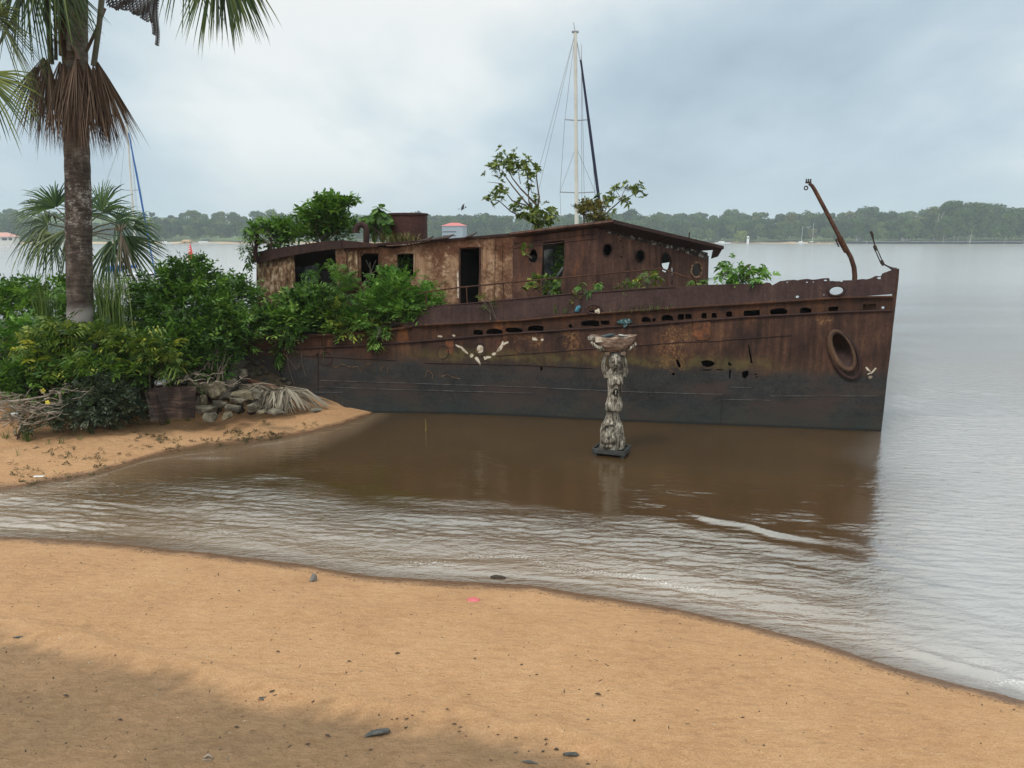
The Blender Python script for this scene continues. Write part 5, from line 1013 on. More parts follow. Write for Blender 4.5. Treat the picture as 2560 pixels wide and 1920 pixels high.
tk = [base, pp(203, 830), pp(200, 740), pp(197, 620), pp(196, 500), pp(193, 400), pp(190, 320), pp(188, 200), pp(187, 90), pp(186, -60), pp(187, -180)]
wd = [33, 32, 29.5, 30, 29, 28, 27.5, 27, 27.5, 28, 22]
trp = []; trr = []
for i in range(len(tk) - 1):
    for j in range(8): t = j / 8; trp.append(tk[i] * (1 - t) + tk[i + 1] * t); trr.append((wd[i] * (1 - t) + wd[i + 1] * t) * YP / F * (1 + .018 * math.sin(j * math.pi / 2 + i)))
MB().tube(trp, trr, 22).build('trunk', M_trunk, PALM, True)
rgp = np.random.default_rng(5)
# dead skirt: hanging brown fans
for (x, y, dy, R, sp, n, an, m_) in ((190, 140, -.50, 2.30, 15, 60, 0, P_dead), (196, 150, -.42, 2.2, 13, 44, -3, P_dead), (176, 165, -.46, 1.95, 12, 36, 4, P_dead), (122, 150, -.25, 2.2, 14, 64, 3, P_dead), (110, 140, -.1, 2.05, 22, 50, 10, P_dead), (90, 165, -.1, 1.7, 20, 26, 14, P_dead), (242, 150, -.15, 2.2, 17, 64, -9, P_dead), (252, 165, -.1, 2.0, 16, 40, -13, P_dead), (232, 160, -.3, 2.05, 11, 40, -5, P_dead), (212, 150, .35, 2.2, 20, 50, -2, P_dead), (150, 150, .35, 2.2, 20, 50, 3, P_dead), (160, 150, -.40, 2.1, 16, 44, 4, P_dead), (216, 150, -.40, 2.15, 16, 44, -4, P_dead)):
    fan('dead_frond', PALM, m_, pp(x, y, dy), (math.sin(math.radians(-an)), -.05, -1), (.1, -1, 0), R, sp, int(n * 1.15), .14, .023, rgp, .42, .22, .22)
for q in ((122, 150, 86, 60, -1, -.25), (60, 200, 128, 128, 1, -.1)): pass
MB().tube([pp(124, 150, -.2), pp(100, 165, -.15), pp(62, 215, -.1), pp(42, 262, -.1)], [.05, .04, .02, .008], 5).build('dead_petiole', M_petd, PALM)
fan('dead_frond', PALM, P_green, pp(95, 165, -.1), (-.55, 0, -1), (0, -1, .2), 1.5, 26, 26, .5, .03, rgp)
for (a, b_, r, m_) in (((128, 160, -.2), (112, -30, -.3), .085, M_pet), ((140, 150, -.1), (134, -30, -.1), .05, M_pet), ((234, 165, -.2), (258, -40, -.4), .085, M_pet), ((215, 130, -.2), (262, 20, -.2), .05, M_petd), ((176, 130, -.42), (170, -60, -.4), .10, M_trunk), ((156, 140, -.3), (146, -40, -.3), .10, M_petd), ((195, 150, -.45), (186, 118, -.42), .07, M_petd)):
    A, B = pp(*a), pp(*b_); MB().tube([A, (A + B) / 2 + [.02, 0, 0], B], [r * 1.1, r, r * 1.15], 8, flat=.6).build('petiole', m_, PALM, True)
# living fans, their hubs mostly above the frame
for (x, y, dy, ax, nrm, R, sp, n, dr) in ((-10, 40, -1.2, (.15, -.2, .2), (.2, -1, .35), 2.1, 150, 84, .75), (-45, 190, -1.0, (.6, -.1, -.8), (.3, -1, .2), 1.5, 80, 40, .5), (60, -110, -.6, (.1, -.1, -1), (.1, -1, .1), 2.5, 60, 50, .3),
                                          (130, -160, -.9, (-.2, -.1, -1), (.1, -1, .1), 2.4, 40, 34, .3), (545, -125, -1.0, (0, -.1, -1), (-.1, -1, .2), 2.02, 36, 60, .3), (565, -130, -.8, (.3, -.1, -1), (-.1, -1, .2), 1.95, 26, 34, .3), (470, -165, -1.0, (-.1, -.1, -1), (-.1, -1, .2), 1.95, 30, 20, .3),
                                          (300, -260, -.8, (.3, -.2, .4), (0, -1, .3), 2.6, 120, 60, .8), (30, -260, .6, (-.3, .5, .5), (0, -1, .3), 2.6, 120, 60, .8)):
    f_ = fan('frond', PALM, (P_yel if x < 0 else P_green), pp(x, y, dy), ax, nrm, R, sp, n, dr, .045, rgp)
    A = pp(188, -150); B = pp(x, y, dy); MB().tube([A, (A + B) / 2 + [0, 0, .35], B], [.05, .04, .025], 6).build('petiole', M_pet, PALM, True)
# pendent flower stalk: rows of scaly strands
M_infl = simple('dry_flower_strands', [(.3, (.016, .013, .013)), (.7, (.05, .04, .036))], 8, .9, 0)
mb = MB(); lead = [pp(x, y, -1.2) for x, y in [(190, -150), (230, -60), (270, -28), (330, -20), (395, -8)]]
mb.tube(lead, [.06, .045, .035, .025, .015], 6)
for i in range(15):
    x = 272 + i * 8.6; y1 = np.interp(x, [268, 290, 330, 360, 378, 390, 396], [14, 24, 34, 48, 62, 112, 116]) + rgp.uniform(-4, 3); y0 = -22
    pts = [pp(x + 2.2 * math.sin(k * .9 + i), y0 + (y1 - y0) * k / 9, -1.2 + .03 * math.sin(k)) for k in range(10)]; mb.tube(pts, .019, 4)
    nst = int((y1 - y0) / 3.2)
    for k in range(nst):
        q = pp(x + 2.2 * math.sin(k * .9 * 9 / nst + i), y0 + (y1 - y0) * k / nst, -1.2); s = 1 if k % 2 else -1
        mb.tube([q, q + [s * .035, -.01, -.012], q + [s * .045, -.01, -.04]], [.022, .020, .008], 3, False)
mb.build('flower_stalk', M_infl, PALM)
mb = MB()
for i in range(7):
    x = 135 + i * 5; y1 = 95 + rgp.uniform(-10, 20)
    for k in range(32): q = pp(x + rgp.normal(0, 1.5), -20 + (y1 + 20) * k / 32, -.46); mb.ell(q, (.022, .022, .018), u=5, v=3)
mb.build('flower_stalk', simple('brown_flower_strands', [(.3, (.05, .022, .014)), (.7, (.12, .06, .04))], 8, .9, 0), PALM)
# smaller fan palm behind
YQ = 22.5; pq = lambda x, y, dy=0: at_y(x, y, YQ + dy)
b0 = pq(205, 800); b0[2] = float(ground_z(np.array(b0[0]), np.array(YQ)))
P2 = thing('fan_palm', 'small bushy fan palm growing behind the tall palm trunk', 'palm', b0)
MB().tube([b0, (b0 + pq(200, 590)) / 2, pq(202, 600), pq(205, 560)], [.16, .15, .13, .08], 10).build('trunk', M_trunk, P2, True)
for (x, y, dy, ax, nrm, R, sp, n, dr, m_) in ((140, 520, -.3, (-.5, -.1, .8), (.5, -1, .5), 1.35, 75, 34, .55, P_fresh), (120, 560, -.5, (-1, -.2, .1), (.3, -1, .8), 1.4, 95, 46, 1.0, P_green), (130, 585, -.7, (-.6, -.3, -.6), (0, -1, .7), 1.3, 80, 42, .7, P_green), (255, 530, -.2, (.35, 0, .9), (-.5, -1, .4), 1.55, 85, 46, .45, P_fresh),
                                              (290, 555, -.4, (.9, -.2, .3), (-.4, -1, .7), 1.5, 90, 46, .9, P_fresh), (300, 590, -.6, (.5, -.2, -.9), (0, -1, .5), 1.6, 62, 46, .3, P_green), (275, 600, -.7, (.0, -.2, -1), (0, -1, .4), 1.6, 40, 34, .2, P_fresh), (205, 540, .3, (0, .4, 1), (0, -1, .5), 1.5, 95, 44, .5, P_fresh), (175, 570, -.7, (-.1, -.4, -.9), (0, -1, .4), 1.5, 60, 40, .3, P_green), (110, 525, .3, (-.9, .2, .5), (.4, -1, .5), 1.3, 60, 26, .8, P_green), (330, 570, 0, (1, 0, .5), (-.4, -1, .5), 1.2, 50, 20, .9, P_fresh)):
    fan('frond', P2, m_, pq(x, y, dy), ax, nrm, R, sp, n, dr, .042, rgp); A = pq(203, 590); B = pq(x, y, dy)
    MB().tube([A, (A + B) / 2 + [0, 0, .08], B], [.03, .024, .016], 5).build('petiole', M_pet, P2, True)
fan('dead_frond', P2, P_grey, pq(303, 578, -.95), (.05, -.1, -1), (0, -1, .2), 1.3, 16, 20, .1, .035, rgp); fan('dead_frond', P2, P_grey, pq(303, 580, -.9), (-.2, -.1, .9), (0, -1, .2), .38, 60, 10, .4, .03, rgp)
# ---------------------------------------------------------------- yachts, buoy, bird
M_white = simple('white_gelcoat', [(.3, (.72, .73, .73)), (.7, (.82, .82, .81))], 1, .3, 0)
M_mast = simple('cream_mast_paint', [(.3, (.62, .60, .54)), (.7, (.74, .72, .66))], 2, .4, 0)
M_navy = simple('navy_sailcloth', [(.3, (.010, .012, .035)), (.7, (.02, .024, .06))], 3, .7, .2)
M_blue = simple('blue_sailcloth', [(.3, (.015, .09, .32)), (.7, (.03, .15, .46))], 3, .7, .2)
M_wire = simple('stay_wire', [(.3, (.22, .23, .25)), (.7, (.32, .33, .35))], 2, .5, 0)
M_glass = simple('dark_cabin_glass', [(.3, (.015, .017, .02)), (.7, (.03, .033, .04))], 2, .15, 0)
def yacht(label, mx, top, spreaders, Y, Lb, yaw, furl, furl_top, furl_bot, wl_y, stern_px=None, mast_r=.075, halfbeam=1.6):
    D = lambda x, y: at_y(x, y, Y)
    mb_ = D(mx[1], 594); mfoot = np.array([mb_[0], Y, .9]); t = thing('sailing_yacht', label, 'sailboat', (mb_[0], Y, 0)); R = rot(yaw)
    st = np.linspace(-.55, .45, 13); rings = []
    for s in st:
        u = (s + .55); hb = halfbeam * math.sin(min(1, (1.02 - u) * 1.15 + .02) * math.pi / 2) * (.72 + .28 * min(1, u * 3)); sh = 1.0 + .25 * (u - .4) ** 2 * 3
        rings.append([(s * Lb, k * hb * f, z) for (k, f, z) in ((-1, 1, sh), (-1, .93, .45), (-1, .6, -.1), (0, 0, -.35), (1, .6, -.1), (1, .93, .45), (1, 1, sh))])
    V = [R @ np.array(q) + [mfoot[0], Y, 0] for r in rings for q in r]; n = 7
    Fc = [(i * n + k, i * n + k + 1, (i + 1) * n + k + 1, (i + 1) * n + k) for i in range(12) for k in range(6)] + [tuple(range(7))] + [(i * n, (i + 1) * n, (i + 1) * n + 6, i * n + 6) for i in range(12)]
    MB().add(V, Fc).build('hull', M_white, t)
    W = lambda x, y, z: R @ np.array([x, y, z]) + np.array([mfoot[0], Y, 0])
    cab = MB().box(W(-.02 * Lb, 0, 1.3), (Lb * .36, halfbeam * 1.15, .55), R, .14).build('cabin', M_white, t)
    for s in (-1, 1):
        for u in (-.12, -.02, .08): MB().box(W(u * Lb, s * halfbeam * .575, 1.34), (.75, .03, .17), R, .01).build('cabin_window', M_glass, cab)
    MB().tube([W(Lb * .44, 0, 1.28), W(0, -halfbeam * 1.0, 1.08), W(-Lb * .53, -halfbeam * .7, 1.12)], .03, 4).build('toe_rail', M_navy, t)
    mt = D(*top); mst = MB().tube([mfoot, mfoot * .5 + mt * .5, mt], [mast_r * 1.1, mast_r, mast_r * .85], 8).build('mast', M_mast, t, True)
    MB().box(mt + [0, 0, .05], (mast_r * 3.4, .12, .12), bev=.02).build('masthead', M_wire, mst); MB().tube([mt, mt + [-.1, 0, .55]], .018, 4).build('wind_vane', M_wire, mst)
    sp = []
    for (xl, xr, y) in spreaders:
        MB().tube([D(xl, y), D((xl + xr) / 2, y + 2), D(xr, y)], .032, 5).build('spreader', M_wire, mst); sp.append((D(xl, y), D(xr, y)))
    wires = []
    for side_i, yb in ((0, -1), (1, 1)):
        ch = W(-.01 * Lb, yb * halfbeam * .95, 1.05); ch = np.array([sp[0][side_i][0] if sp else ch[0], ch[1], 1.05])
        wires.append([mt] + [s[side_i] for s in sp] + [ch]);
        if len(sp) > 1: wires.append([mfoot + (mt - mfoot) * .6, sp[-1][side_i], ch])
    bt_, bb = D(*furl_top), np.array([*D(*furl_bot)[:2], 1.3]); wires.append([mt, bt_])
    for dx in (0, .35): wires.append([mt, W(-Lb * .55, dx * 2 - .3, 1.1)])
    for f_ in (.3, .55): wires.append([mt * (1 - .04) + mfoot * .04 + [mast_r * 3, 0, 0], mfoot + [f_, 0, 0]])
    for wv_ in wires: MB().tube(wv_, .012, 4, False).build('stay_wire', M_wire, t)
    nseg = 12; MB().tube([bt_ + (bb - bt_) * i / nseg for i in range(nseg + 1)], [.035 + .055 * math.sin(math.pi * min(.85, .12 + i / nseg * .75)) for i in range(nseg + 1)], 8).build('furled_sail', furl, t, True)
    bo = W(-Lb * .32, 0, 2.0); MB().tube([mfoot + [0, 0, 1.1], bo], .07, 6).build('boom', M_mast, t, True); MB().tube([mfoot + [0, 0, 1.25], (mfoot + bo) / 2 + [0, 0, .75], bo + [0, 0, .12]], [.16, .15, .08], 7).build('sail_cover', furl, t, True)
    for s in (-1, 1):
        MB().tube([W(Lb * .42, s * .15, 1.3), W(Lb * .40, s * .2, 1.9), W(Lb * .30, s * .75, 1.85), W(Lb * .30, s * .78, 1.2)], .018, 4).build('pulpit_rail', M_wire, t)
    return t
yacht('white yacht behind the wreck, tall cream mast and navy furled sail above the wheelhouse', (1439, 1446), (1438, 82), [(1412, 1474, 299), (1400, 1488, 480)], 46, 11.5, math.radians(48), M_navy, (1452, 150), (1533, 640), 800, mast_r=.115)
YB = yacht('white yacht seen behind the fan palm, with a blue furled sail and slim mast', (315, 335), (317, 308), [(300, 352, 474)], 77, 11.0, math.radians(50), M_blue, (322, 332), (386, 664), 710, mast_r=.10)
MB().box(at_y(283, 672, 75.5), (1.6, 1.4, .5), bev=.1).build('spray_hood', M_blue, YB)
mbd = at_y(477, 640, 190); mbd[2] = 0; BY = thing('channel_buoy', 'red conical channel buoy with white marks on the river beyond the bushes', 'buoy', mbd)
M_bred = simple('red_buoy_paint', [(.3, (.60, .035, .03)), (.7, (.75, .06, .05))], 1, .5, 0); hb = at_y(477, 612, 190)[2]
MB().lathe([(.05, -.4), (1.0, -.3), (1.05, .45), (.75, .55), (.55, .9), (.28, hb - .5), (.2, hb)], mbd, 16).build('body', M_bred, BY, True)
for z_, s in ((hb * .55, .34), (hb * .72, .28), (hb * .86, .22)): MB().box(mbd + [0, -.55 * (1 - z_ / hb) - .26, z_], (s, .08, .22)).build('white_mark', M_white, BY)
bp = at_y(1157, 520, 60); BD = thing('bird', 'dark bird in flight low over the far treeline above the wreck', 'bird', bp)
M_bird = simple('dark_feathers', [(.3, (.03, .03, .035)), (.7, (.07, .07, .075))], 5, .9, 0)
MB().ell(bp, (.15, .06, .05), rot(.4, 0, .3), 10, 8).ell(bp + [.2, .08, .07], (.07, .055, .055), None, 8, 6).tube([bp + [.26, .11, .07], bp + [.33, .13, .06]], [.018, .004], 4).tube([bp + [-.18, -.07, -.05], bp + [-.36, -.12, -.1]], [.05, .08], 5, flat=.3).build('body', M_bird, BD, True)
for s, e1, e2 in ((1, [.03, .06, .18], [.12, .06, .34]), (-1, [-.05, -.06, -.12], [-.09, -.2, -.22])):
    mb = MB(); q0, q1, q2 = bp, bp + e1, bp + e2; mb.prism([q0 + [.09, 0, 0], q1 + [.07, 0, 0], q2, q1 + [-.09, 0, 0], q0 + [-.11, 0, 0]], (0, .015, .01)); mb.build('wing', M_bird, BD)

# ---------------------------------------------------------------- carved wooden figure on a tray stand
SB = at_z(1528, 1136, 0); sY = SB[1]; sc_ = sY / F / 3.95
ST = thing('carved_statue', 'grey weathered wooden woman holding a boat shaped bowl over her head, standing in the water', 'statue', SB)
M_wood, nt, b = newmat('weathered_carved_wood'); p = pos(nt); n1 = noise(nt, scl(nt, p, (1, 1, .16)), 26, 6, .7, .6); n2 = noise(nt, p, 5, 6, .7)
c = ramp(nt, mth(nt, 'ADD', mth(nt, 'MULTIPLY', n1, .6), mth(nt, 'MULTIPLY', n2, .4)), [(.41, (.018, .015, .012)), (.47, (.11, .092, .07)), (.54, (.32, .28, .225)), (.62, (.62, .57, .49))])
c = mixc(nt, maprange(nt, noise(nt, scl(nt, p, (1, 1, .35)), 9, 5, .75), .58, .66, 0, .75), c, (.05, .038, .028)); c = mixc(nt, maprange(nt, noise(nt, p, 13, 4, .8), .64, .70, 0, .6), c, (.62, .60, .55))
setin(nt, b, col=c, rough=.85, spec=.25, normal=bump(nt, n1, .7, .02))
M_bowl = simple('red_brown_bowl_wood', [(.36, (.10, .058, .04)), (.5, (.25, .16, .115)), (.62, (.40, .29, .22)), (.74, (.62, .50, .40))], 7, .7, .5, (1, 1, 3))
yaw = math.radians(-14); RS = rot(yaw); right = np.array([math.cos(yaw), math.sin(yaw), 0]); front = np.array([math.sin(yaw), -math.cos(yaw), 0])
def sp3(cx, cy, fr=0.0):
    """carving coordinates: crop pixels -> world, fr = metres towards the viewer"""
    return SB + np.array([(cx - 605) * sc_, 0, (1490 - cy) * sc_ * 1.02]) + np.array([0, -fr, 0])
px_ = sc_
def remeshed(mb, name, m, parent, vox=.014):
    o = mb.build('tmp_' + name, m, parent); md = o.modifiers.new('r', 'REMESH'); md.mode = 'VOXEL'; md.voxel_size = vox; md.use_smooth_shade = True
    s_ = o.modifiers.new('s', 'SMOOTH'); s_.iterations = 2; s_.factor = .5
    dg = bpy.context.evaluated_depsgraph_get(); me = bpy.data.meshes.new_from_object(o.evaluated_get(dg)); old = o.data; o.modifiers.clear(); o.data = me; bpy.data.meshes.remove(old); o.name = name; me.name = name
    if not me.materials: me.materials.append(m)
    return o
def loft(mb, secs, seg=20):
    """stack of elliptical sections (cx, cy, half width px, half depth m, forward m)"""
    V = []
    for (cx, cy, hw, hd_, fr) in secs:
        c_ = sp3(cx, cy, fr)
        for k in range(seg): a = 2 * math.pi * k / seg; V.append(c_ + np.array([hw * px_ * math.cos(a), hd_ * math.sin(a), 0]))
    n = len(secs); Fc = [(i * seg + k, i * seg + (k + 1) % seg, (i + 1) * seg + (k + 1) % seg, (i + 1) * seg + k) for i in range(n - 1) for k in range(seg)] + [tuple(range(seg))[::-1], tuple((n - 1) * seg + k for k in range(seg))]
    return mb.add(V, Fc)
bd = MB()
loft(bd, [(612, 1420, 128, .25, 0), (612, 1330, 126, .25, 0), (606, 1240, 120, .23, 0), (606, 1180, 108, .20, 0), (606, 1130, 80, .17, 0), (608, 1085, 64, .15, 0), (608, 1050, 62, .15, 0), (610, 1036, 66, .15, 0)])
loft(bd, [(614, 1034, 84, .18, .0), (618, 1010, 90, .19, 0), (620, 975, 90, .19, 0), (620, 940, 78, .16, 0), (621, 895, 67, .14, 0), (622, 840, 68, .145, 0), (624, 780, 74, .155, 0), (622, 730, 84, .16, 0), (620, 685, 96, .15, 0), (616, 650, 84, .13, 0), (612, 625, 46, .11, 0), (614, 590, 38, .10, .02)])
for s, pts in ((-1, [(548, 700), (520, 640), (508, 585), (512, 520), (528, 478), (534, 440)]), (1, [(700, 690), (722, 640), (718, 580), (706, 520), (694, 482), (690, 450)])):
    bd.tube([sp3(x, y, .02) for x, y in pts], [.085, .074, .062, .055, .050, .046], 12)
bd.ell(sp3(587, 740, .15), (.095, .075, .10)); bd.ell(sp3(658, 738, .15), (.095, .075, .10))
# beast mask on the block
bd.ell(sp3(563, 1300, .17), (.185, .10, .30)); bd.ell(sp3(532, 1318, .255), (.085, .06, .085)); bd.ell(sp3(592, 1318, .255), (.085, .06, .085)); bd.ell(sp3(556, 1380, .235), (.11, .05, .06)); bd.ell(sp3(552, 1275, .27), (.04, .04, .045))
for x in (540, 590): bd.torus(sp3(x, 1213, .225), .042, .016); bd.ell(sp3(x, 1213, .235), (.024, .02, .02))
bd.tube([sp3(492, 1260, .15), sp3(500, 1200, .20), sp3(545, 1165, .22), sp3(600, 1160, .22), sp3(640, 1210, .18), sp3(655, 1300, .16), sp3(660, 1400, .14)], .028, 8)
bd.tube([sp3(700, 1180, .08), sp3(705, 1260, .1), sp3(680, 1290, .12)], .03, 8); bd.ell(sp3(705, 1350, .05), (.09, .14, .16))
body = remeshed(bd, 'body', M_wood, ST, .015)
hdm = MB(); hdm.ell(sp3(616, 540, .06), (.145, .155, .215)); hdm.ell(sp3(616, 595, .13), (.075, .07, .08)); hdm.tube([sp3(617, 525, .20), sp3(617, 562, .245), sp3(617, 572, .235)], [.016, .028, .034], 8)
hdm.tube([sp3(570, 528, .155), sp3(592, 518, .195), sp3(612, 526, .2)], .018, 6).tube([sp3(622, 526, .2), sp3(642, 518, .195), sp3(664, 528, .155)], .018, 6)
for x in (592, 642): hdm.ell(sp3(x, 540, .175), (.032, .02, .014))
hdm.ell(sp3(616, 592, .195), (.042, .022, .010)); hdm.ell(sp3(616, 602, .193), (.038, .022, .011)); hdm.ell(sp3(590, 575, .165), (.045, .04, .045)); hdm.ell(sp3(644, 575, .165), (.045, .04, .045))
for x in (556, 677): hdm.ell(sp3(x, 550, .04), (.022, .04, .06))
head = remeshed(hdm, 'head', M_wood, ST, .010)
M_cut = simple('dark_carved_cut', [(.3, (.012, .009, .007)), (.7, (.04, .03, .024))], 20, .95, 0)
for x in (591, 643): MB().box(sp3(x, 537, .205), (.075, .03, .020), None, .006).build('eye', M_cut, head)
MB().box(sp3(616, 598, .222), (.085, .02, .012), None, .004).build('mouth', M_cut, head)
MB().box(sp3(598, 568, .205), (.012, .03, .05), rot(0, 0, .5), .003).build('cheek_cut', M_cut, head); MB().box(sp3(636, 568, .205), (.012, .03, .05), rot(0, 0, -.5), .003).build('cheek_cut', M_cut, head)
M_hair = simple('dark_carved_hair', [(.35, (.05, .045, .04)), (.5, (.16, .15, .135)), (.7, (.34, .32, .29))], 16, .9, .5, (1, 1, .4))
hr = MB(); hr.ell(sp3(616, 525, .035), (.155, .155, .19)); 
hr_o = hr.build('hair', M_hair, head, True)
slot = MB(); slot.prism([sp3(x, y, .150) for x, y in [(630, 795), (645, 815), (652, 842), (640, 868), (622, 876), (598, 866), (590, 845), (605, 820)]], (0, .05, 0)).build('carved_slot', M_black, ST)
MB().tube([sp3(626, 820, .155), sp3(625, 862, .155)], .014, 6).build('carved_slot_core', M_wood, ST)
def hand(cx, cy, s):
    mb = MB(); mb.ell(sp3(cx, cy, .05), (.065, .06, .075), None, 12, 8)
    for i, dx in enumerate((-21, -8, 5, 17)):
        x0 = cx + s * dx * .9; L_ = (34, 42, 44, 36)[i]
        mb.tube([sp3(x0, cy - 14, .09), sp3(x0 + s * 4, cy - 14 - L_ * .5, .125), sp3(x0 + s * 7, cy - 14 - L_, .15)], [.018, .017, .012], 6)
    mb.tube([sp3(cx - s * 24, cy + 5, .07), sp3(cx - s * 38, cy - 12, .10), sp3(cx - s * 36, cy - 30, .12)], [.02, .018, .012], 6)
    return remeshed(mb, 'hand', M_wood, ST, .009)
hand(528, 436, -1); hand(694, 432, 1)
for x in (533, 690): MB().box(sp3(x, 460, .10), (.115, .06, .085), rot(0, 0, .08), .012).build('wrist_block', M_bowl, ST)
# boat shaped bowl
n = 15; V = []; seg = 9
for i in range(n):
    u = -1 + 2 * i / (n - 1); x = 590 + u * 235; rim = 300 - 24 * u * u + (8 if u < -.7 else 0); depth_ = (138 * (1 - abs(u) ** 2.6) + 12); half = .27 * math.sqrt(max(1 - u * u * .92, .05))
    for k in range(seg): a = math.pi * k / (seg - 1); V.append(sp3(x, rim + depth_ * math.sin(a) ** .8, .04 + half * math.cos(a)))
o_ = len(V)
for i in range(n):
    u = -1 + 2 * i / (n - 1); x = 590 + u * 218; rim = 300 - 24 * u * u; depth_ = (112 * (1 - abs(u) ** 2.6) + 4); half = .23 * math.sqrt(max(1 - u * u * .92, .05))
    for k in range(seg): a = math.pi * k / (seg - 1); V.append(sp3(x, rim + depth_ * math.sin(a) ** .8, .04 + half * math.cos(a)))
Fc = [(i * seg + k, i * seg + k + 1, (i + 1) * seg + k + 1, (i + 1) * seg + k) for i in range(n - 1) for k in range(seg - 1)]; Fc += [tuple(o_ + q for q in f[::-1]) for f in Fc]
Fc += [(i * seg + k, (i + 1) * seg + k, o_ + (i + 1) * seg + k, o_ + i * seg + k) for i in range(n - 1) for k in (0, seg - 1)] + [tuple(range(seg)) , tuple((n - 1) * seg + k for k in range(seg))]
MB().add(V, Fc).build('bowl', M_bowl, ST, True)
fg = MB()
for (x, y) in ((372, 362), (392, 376), (414, 390), (438, 398), (462, 402)): fg.tube([sp3(x, y - 22, .22), sp3(x + 8, y, .26), sp3(x + 26, y + 22, .20)], [.026, .03, .02], 7)
for (x, y) in ((806, 370), (788, 390), (766, 404)): fg.tube([sp3(x, y - 20, .2), sp3(x - 6, y, .24), sp3(x - 22, y + 20, .18)], [.024, .028, .02], 7)
fg.ell(sp3(465, 420, .18), (.09, .06, .05)); fg.build('carved_grip', M_wood, ST, True)
MB().box(sp3(372, 308, .12), (.15, .22, .09), rot(0, 0, -.06), .02).build('carved_prow', M_wood, ST); MB().prism([sp3(x, y, .28) for x, y in [(402, 296), (470, 300), (500, 312), (480, 338), (408, 340)]], (0, .05, 0)).build('pale_split', M_bone, ST)
lk = simple('grey_stones', [(.35, (.16, .15, .13)), (.65, (.40, .38, .34))], 8, .9, .4)
def rock_mesh(name, c, r, m, parent=None, seed=0, npt=18, yaw=0):
    rg = np.random.default_rng(seed); bm = bmesh.new(); u = rg.uniform(-1, 1, (npt, 3)); u = u / np.abs(u).max(1, keepdims=True) * rg.uniform(.72, 1.0, (npt, 1)) * np.array([1, .95, .9]); u = (u * np.asarray(r)) @ rot(yaw).T
    for q in u: bm.verts.new(q)
    rr = bmesh.ops.convex_hull(bm, input=bm.verts[:]); bmesh.ops.delete(bm, geom=[g for g in rr['geom_interior'] if isinstance(g, bmesh.types.BMVert)], context='VERTS')
    bmesh.ops.bevel(bm, geom=bm.edges[:], offset=min(r) * .05, segments=1, affect='EDGES', clamp_overlap=True)
    bm.verts.index_update(); V = np.array([v.co[:] for v in bm.verts]); Fc = [[v.index for v in f.verts] for f in bm.faces]; bm.free()
    return MB().add(V + np.asarray(c), Fc).build(name, m, parent, loc=None if parent else c)
tag(rock_mesh('stone', sp3(695, 296, .05), (.13, .09, .06), lk, None, 3), 'grey stone lying in the right of the carved bowl', 'stone')
bot = MB().lathe([(.02, -.16), (.045, -.14), (.05, .05), (.02, .12), (.02, .16)], sp3(545, 290, .05), 12, rot(0, 0, 1.35)); tag(bot.build('bottle', simple('teal_plastic', [(.3, (.02, .035, .036)), (.7, (.045, .065, .065))], 4, .35, 0), None, True), 'dark teal bottle lying in the carved bowl', 'bottle')
drf = MB(); 
for i in range(7): a = sp3(560 + i * 17, 322 + (i % 3) * 5, .1 - .03 * (i % 2)); drf.tube([a, a + [.12, .02, .03], a + [.22, -.02, -.03]], [.02, .025, .01], 5)
tag(drf.build('leaf_litter', M_drift), 'dry leaves and sticks heaped in the carved bowl', 'leaf litter')
# tray stand
M_tray = simple('dark_slate_paint', [(.35, (.022, .023, .022)), (.6, (.055, .057, .054)), (.75, (.11, .112, .105))], 7, .6, .3)
TR = rot(math.radians(-22)); tc = sp3(610, 1440, -.05); tw, td = .74, .60
TS = thing('tray_stand', 'low dark slate tray on short legs carrying the carved figure in the water', 'stand', (tc[0], tc[1], 0))
loc = lambda x, y, z: TR @ np.array([x, y, 0]) + np.array([tc[0], tc[1], z])
z0 = (1490 - 1462) * sc_; z1 = (1490 - 1412) * sc_
MB().box(loc(0, 0, z0 + .03), (tw - .02, td - .02, .05), TR).build('tray', M_tray, TS)
for s in (-1, 1):
    MB().box(loc(s * tw / 2, 0, (z0 + z1) / 2), (.04, td + .04, z1 - z0), TR, .006).build('rim', M_tray, TS); MB().box(loc(0, s * td / 2, (z0 + z1) / 2), (tw - .042, .04, z1 - z0 - .004), TR, .006).build('rim', M_tray, TS)
    for k in (-1, 1): MB().box(loc(s * (tw / 2 - .05), k * (td / 2 - .05), z0 / 2 - .14), (.07, .07, z0 + .30), TR).build('leg', M_tray, TS)

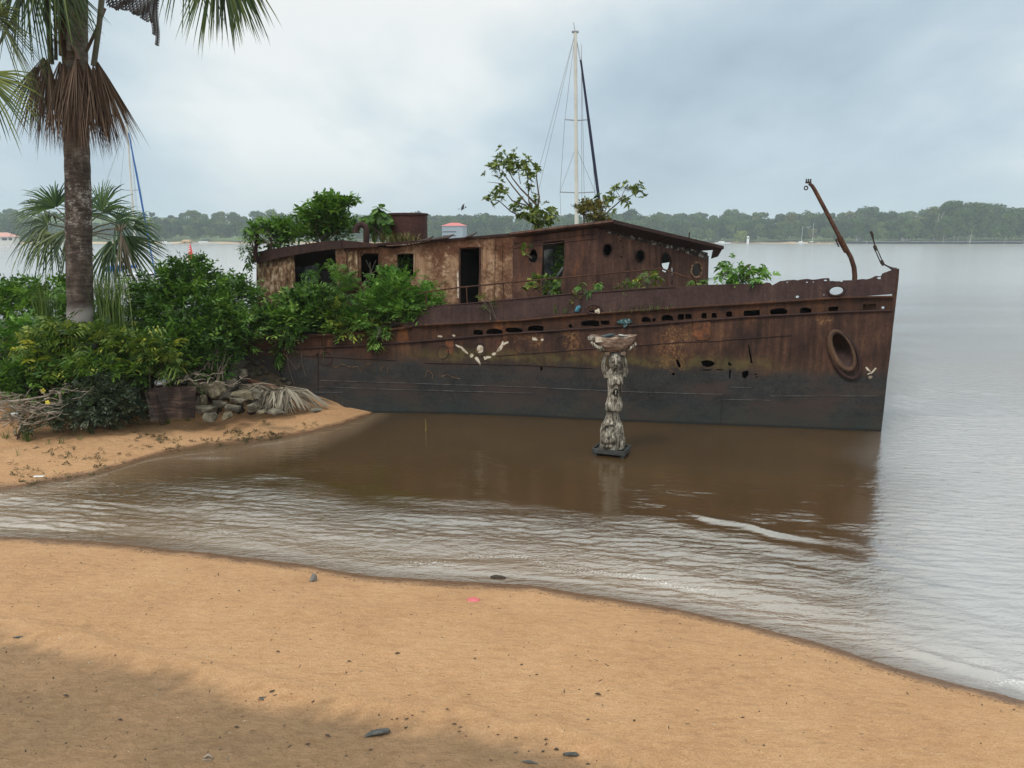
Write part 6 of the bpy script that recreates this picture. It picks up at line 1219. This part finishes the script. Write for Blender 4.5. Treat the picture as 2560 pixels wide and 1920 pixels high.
# ---------------------------------------------------------------- rocks, sheet, driftwood, litter
M_rk = [simple('bank_rock', [(.35, (.085, .07, .042)), (.5, (.17, .14, .088)), (.68, (.29, .245, .165))], 9, .95, .9, bd=.05), simple('grey_bank_rock', [(.36, (.045, .037, .026)), (.52, (.115, .098, .070)), (.66, (.21, .185, .135))], 5, .9, .5), simple('dark_bank_rock', [(.35, (.022, .018, .014)), (.65, (.075, .06, .042))], 5, .9, .5)]
RK = [(567, 1039, 16, 11, .20, 0, 'squarish tan block on the sand in front of the stone pile'), (583, 1020, 20, 9, .18, 1, 'pale flat stone just behind the squarish tan block'), (522, 1043, 18, 13, .18, 1, 'pale topped grey stone at the right foot of the brown sheet'), (515, 1026, 26, 14, .25, 1, 'broad blue grey slab right of the brown sheet'), (636, 1018, 14, 12, .18, 1, 'light grey stone under the dry palm frond'), (690, 1029, 24, 7, .18, 1, 'long grey stone at the sand edge under the frond'), (790, 1026, 14, 5, .14, 1, 'small pale stone by the frond tips at the hull'),
      (508, 1000, 8, 15, .15, 0, 'upright tan stone in the dark hollow'), (496, 1003, 6, 12, .12, 1, 'upright grey stone beside the tan one in the hollow'), (545, 1010, 14, 8, .15, 2, 'dark stone behind the blue grey slab'), (560, 1012, 8, 8, .1, 1, 'little grey stone left of the squarish tan block'), (600, 1000, 22, 8, .25, 1, 'flat grey stone in the middle of the pile'), (570, 990, 18, 12, .3, 2, 'dark stone in the middle of the pile'), (525, 967, 55, 15, .45, 0, 'large overhanging mossy slab above the dark hollow'), (575, 965, 22, 18, .3, 2, 'dark block at the right end of the mossy slab'), (610, 985, 30, 12, .3, 0, 'brownish stone under the frond stem'),
      (507, 947, 18, 10, .25, 0, 'tan block on top of the slab at its right'), (464, 945, 18, 13, .25, 0, 'rounded tan block on top of the slab'), (440, 940, 7, 13, .15, 0, 'small upright tan block beside the white box'), (485, 952, 10, 8, .15, 0, 'small pale block between the two tan blocks'), (430, 955, 16, 9, .2, 0, 'mossy block right of the white box'), (580, 937, 16, 11, .22, 1, 'grey block high in the pile near the wreck'), (606, 933, 12, 12, .2, 1, 'grey rounded stone against the hull high in the pile'), (577, 956, 16, 9, .2, 1, 'grey stone below the high blocks near the wreck'), (600, 915, 20, 14, .3, 2, 'dark boulder against the stern high up'), (555, 915, 26, 12, .3, 2, 'dark boulder under the vine tangle'), (352, 925, 14, 10, .2, 0, 'tan stone under the yellow sprig'), (500, 905, 24, 12, .3, 2, 'dark boulder under the shrub above the slab'), (365, 957, 12, 7, .15, 2, 'dark flat stone left of the white box'), (520, 940, 12, 7, .18, 1, 'grey stone behind the tan block'), (398, 950, 20, 10, .25, 2, 'dark stone beneath the white box'), (415, 970, 40, 14, .3, 2, 'long dark stone behind the brown sheet'), (540, 985, 22, 14, .25, 0, 'tan block half hidden in the dark hollow'), (455, 925, 20, 9, .2, 2, 'dark block under the dry twigs'), (640, 985, 16, 10, .2, 1, 'grey block beneath the frond stem by the hull'), (535, 925, 18, 12, .22, 0, 'mossy block below the dry twigs'), (480, 930, 22, 10, .22, 0, 'flat mossy block above the two tan blocks'), (590, 1025, 10, 7, .12, 2, 'little dark stone behind the pale flat stone'), (655, 1030, 12, 6, .12, 0, 'small brown stone at the frond foot')]
for i, (x, y, rx, ry, rd, mi, lb) in enumerate(RK):
    P = at_z(x, y + ry, .4); Yr = np.interp(y, [900, 930, 960, 1000, 1040], [21.4, 20.8, 20.2, 19.7, 18.9]); P = at_y(x, y, Yr); tag(rock_mesh('rock', P, (rx * Yr / F * 1.06, rd, ry * Yr / F * 1.2), M_rk[mi], None, i + 20, 20, RNG.uniform(-.3, .3)), lb, 'rock', 'rocks piled at the wreck stern')
rf = MB(); rg = np.random.default_rng(4)
rubble = []
for i in range(120):
    x = rg.uniform(-8.6, -6.3); fty = np.interp(x, FT[:, 0], FT[:, 1]); y = fty + rg.uniform(.1, 2.4); s = rg.uniform(.05, .13); z = float(ground_z(np.array(x), np.array(y)))
    rf.ell(np.array([x, y, z + s * .3]), (s * 1.3, s, s * .7), rot(rg.uniform(0, 3), rg.uniform(-.4, .4)), 6, 4)
rb = rf.build('rubble', M_rk[2]); tag(rb, 'dark rubble filling the gaps between the bank stones', 'rubble', kind='stuff')
# rusty brown sheet
M_sheet, nt, b = newmat('rusty_brown_sheet'); p = pos(nt); n1 = noise(nt, scl(nt, p, (.5, .5, 7)), 3, 5, .65); n2 = noise(nt, p, 2, 5)
c = ramp(nt, mth(nt, 'ADD', mth(nt, 'MULTIPLY', n1, .6), mth(nt, 'MULTIPLY', n2, .4)), [(.38, (.014, .009, .008)), (.49, (.036, .022, .018)), (.58, (.085, .052, .040)), (.66, (.20, .15, .125))]); setin(nt, b, col=c, rough=.6, spec=.25, normal=bump(nt, n2, .3, .03))
Yb = 18.6; SH = thing('metal_sheet', 'folded dark brown metal sheet standing at the edge of the sand', 'metal sheet', at_y(415, 1048, Yb))
def folded(pts_top, pts_bot, name, m, th=(0, .03, .0)):
    V = [at_y(x, y, Y) for x, y, Y in pts_top] + [at_y(x, y, Y) for x, y, Y in pts_bot]; k = len(pts_top); V2 = [v + np.array(th) for v in V]; mb = MB()
    mb.add(V + V2, [(i, i + 1, k + i + 1, k + i) for i in range(k - 1)] + [(2 * k + i, 3 * k + i, 3 * k + i + 1, 2 * k + i + 1) for i in range(k - 1)] + [(i, 2 * k + i, 2 * k + i + 1, i + 1) for i in range(k - 1)] + [(k + i, k + i + 1, 3 * k + i + 1, 3 * k + i) for i in range(k - 1)] + [(0, k, 3 * k, 2 * k), (k - 1, 3 * k - 1, 4 * k - 1, 2 * k - 1)]); return mb.build(name, m, SH)
folded([(362, 980, 18.6), (385, 972, 18.55), (418, 967, 18.75), (450, 966, 18.6), (489, 967, 18.9)], [(376, 1053, 18.2), (398, 1051, 18.3), (422, 1047, 18.6), (455, 1045, 18.45), (486, 1045, 18.8)], 'main_panel', M_sheet)
folded([(345, 966, 18.9), (372, 968, 18.85), (420, 964, 19.0)], [(352, 1045, 18.7), (370, 1048, 18.75), (420, 1045, 18.95)], 'rear_panel', M_sheet)
M_gs = simple('grey_plate', [(.35, (.10, .11, .105)), (.65, (.21, .22, .21))], 4, .7, .3)
folded([(322, 970, 18.6), (338, 968, 18.6)], [(340, 1028, 18.35), (352, 1045, 18.4)], 'grey_flap', M_gs)
Pb = at_y(401, 957, 18.95); bx = MB().box(Pb, (.26, .2, .09), rot(.3, .1, -.12), .03).box(Pb + [0, 0, .052], (.27, .21, .02), rot(.3, .1, -.12), .008); tag(bx.build('foam_box', M_white), 'white foam takeaway box lying on the stones above the brown sheet', 'box')
tag(MB().box(at_y(36, 1035, 17.7), (.15, .1, .06), rot(.2), .02).build('foam_cup', M_white), 'white scrap of foam among the drift branches', 'litter')
tag(MB().box(at_z(97, 1191, .16), (.20, .06, .02), rot(.05), .006).build('white_scrap', M_white), 'flat white scrap lying on the sand spit near the water', 'litter')
# drift branches
rg = np.random.default_rng(8)
for k, (lb, x0, x1, y0, y1, n) in enumerate((('tangled heap of bleached drift branches at the left frame edge of the spit', -15, 150, 985, 1058, 75), ('bunch of thin bleached sticks lying above the grey shrub', 140, 225, 965, 985, 14), ('bare dry twigs leaning over the stones below the dark shrub', 505, 570, 855, 945, 16), ('dry sticks scattered on the stones beside the frond', 395, 620, 925, 960, 26))):
    mb = MB()
    for i in range(n):
        x = rg.uniform(x0, x1); y = rg.uniform(y0, y1); Yk = np.interp(y, [855, 930, 960, 985, 1060], [20.4, 20.0, 18.5, 17.7, 17.2]); a = rg.normal(0, .35) if k != 2 else rg.uniform(.7, 1.7); L_ = rg.uniform(25, 75) * (1 if k != 3 else .7); pts = []
        for t in np.linspace(-.5, .5, 6): pts.append(at_y(x + L_ * t * math.cos(a) + rg.normal(0, 1.5), y - L_ * t * math.sin(a) + 5 * math.sin(t * 5 + i), Yk + .3 * t + rg.normal(0, .03)))
        mb.tube(pts, np.linspace(rg.uniform(.009, .021), .005, 6) * (1.0 if k != 3 else .9), 5)
    if k == 0: mb.tube([at_y(x, y, 17.95) for x, y in [(40, 1025), (85, 1030), (130, 1010), (153, 1008), (150, 985), (140, 978)]], [.03, .035, .04, .04, .035, .025], 7); mb.tube([at_y(x, y, 17.9) for x, y in [(0, 1005), (60, 1000), (118, 990), (135, 975)]], [.03, .028, .022, .015], 6)
    tag(mb.build('drift_branches', M_drift if k != 2 else M_twig), lb, 'driftwood', kind='stuff' if k == 3 else None)
# dry palm frond against the hull
Fd = at_y(700, 972, 20.9); DF = thing('dry_frond', 'grey dried palm frond with a brown stem slumped between the stones and the hull', 'palm frond', at_y(700, 1020, 20.4))
MB().tube([at_y(614, 950, 21.3), at_y(650, 960, 21.0), Fd], [.075, .07, .045], 8).build('stem', simple('brown_frond_stem', [(.3, (.09, .035, .02)), (.7, (.24, .11, .07))], 4, .6, .2, (1, 1, 1)), DF, True)
rgf = np.random.default_rng(12); mb_V = []; F4 = []; F3 = []; T = []
for i in range(135):
    th = rgf.uniform(-.2, 1.12); s_ = rgf.uniform(0, 1)
    e = (np.interp(s_, [0, .25, .5, .75, 1], [590, 640, 700, 760, 838]) + rgf.normal(0, 10), np.interp(s_, [0, .25, .5, .75, 1], [1008, 1026, 1028, 1027, 1024]) + rgf.normal(0, 5)); st_ = at_y(700 + rgf.normal(0, 12), 974 + rgf.normal(0, 4), 20.85)
    en = at_y(*e, np.interp(e[0], [590, 700, 838], [19.9, 19.9, 21.2])); en[2] = max(en[2], .25); md_ = (st_ + en) / 2 + [0, 0, .16 + rgf.normal(0, .06)]; w_ = rgf.uniform(.018, .034); sd = np.array([.8, .5, .2]) * w_; o = len(mb_V)
    mb_V += [st_ - sd * .4, st_ + sd * .4, md_ - sd, md_ + sd, (md_ + en) / 2 + [0, 0, .03] - sd * .8, (md_ + en) / 2 + [0, 0, .03] + sd * .8, en]; F4 += [(o, o + 1, o + 3, o + 2), (o + 2, o + 3, o + 5, o + 4)]; F3.append((o + 4, o + 5, o + 6)); T.append(rgf.uniform(0, 1))
for i in range(60):
    a = (rgf.uniform(560, 640), rgf.uniform(960, 985)); e = (a[0] + rgf.uniform(30, 75), a[1] + rgf.uniform(-2, 16)); st_ = at_y(*a, 20.5); en = at_y(*e, 20.4); sd = np.array([.1, .3, .5]) * .03; o = len(mb_V); m2 = (st_ + en) / 2 + [0, 0, .05]
    mb_V += [st_ - sd, st_ + sd, m2 - sd, m2 + sd, (m2 + en) / 2 - sd * .7, (m2 + en) / 2 + sd * .7, en]; F4 += [(o, o + 1, o + 3, o + 2), (o + 2, o + 3, o + 5, o + 4)]; F3.append((o + 4, o + 5, o + 6)); T.append(rgf.uniform(0, 1))
np_mesh('leaflets', mb_V, [np.array(F3), np.array(F4)], P_grey, DF, tint=np.concatenate([T, np.repeat(T, 2)]))
# small grass tufts and creeping weeds on the spit
GT = [(15, 1105, .35, 26, 'grass tuft at the left frame edge of the spit'), (68, 1108, .5, 46, 'largest grass tuft on the spit near the left frame edge'), (120, 1115, .22, 10, 'thin grass tuft right of the largest one'), (155, 1112, .25, 10, 'thin grass tuft with few blades midway along the left spit'), (205, 1105, .22, 16, 'small dense grass tuft on the left spit'), (228, 1085, .25, 18, 'grass tuft against the grey shrub foot'), (288, 1082, .26, 20, 'grass tuft alone left of the brown sheet'), (420, 1068, .5, 24, 'grass tuft with arching heads before the brown sheet, left one'), (470, 1066, .45, 26, 'grass tuft with arching heads before the brown sheet, right one'), (508, 1062, .3, 6, 'single thin grass stalk right of the brown sheet'), (718, 1035, .42, 34, 'grass tuft at the dry palm frond'), (140, 1085, .18, 8, 'faint grass tuft near the drift branches'), (185, 1090, .2, 8, 'faint grass tuft left of the grey shrub foot'), (43, 1150, .35, 4, 'lone seedling stalk on the open sand of the spit')]
for (x, y, h, n, lb) in GT:
    P = at_z(x, y, .3); P[2] = float(ground_z(np.array(P[0]), np.array(P[1]))) - .02; P = at_z(x, y, P[2])
    grass_clump('grass_tuft', lb, x, y, 0, n, h, .10, .012, .55, base=P, group='grass tufts on the sand spit')
cw = []
for (x0, x1, y0, y1, n) in ((330, 620, 1085, 1112, 60), (560, 700, 1068, 1085, 45), (60, 330, 1120, 1180, 45), (0, 150, 1150, 1200, 14), (640, 800, 1050, 1075, 14)):
    for i in range(n): q = at_z(rg.uniform(x0, x1), rg.uniform(y0, y1), .2); q[2] = float(ground_z(np.array(q[0]), np.array(q[1]))); cw.append((q, (.10, .05, .02), 5))
G_weed = leafmat('creeping_weed', [(0, (.03, .026, .014)), (.5, (.07, .065, .032)), (1, (.13, .13, .07))], rough=.9)
wd_ = foliage('creeping_weed', None, G_weed, cw, .055, .02, 4, twig=.07, up=.1, droop=.1, lobe_n=3, clump=1.0); tag(wd_, 'dry creeping weed sprinkled over the sand spit', 'weed', kind='stuff')
# litter of the near beach
M_chip = simple('dark_wood_chip', [(.3, (.022, .015, .012)), (.7, (.06, .04, .03))], 20, .8, .2); M_slate = simple('wet_grey_wood', [(.35, (.035, .035, .032)), (.55, (.085, .085, .078)), (.7, (.15, .15, .14))], 12, .6, .5, (1, 4, 4)); M_stone = simple('grey_pebble', [(.3, (.11, .10, .095)), (.7, (.25, .235, .22))], 14, .85, .3)
def on_sand(x, y):
    z_ = .3
    for _ in range(6): P = at_z(x, y, z_); z_ = float(ground_z(np.array(P[0]), np.array(P[1])))
    return at_z(x, y, z_)
P = on_sand(781, 1452); tag(rock_mesh('stone', P + [0, 0, .05], (.075, .06, .075), M_stone, None, 5, 14), 'pointed grey stone standing on the near sand below the water edge', 'stone')
P = on_sand(1246, 1449); tag(MB().tube([P + [-.12, 0, .03], P + [-.05, .005, .04], P + [.06, -.01, .035], P + [.11, -.03, .03]], [.03, .042, .04, .022], 8, flat=.8).build('charred_stick', M_chip), 'short charred stick lying at the water edge', 'stick')
P = on_sand(1183, 1501); M_pink = simple('pink_plastic', [(.3, (.50, .085, .10)), (.7, (.66, .15, .16))], 6, .4, 0); tag(MB().lathe([(.085, 0), (.09, .008), (.075, .018), (.0, .02)], P, 20, sy=.8).build('plastic_lid', M_pink), 'pink plastic lid lying on the near sand', 'lid')
P = on_sand(943, 1838); tag(MB().tube([P + [-.115, -.035, .012], P + [-.05, -.01, .03], P + [.03, .01, .034], P + [.10, .03, .03], P + [.118, .035, .02]], [.012, .034, .036, .03, .012], 9, flat=.6).build('driftwood_piece', M_slate, None, True), 'largest grey driftwood sliver on the darker sand at the bottom', 'driftwood')
P = on_sand(1427, 1890); tag(MB().tube([P + [-.07, .01, .012], P + [-.02, 0, .022], P + [.05, 0, .02], P + [.07, 0, .01]], [.012, .022, .022, .01], 8, flat=.6).build('driftwood_piece', M_slate, None, True), 'flat grey driftwood chip near the bottom centre with a stone beside it', 'driftwood')
P = on_sand(1323, 1907); tag(MB().tube([P + [-.07, .01, .008], P + [0, 0, .014], P + [.08, -.02, .008]], [.006, .016, .006], 7, flat=.5).build('driftwood_piece', M_slate, None, True), 'slim grey driftwood splinter at the very bottom centre', 'driftwood')
P = on_sand(653, 1750); mb = MB().tube([P + [-.03, 0, .01], P + [.01, .0, .02], P + [.03, -.015, .006]], [.006, .016, .004], 6, flat=.4); mb.tube([P + [-.03, .03, .01], P + [.04, .035, .012]], .006, 5); tag(mb.build('curled_leaf', M_slate), 'curled grey leaf on the darker sand left of the big sliver', 'leaf')
P = on_sand(45, 1595); mb = MB().tube([P + [-.06, 0, .008], P + [0, .005, .014], P + [.06, .02, .01]], [.006, .014, .006], 6, flat=.5); tag(mb.build('curled_leaf', M_slate), 'blue grey leaf scraps on the darker sand at the left frame edge', 'leaf')
P = on_sand(520, 1897); mb = MB().tube([P + [-.04, 0, .01], P + [0, .012, .03], P + [.045, 0, .012]], [.008, .012, .008], 6); mb.tube([P + [-.04, -.02, .006], P + [.04, -.025, .006]], .008, 5); tag(mb.build('shell_scrap', M_drift), 'pale curled husk on the darker sand near the bottom left', 'husk')
def chips(pts, label, group, m, name, s0):
    proto = []
    for k in range(4):
        if name == 'wood_chip': o = MB().tube([[-.03, 0, .006], [0, .004, .011], [.03, 0, .006]], [.006, .013, .005], 6, flat=.6).build(name, m, None, loc=(0, 0, 0))
        else: o = rock_mesh(name, np.zeros(3), (.022, .017, .013), m, None, 60 + k, 12)
        proto.append(o)
    for i, (x, y, s) in enumerate(pts):
        o = proto[i] if i < 4 else proto[i % 4].copy()
        if i >= 4: C.objects.link(o)
        P = on_sand(x, y); o.location = tuple(P + [0, 0, .004 * s]); o.scale = (s * s0 * .66,) * 3; o.rotation_euler = (0, 0, random.uniform(-.5, .5)); tag(o, label, 'wood chip' if name == 'wood_chip' else 'pebble', group)
chips([(598, 1478, 1.0), (548, 1485, .7), (695, 1631, 1.3), (994, 1635, 1.4), (873, 1655, 1.2), (1187, 1647, .9), (1304, 1663, 1.0), (1495, 1738, 1.6), (203, 1409, 1.1), (127, 1391, .7), (126, 1387, .6), (68, 1406, .7), (326, 1470, .7), (850, 1490, .6), (852, 1532, .6), (843, 1535, .5), (1028, 1537, .7), (1070, 1536, .6), (1448, 1725, .7), (1470, 1800, .9), (1342, 1688, .9), (1515, 1662, .7), (1520, 1665, .7), (1700, 1560, .7), (1850, 1640, .8), (1590, 1580, .6), (370, 1610, .6), (585, 1640, .6), (1310, 1620, .6), (690, 1585, .6)],
      'small dark wood chip lying on the dry near sand', 'dark chips on the dry near sand', M_chip, 'wood_chip', 1.0)
chips([(301, 1802, 1.3), (819, 1842, 1.5), (770, 1862, 1.0), (927, 1876, .9), (1136, 1812, 1.1), (1148, 1830, .8), (1245, 1838, .8), (1018, 1799, 1.0), (993, 1798, .8), (165, 1742, 1.6), (52, 1756, .7), (240, 1720, .7), (592, 1820, 1.2), (1031, 1790, .8), (1165, 1842, .8), (1290, 1846, .9), (1365, 1850, .9), (1227, 1902, .8), (1470, 1912, 1.0), (390, 1825, .6), (980, 1800, .7)],
      'small dark wood chip lying on the darker brown sand', 'dark chips on the darker near sand', M_chip, 'wood_chip', 1.0)
chips([(680, 1729, 1.7), (948, 1788, 1.0), (1015, 1821, 1.3), (1221, 1817, .9), (1365, 1861, .9), (1322, 1879, .8), (1358, 1880, 1.2), (1391, 1873, 1.7), (1288, 1882, .8), (165, 1858, .8), (551, 1875, .8), (960, 1748, .9), (865, 1890, 1.0), (1586, 1802, 1.1), (1910, 1864, .9), (2451, 1858, .8)],
      'rounded dark pebble lying on the near sand', 'dark pebbles on the near sand', M_rk[2], 'pebble', 1.0)
# fine drift litter over the near beach
G_lit = leafmat('beach_litter', [(0, (.02, .014, .010)), (.6, (.07, .05, .035)), (.9, (.16, .12, .08)), (1, (.55, .48, .36))], rough=.9, trans=0)
rgl = np.random.default_rng(77); PL = []
while len(PL) < 900:
    x, y = rgl.uniform(-8, 7), rgl.uniform(5, 12); q = np.interp(x, A_X, A_Y) - y
    if q < .25 or (rgl.uniform() > .35 and abs(q - .9 - .5 * math.sin(x)) > .18 and y > np.interp(x, BM[:, 0], BM[:, 1])): continue
    PL.append((x, y, 0))
PL = np.array(PL); PL[:, 2] = ground_z(PL[:, 0], PL[:, 1]) + .004; DL = rgl.normal(0, 1, PL.shape) * [1, 1, .12]
V, F3, F4 = leaf_arrays(PL, DL, np.cross(DL, [0, 0, 1.]), rgl.uniform(.016, .060, len(PL)), rgl.uniform(.008, .020, len(PL)), fold=.35, droop=.0); tl = rgl.uniform(0, 1, len(PL))
tag(np_mesh('beach_litter', V, [F3, F4], G_lit, tint=np.concatenate([np.repeat(tl, 4), np.repeat(tl, 2)])), 'fine drift litter sprinkled over the near sand', 'litter', kind='stuff')
# cloths on the wreck
M_cloth = simple('blue_cloth', [(.35, (.03, .12, .17)), (.6, (.07, .24, .32)), (.75, (.20, .48, .58))], 9, .8, .3); M_teal = simple('dark_teal_cloth', [(.4, (.015, .05, .055)), (.55, (.04, .11, .12)), (.66, (.45, .47, .45))], 16, .85, .4)
def cloth(poly, off, m, label):
    c_ = np.mean([hull_pt(x, y, off) for x, y in poly], 0); mb = MB(); P = [hull_pt(x, y, off - .02 - RNG.uniform(0, .05)) for x, y in poly]; k = len(P); mid_ = c_ + np.array([0, -.08, 0])
    mb.add(P + [mid_] + [q + np.array([0, .05, 0]) for q in P], [(i, (i + 1) % k, k) for i in range(k)] + [(i, k + 1 + i, k + 1 + (i + 1) % k, (i + 1) % k) for i in range(k)]); return tag(mb.build('cloth', m), label, 'cloth')
cloth([(1441, 766), (1449, 763), (1452, 768), (1446, 780), (1437, 779)], -.03, M_cloth, 'bright blue cloth scrap hanging on the bulwark beside the oval opening')
cloth([(1487, 777), (1497, 771), (1501, 778), (1499, 784), (1488, 784)], -.03, M_bone, 'pale cloth scrap under the oval chain opening')
cloth([(1541, 806), (1552, 800), (1563, 797), (1576, 798), (1580, 806), (1570, 810), (1566, 818), (1560, 819), (1557, 811), (1547, 809)], -.03, M_teal, 'dark teal and white rag stuffed in a rust hole above the carved figure')
reed = MB().tube([at_z(1064, 1078, 0) + [0, 0, -.1], at_z(1064, 1078, 0) + [.01, 0, .18], at_z(1064, 1078, 0) + [.0, 0, .33]], [.014, .012, .006], 5); tag(reed.build('reed', simple('reed_green', [(.3, (.16, .15, .03)), (.7, (.28, .26, .06))], 4, .7, 0)), 'short yellow green reed sticking out of the calm water by the spit', 'reed')
for (x, y, Y, lb) in ((394, 826, 20.1, 'yellow flower on the large dark shrub'), (108, 977, 18.2, 'yellow flower above the drift branches'), (120, 1007, 17.9, 'yellow flower low beside the bleached drift branch')):
    q = at_y(x, y, Y); mb = MB()
    for i in range(5): a = 2 * math.pi * i / 5; mb.ell(q + [.035 * math.cos(a), -.01, .035 * math.sin(a)], (.034, .012, .028), rot(0, 0, -a), 8, 6)
    tag(mb.build('flower', simple('yellow_petal', [(.3, (.75, .58, .05)), (.7, (.85, .72, .10))], 4, .6, 0)), lb, 'flower')
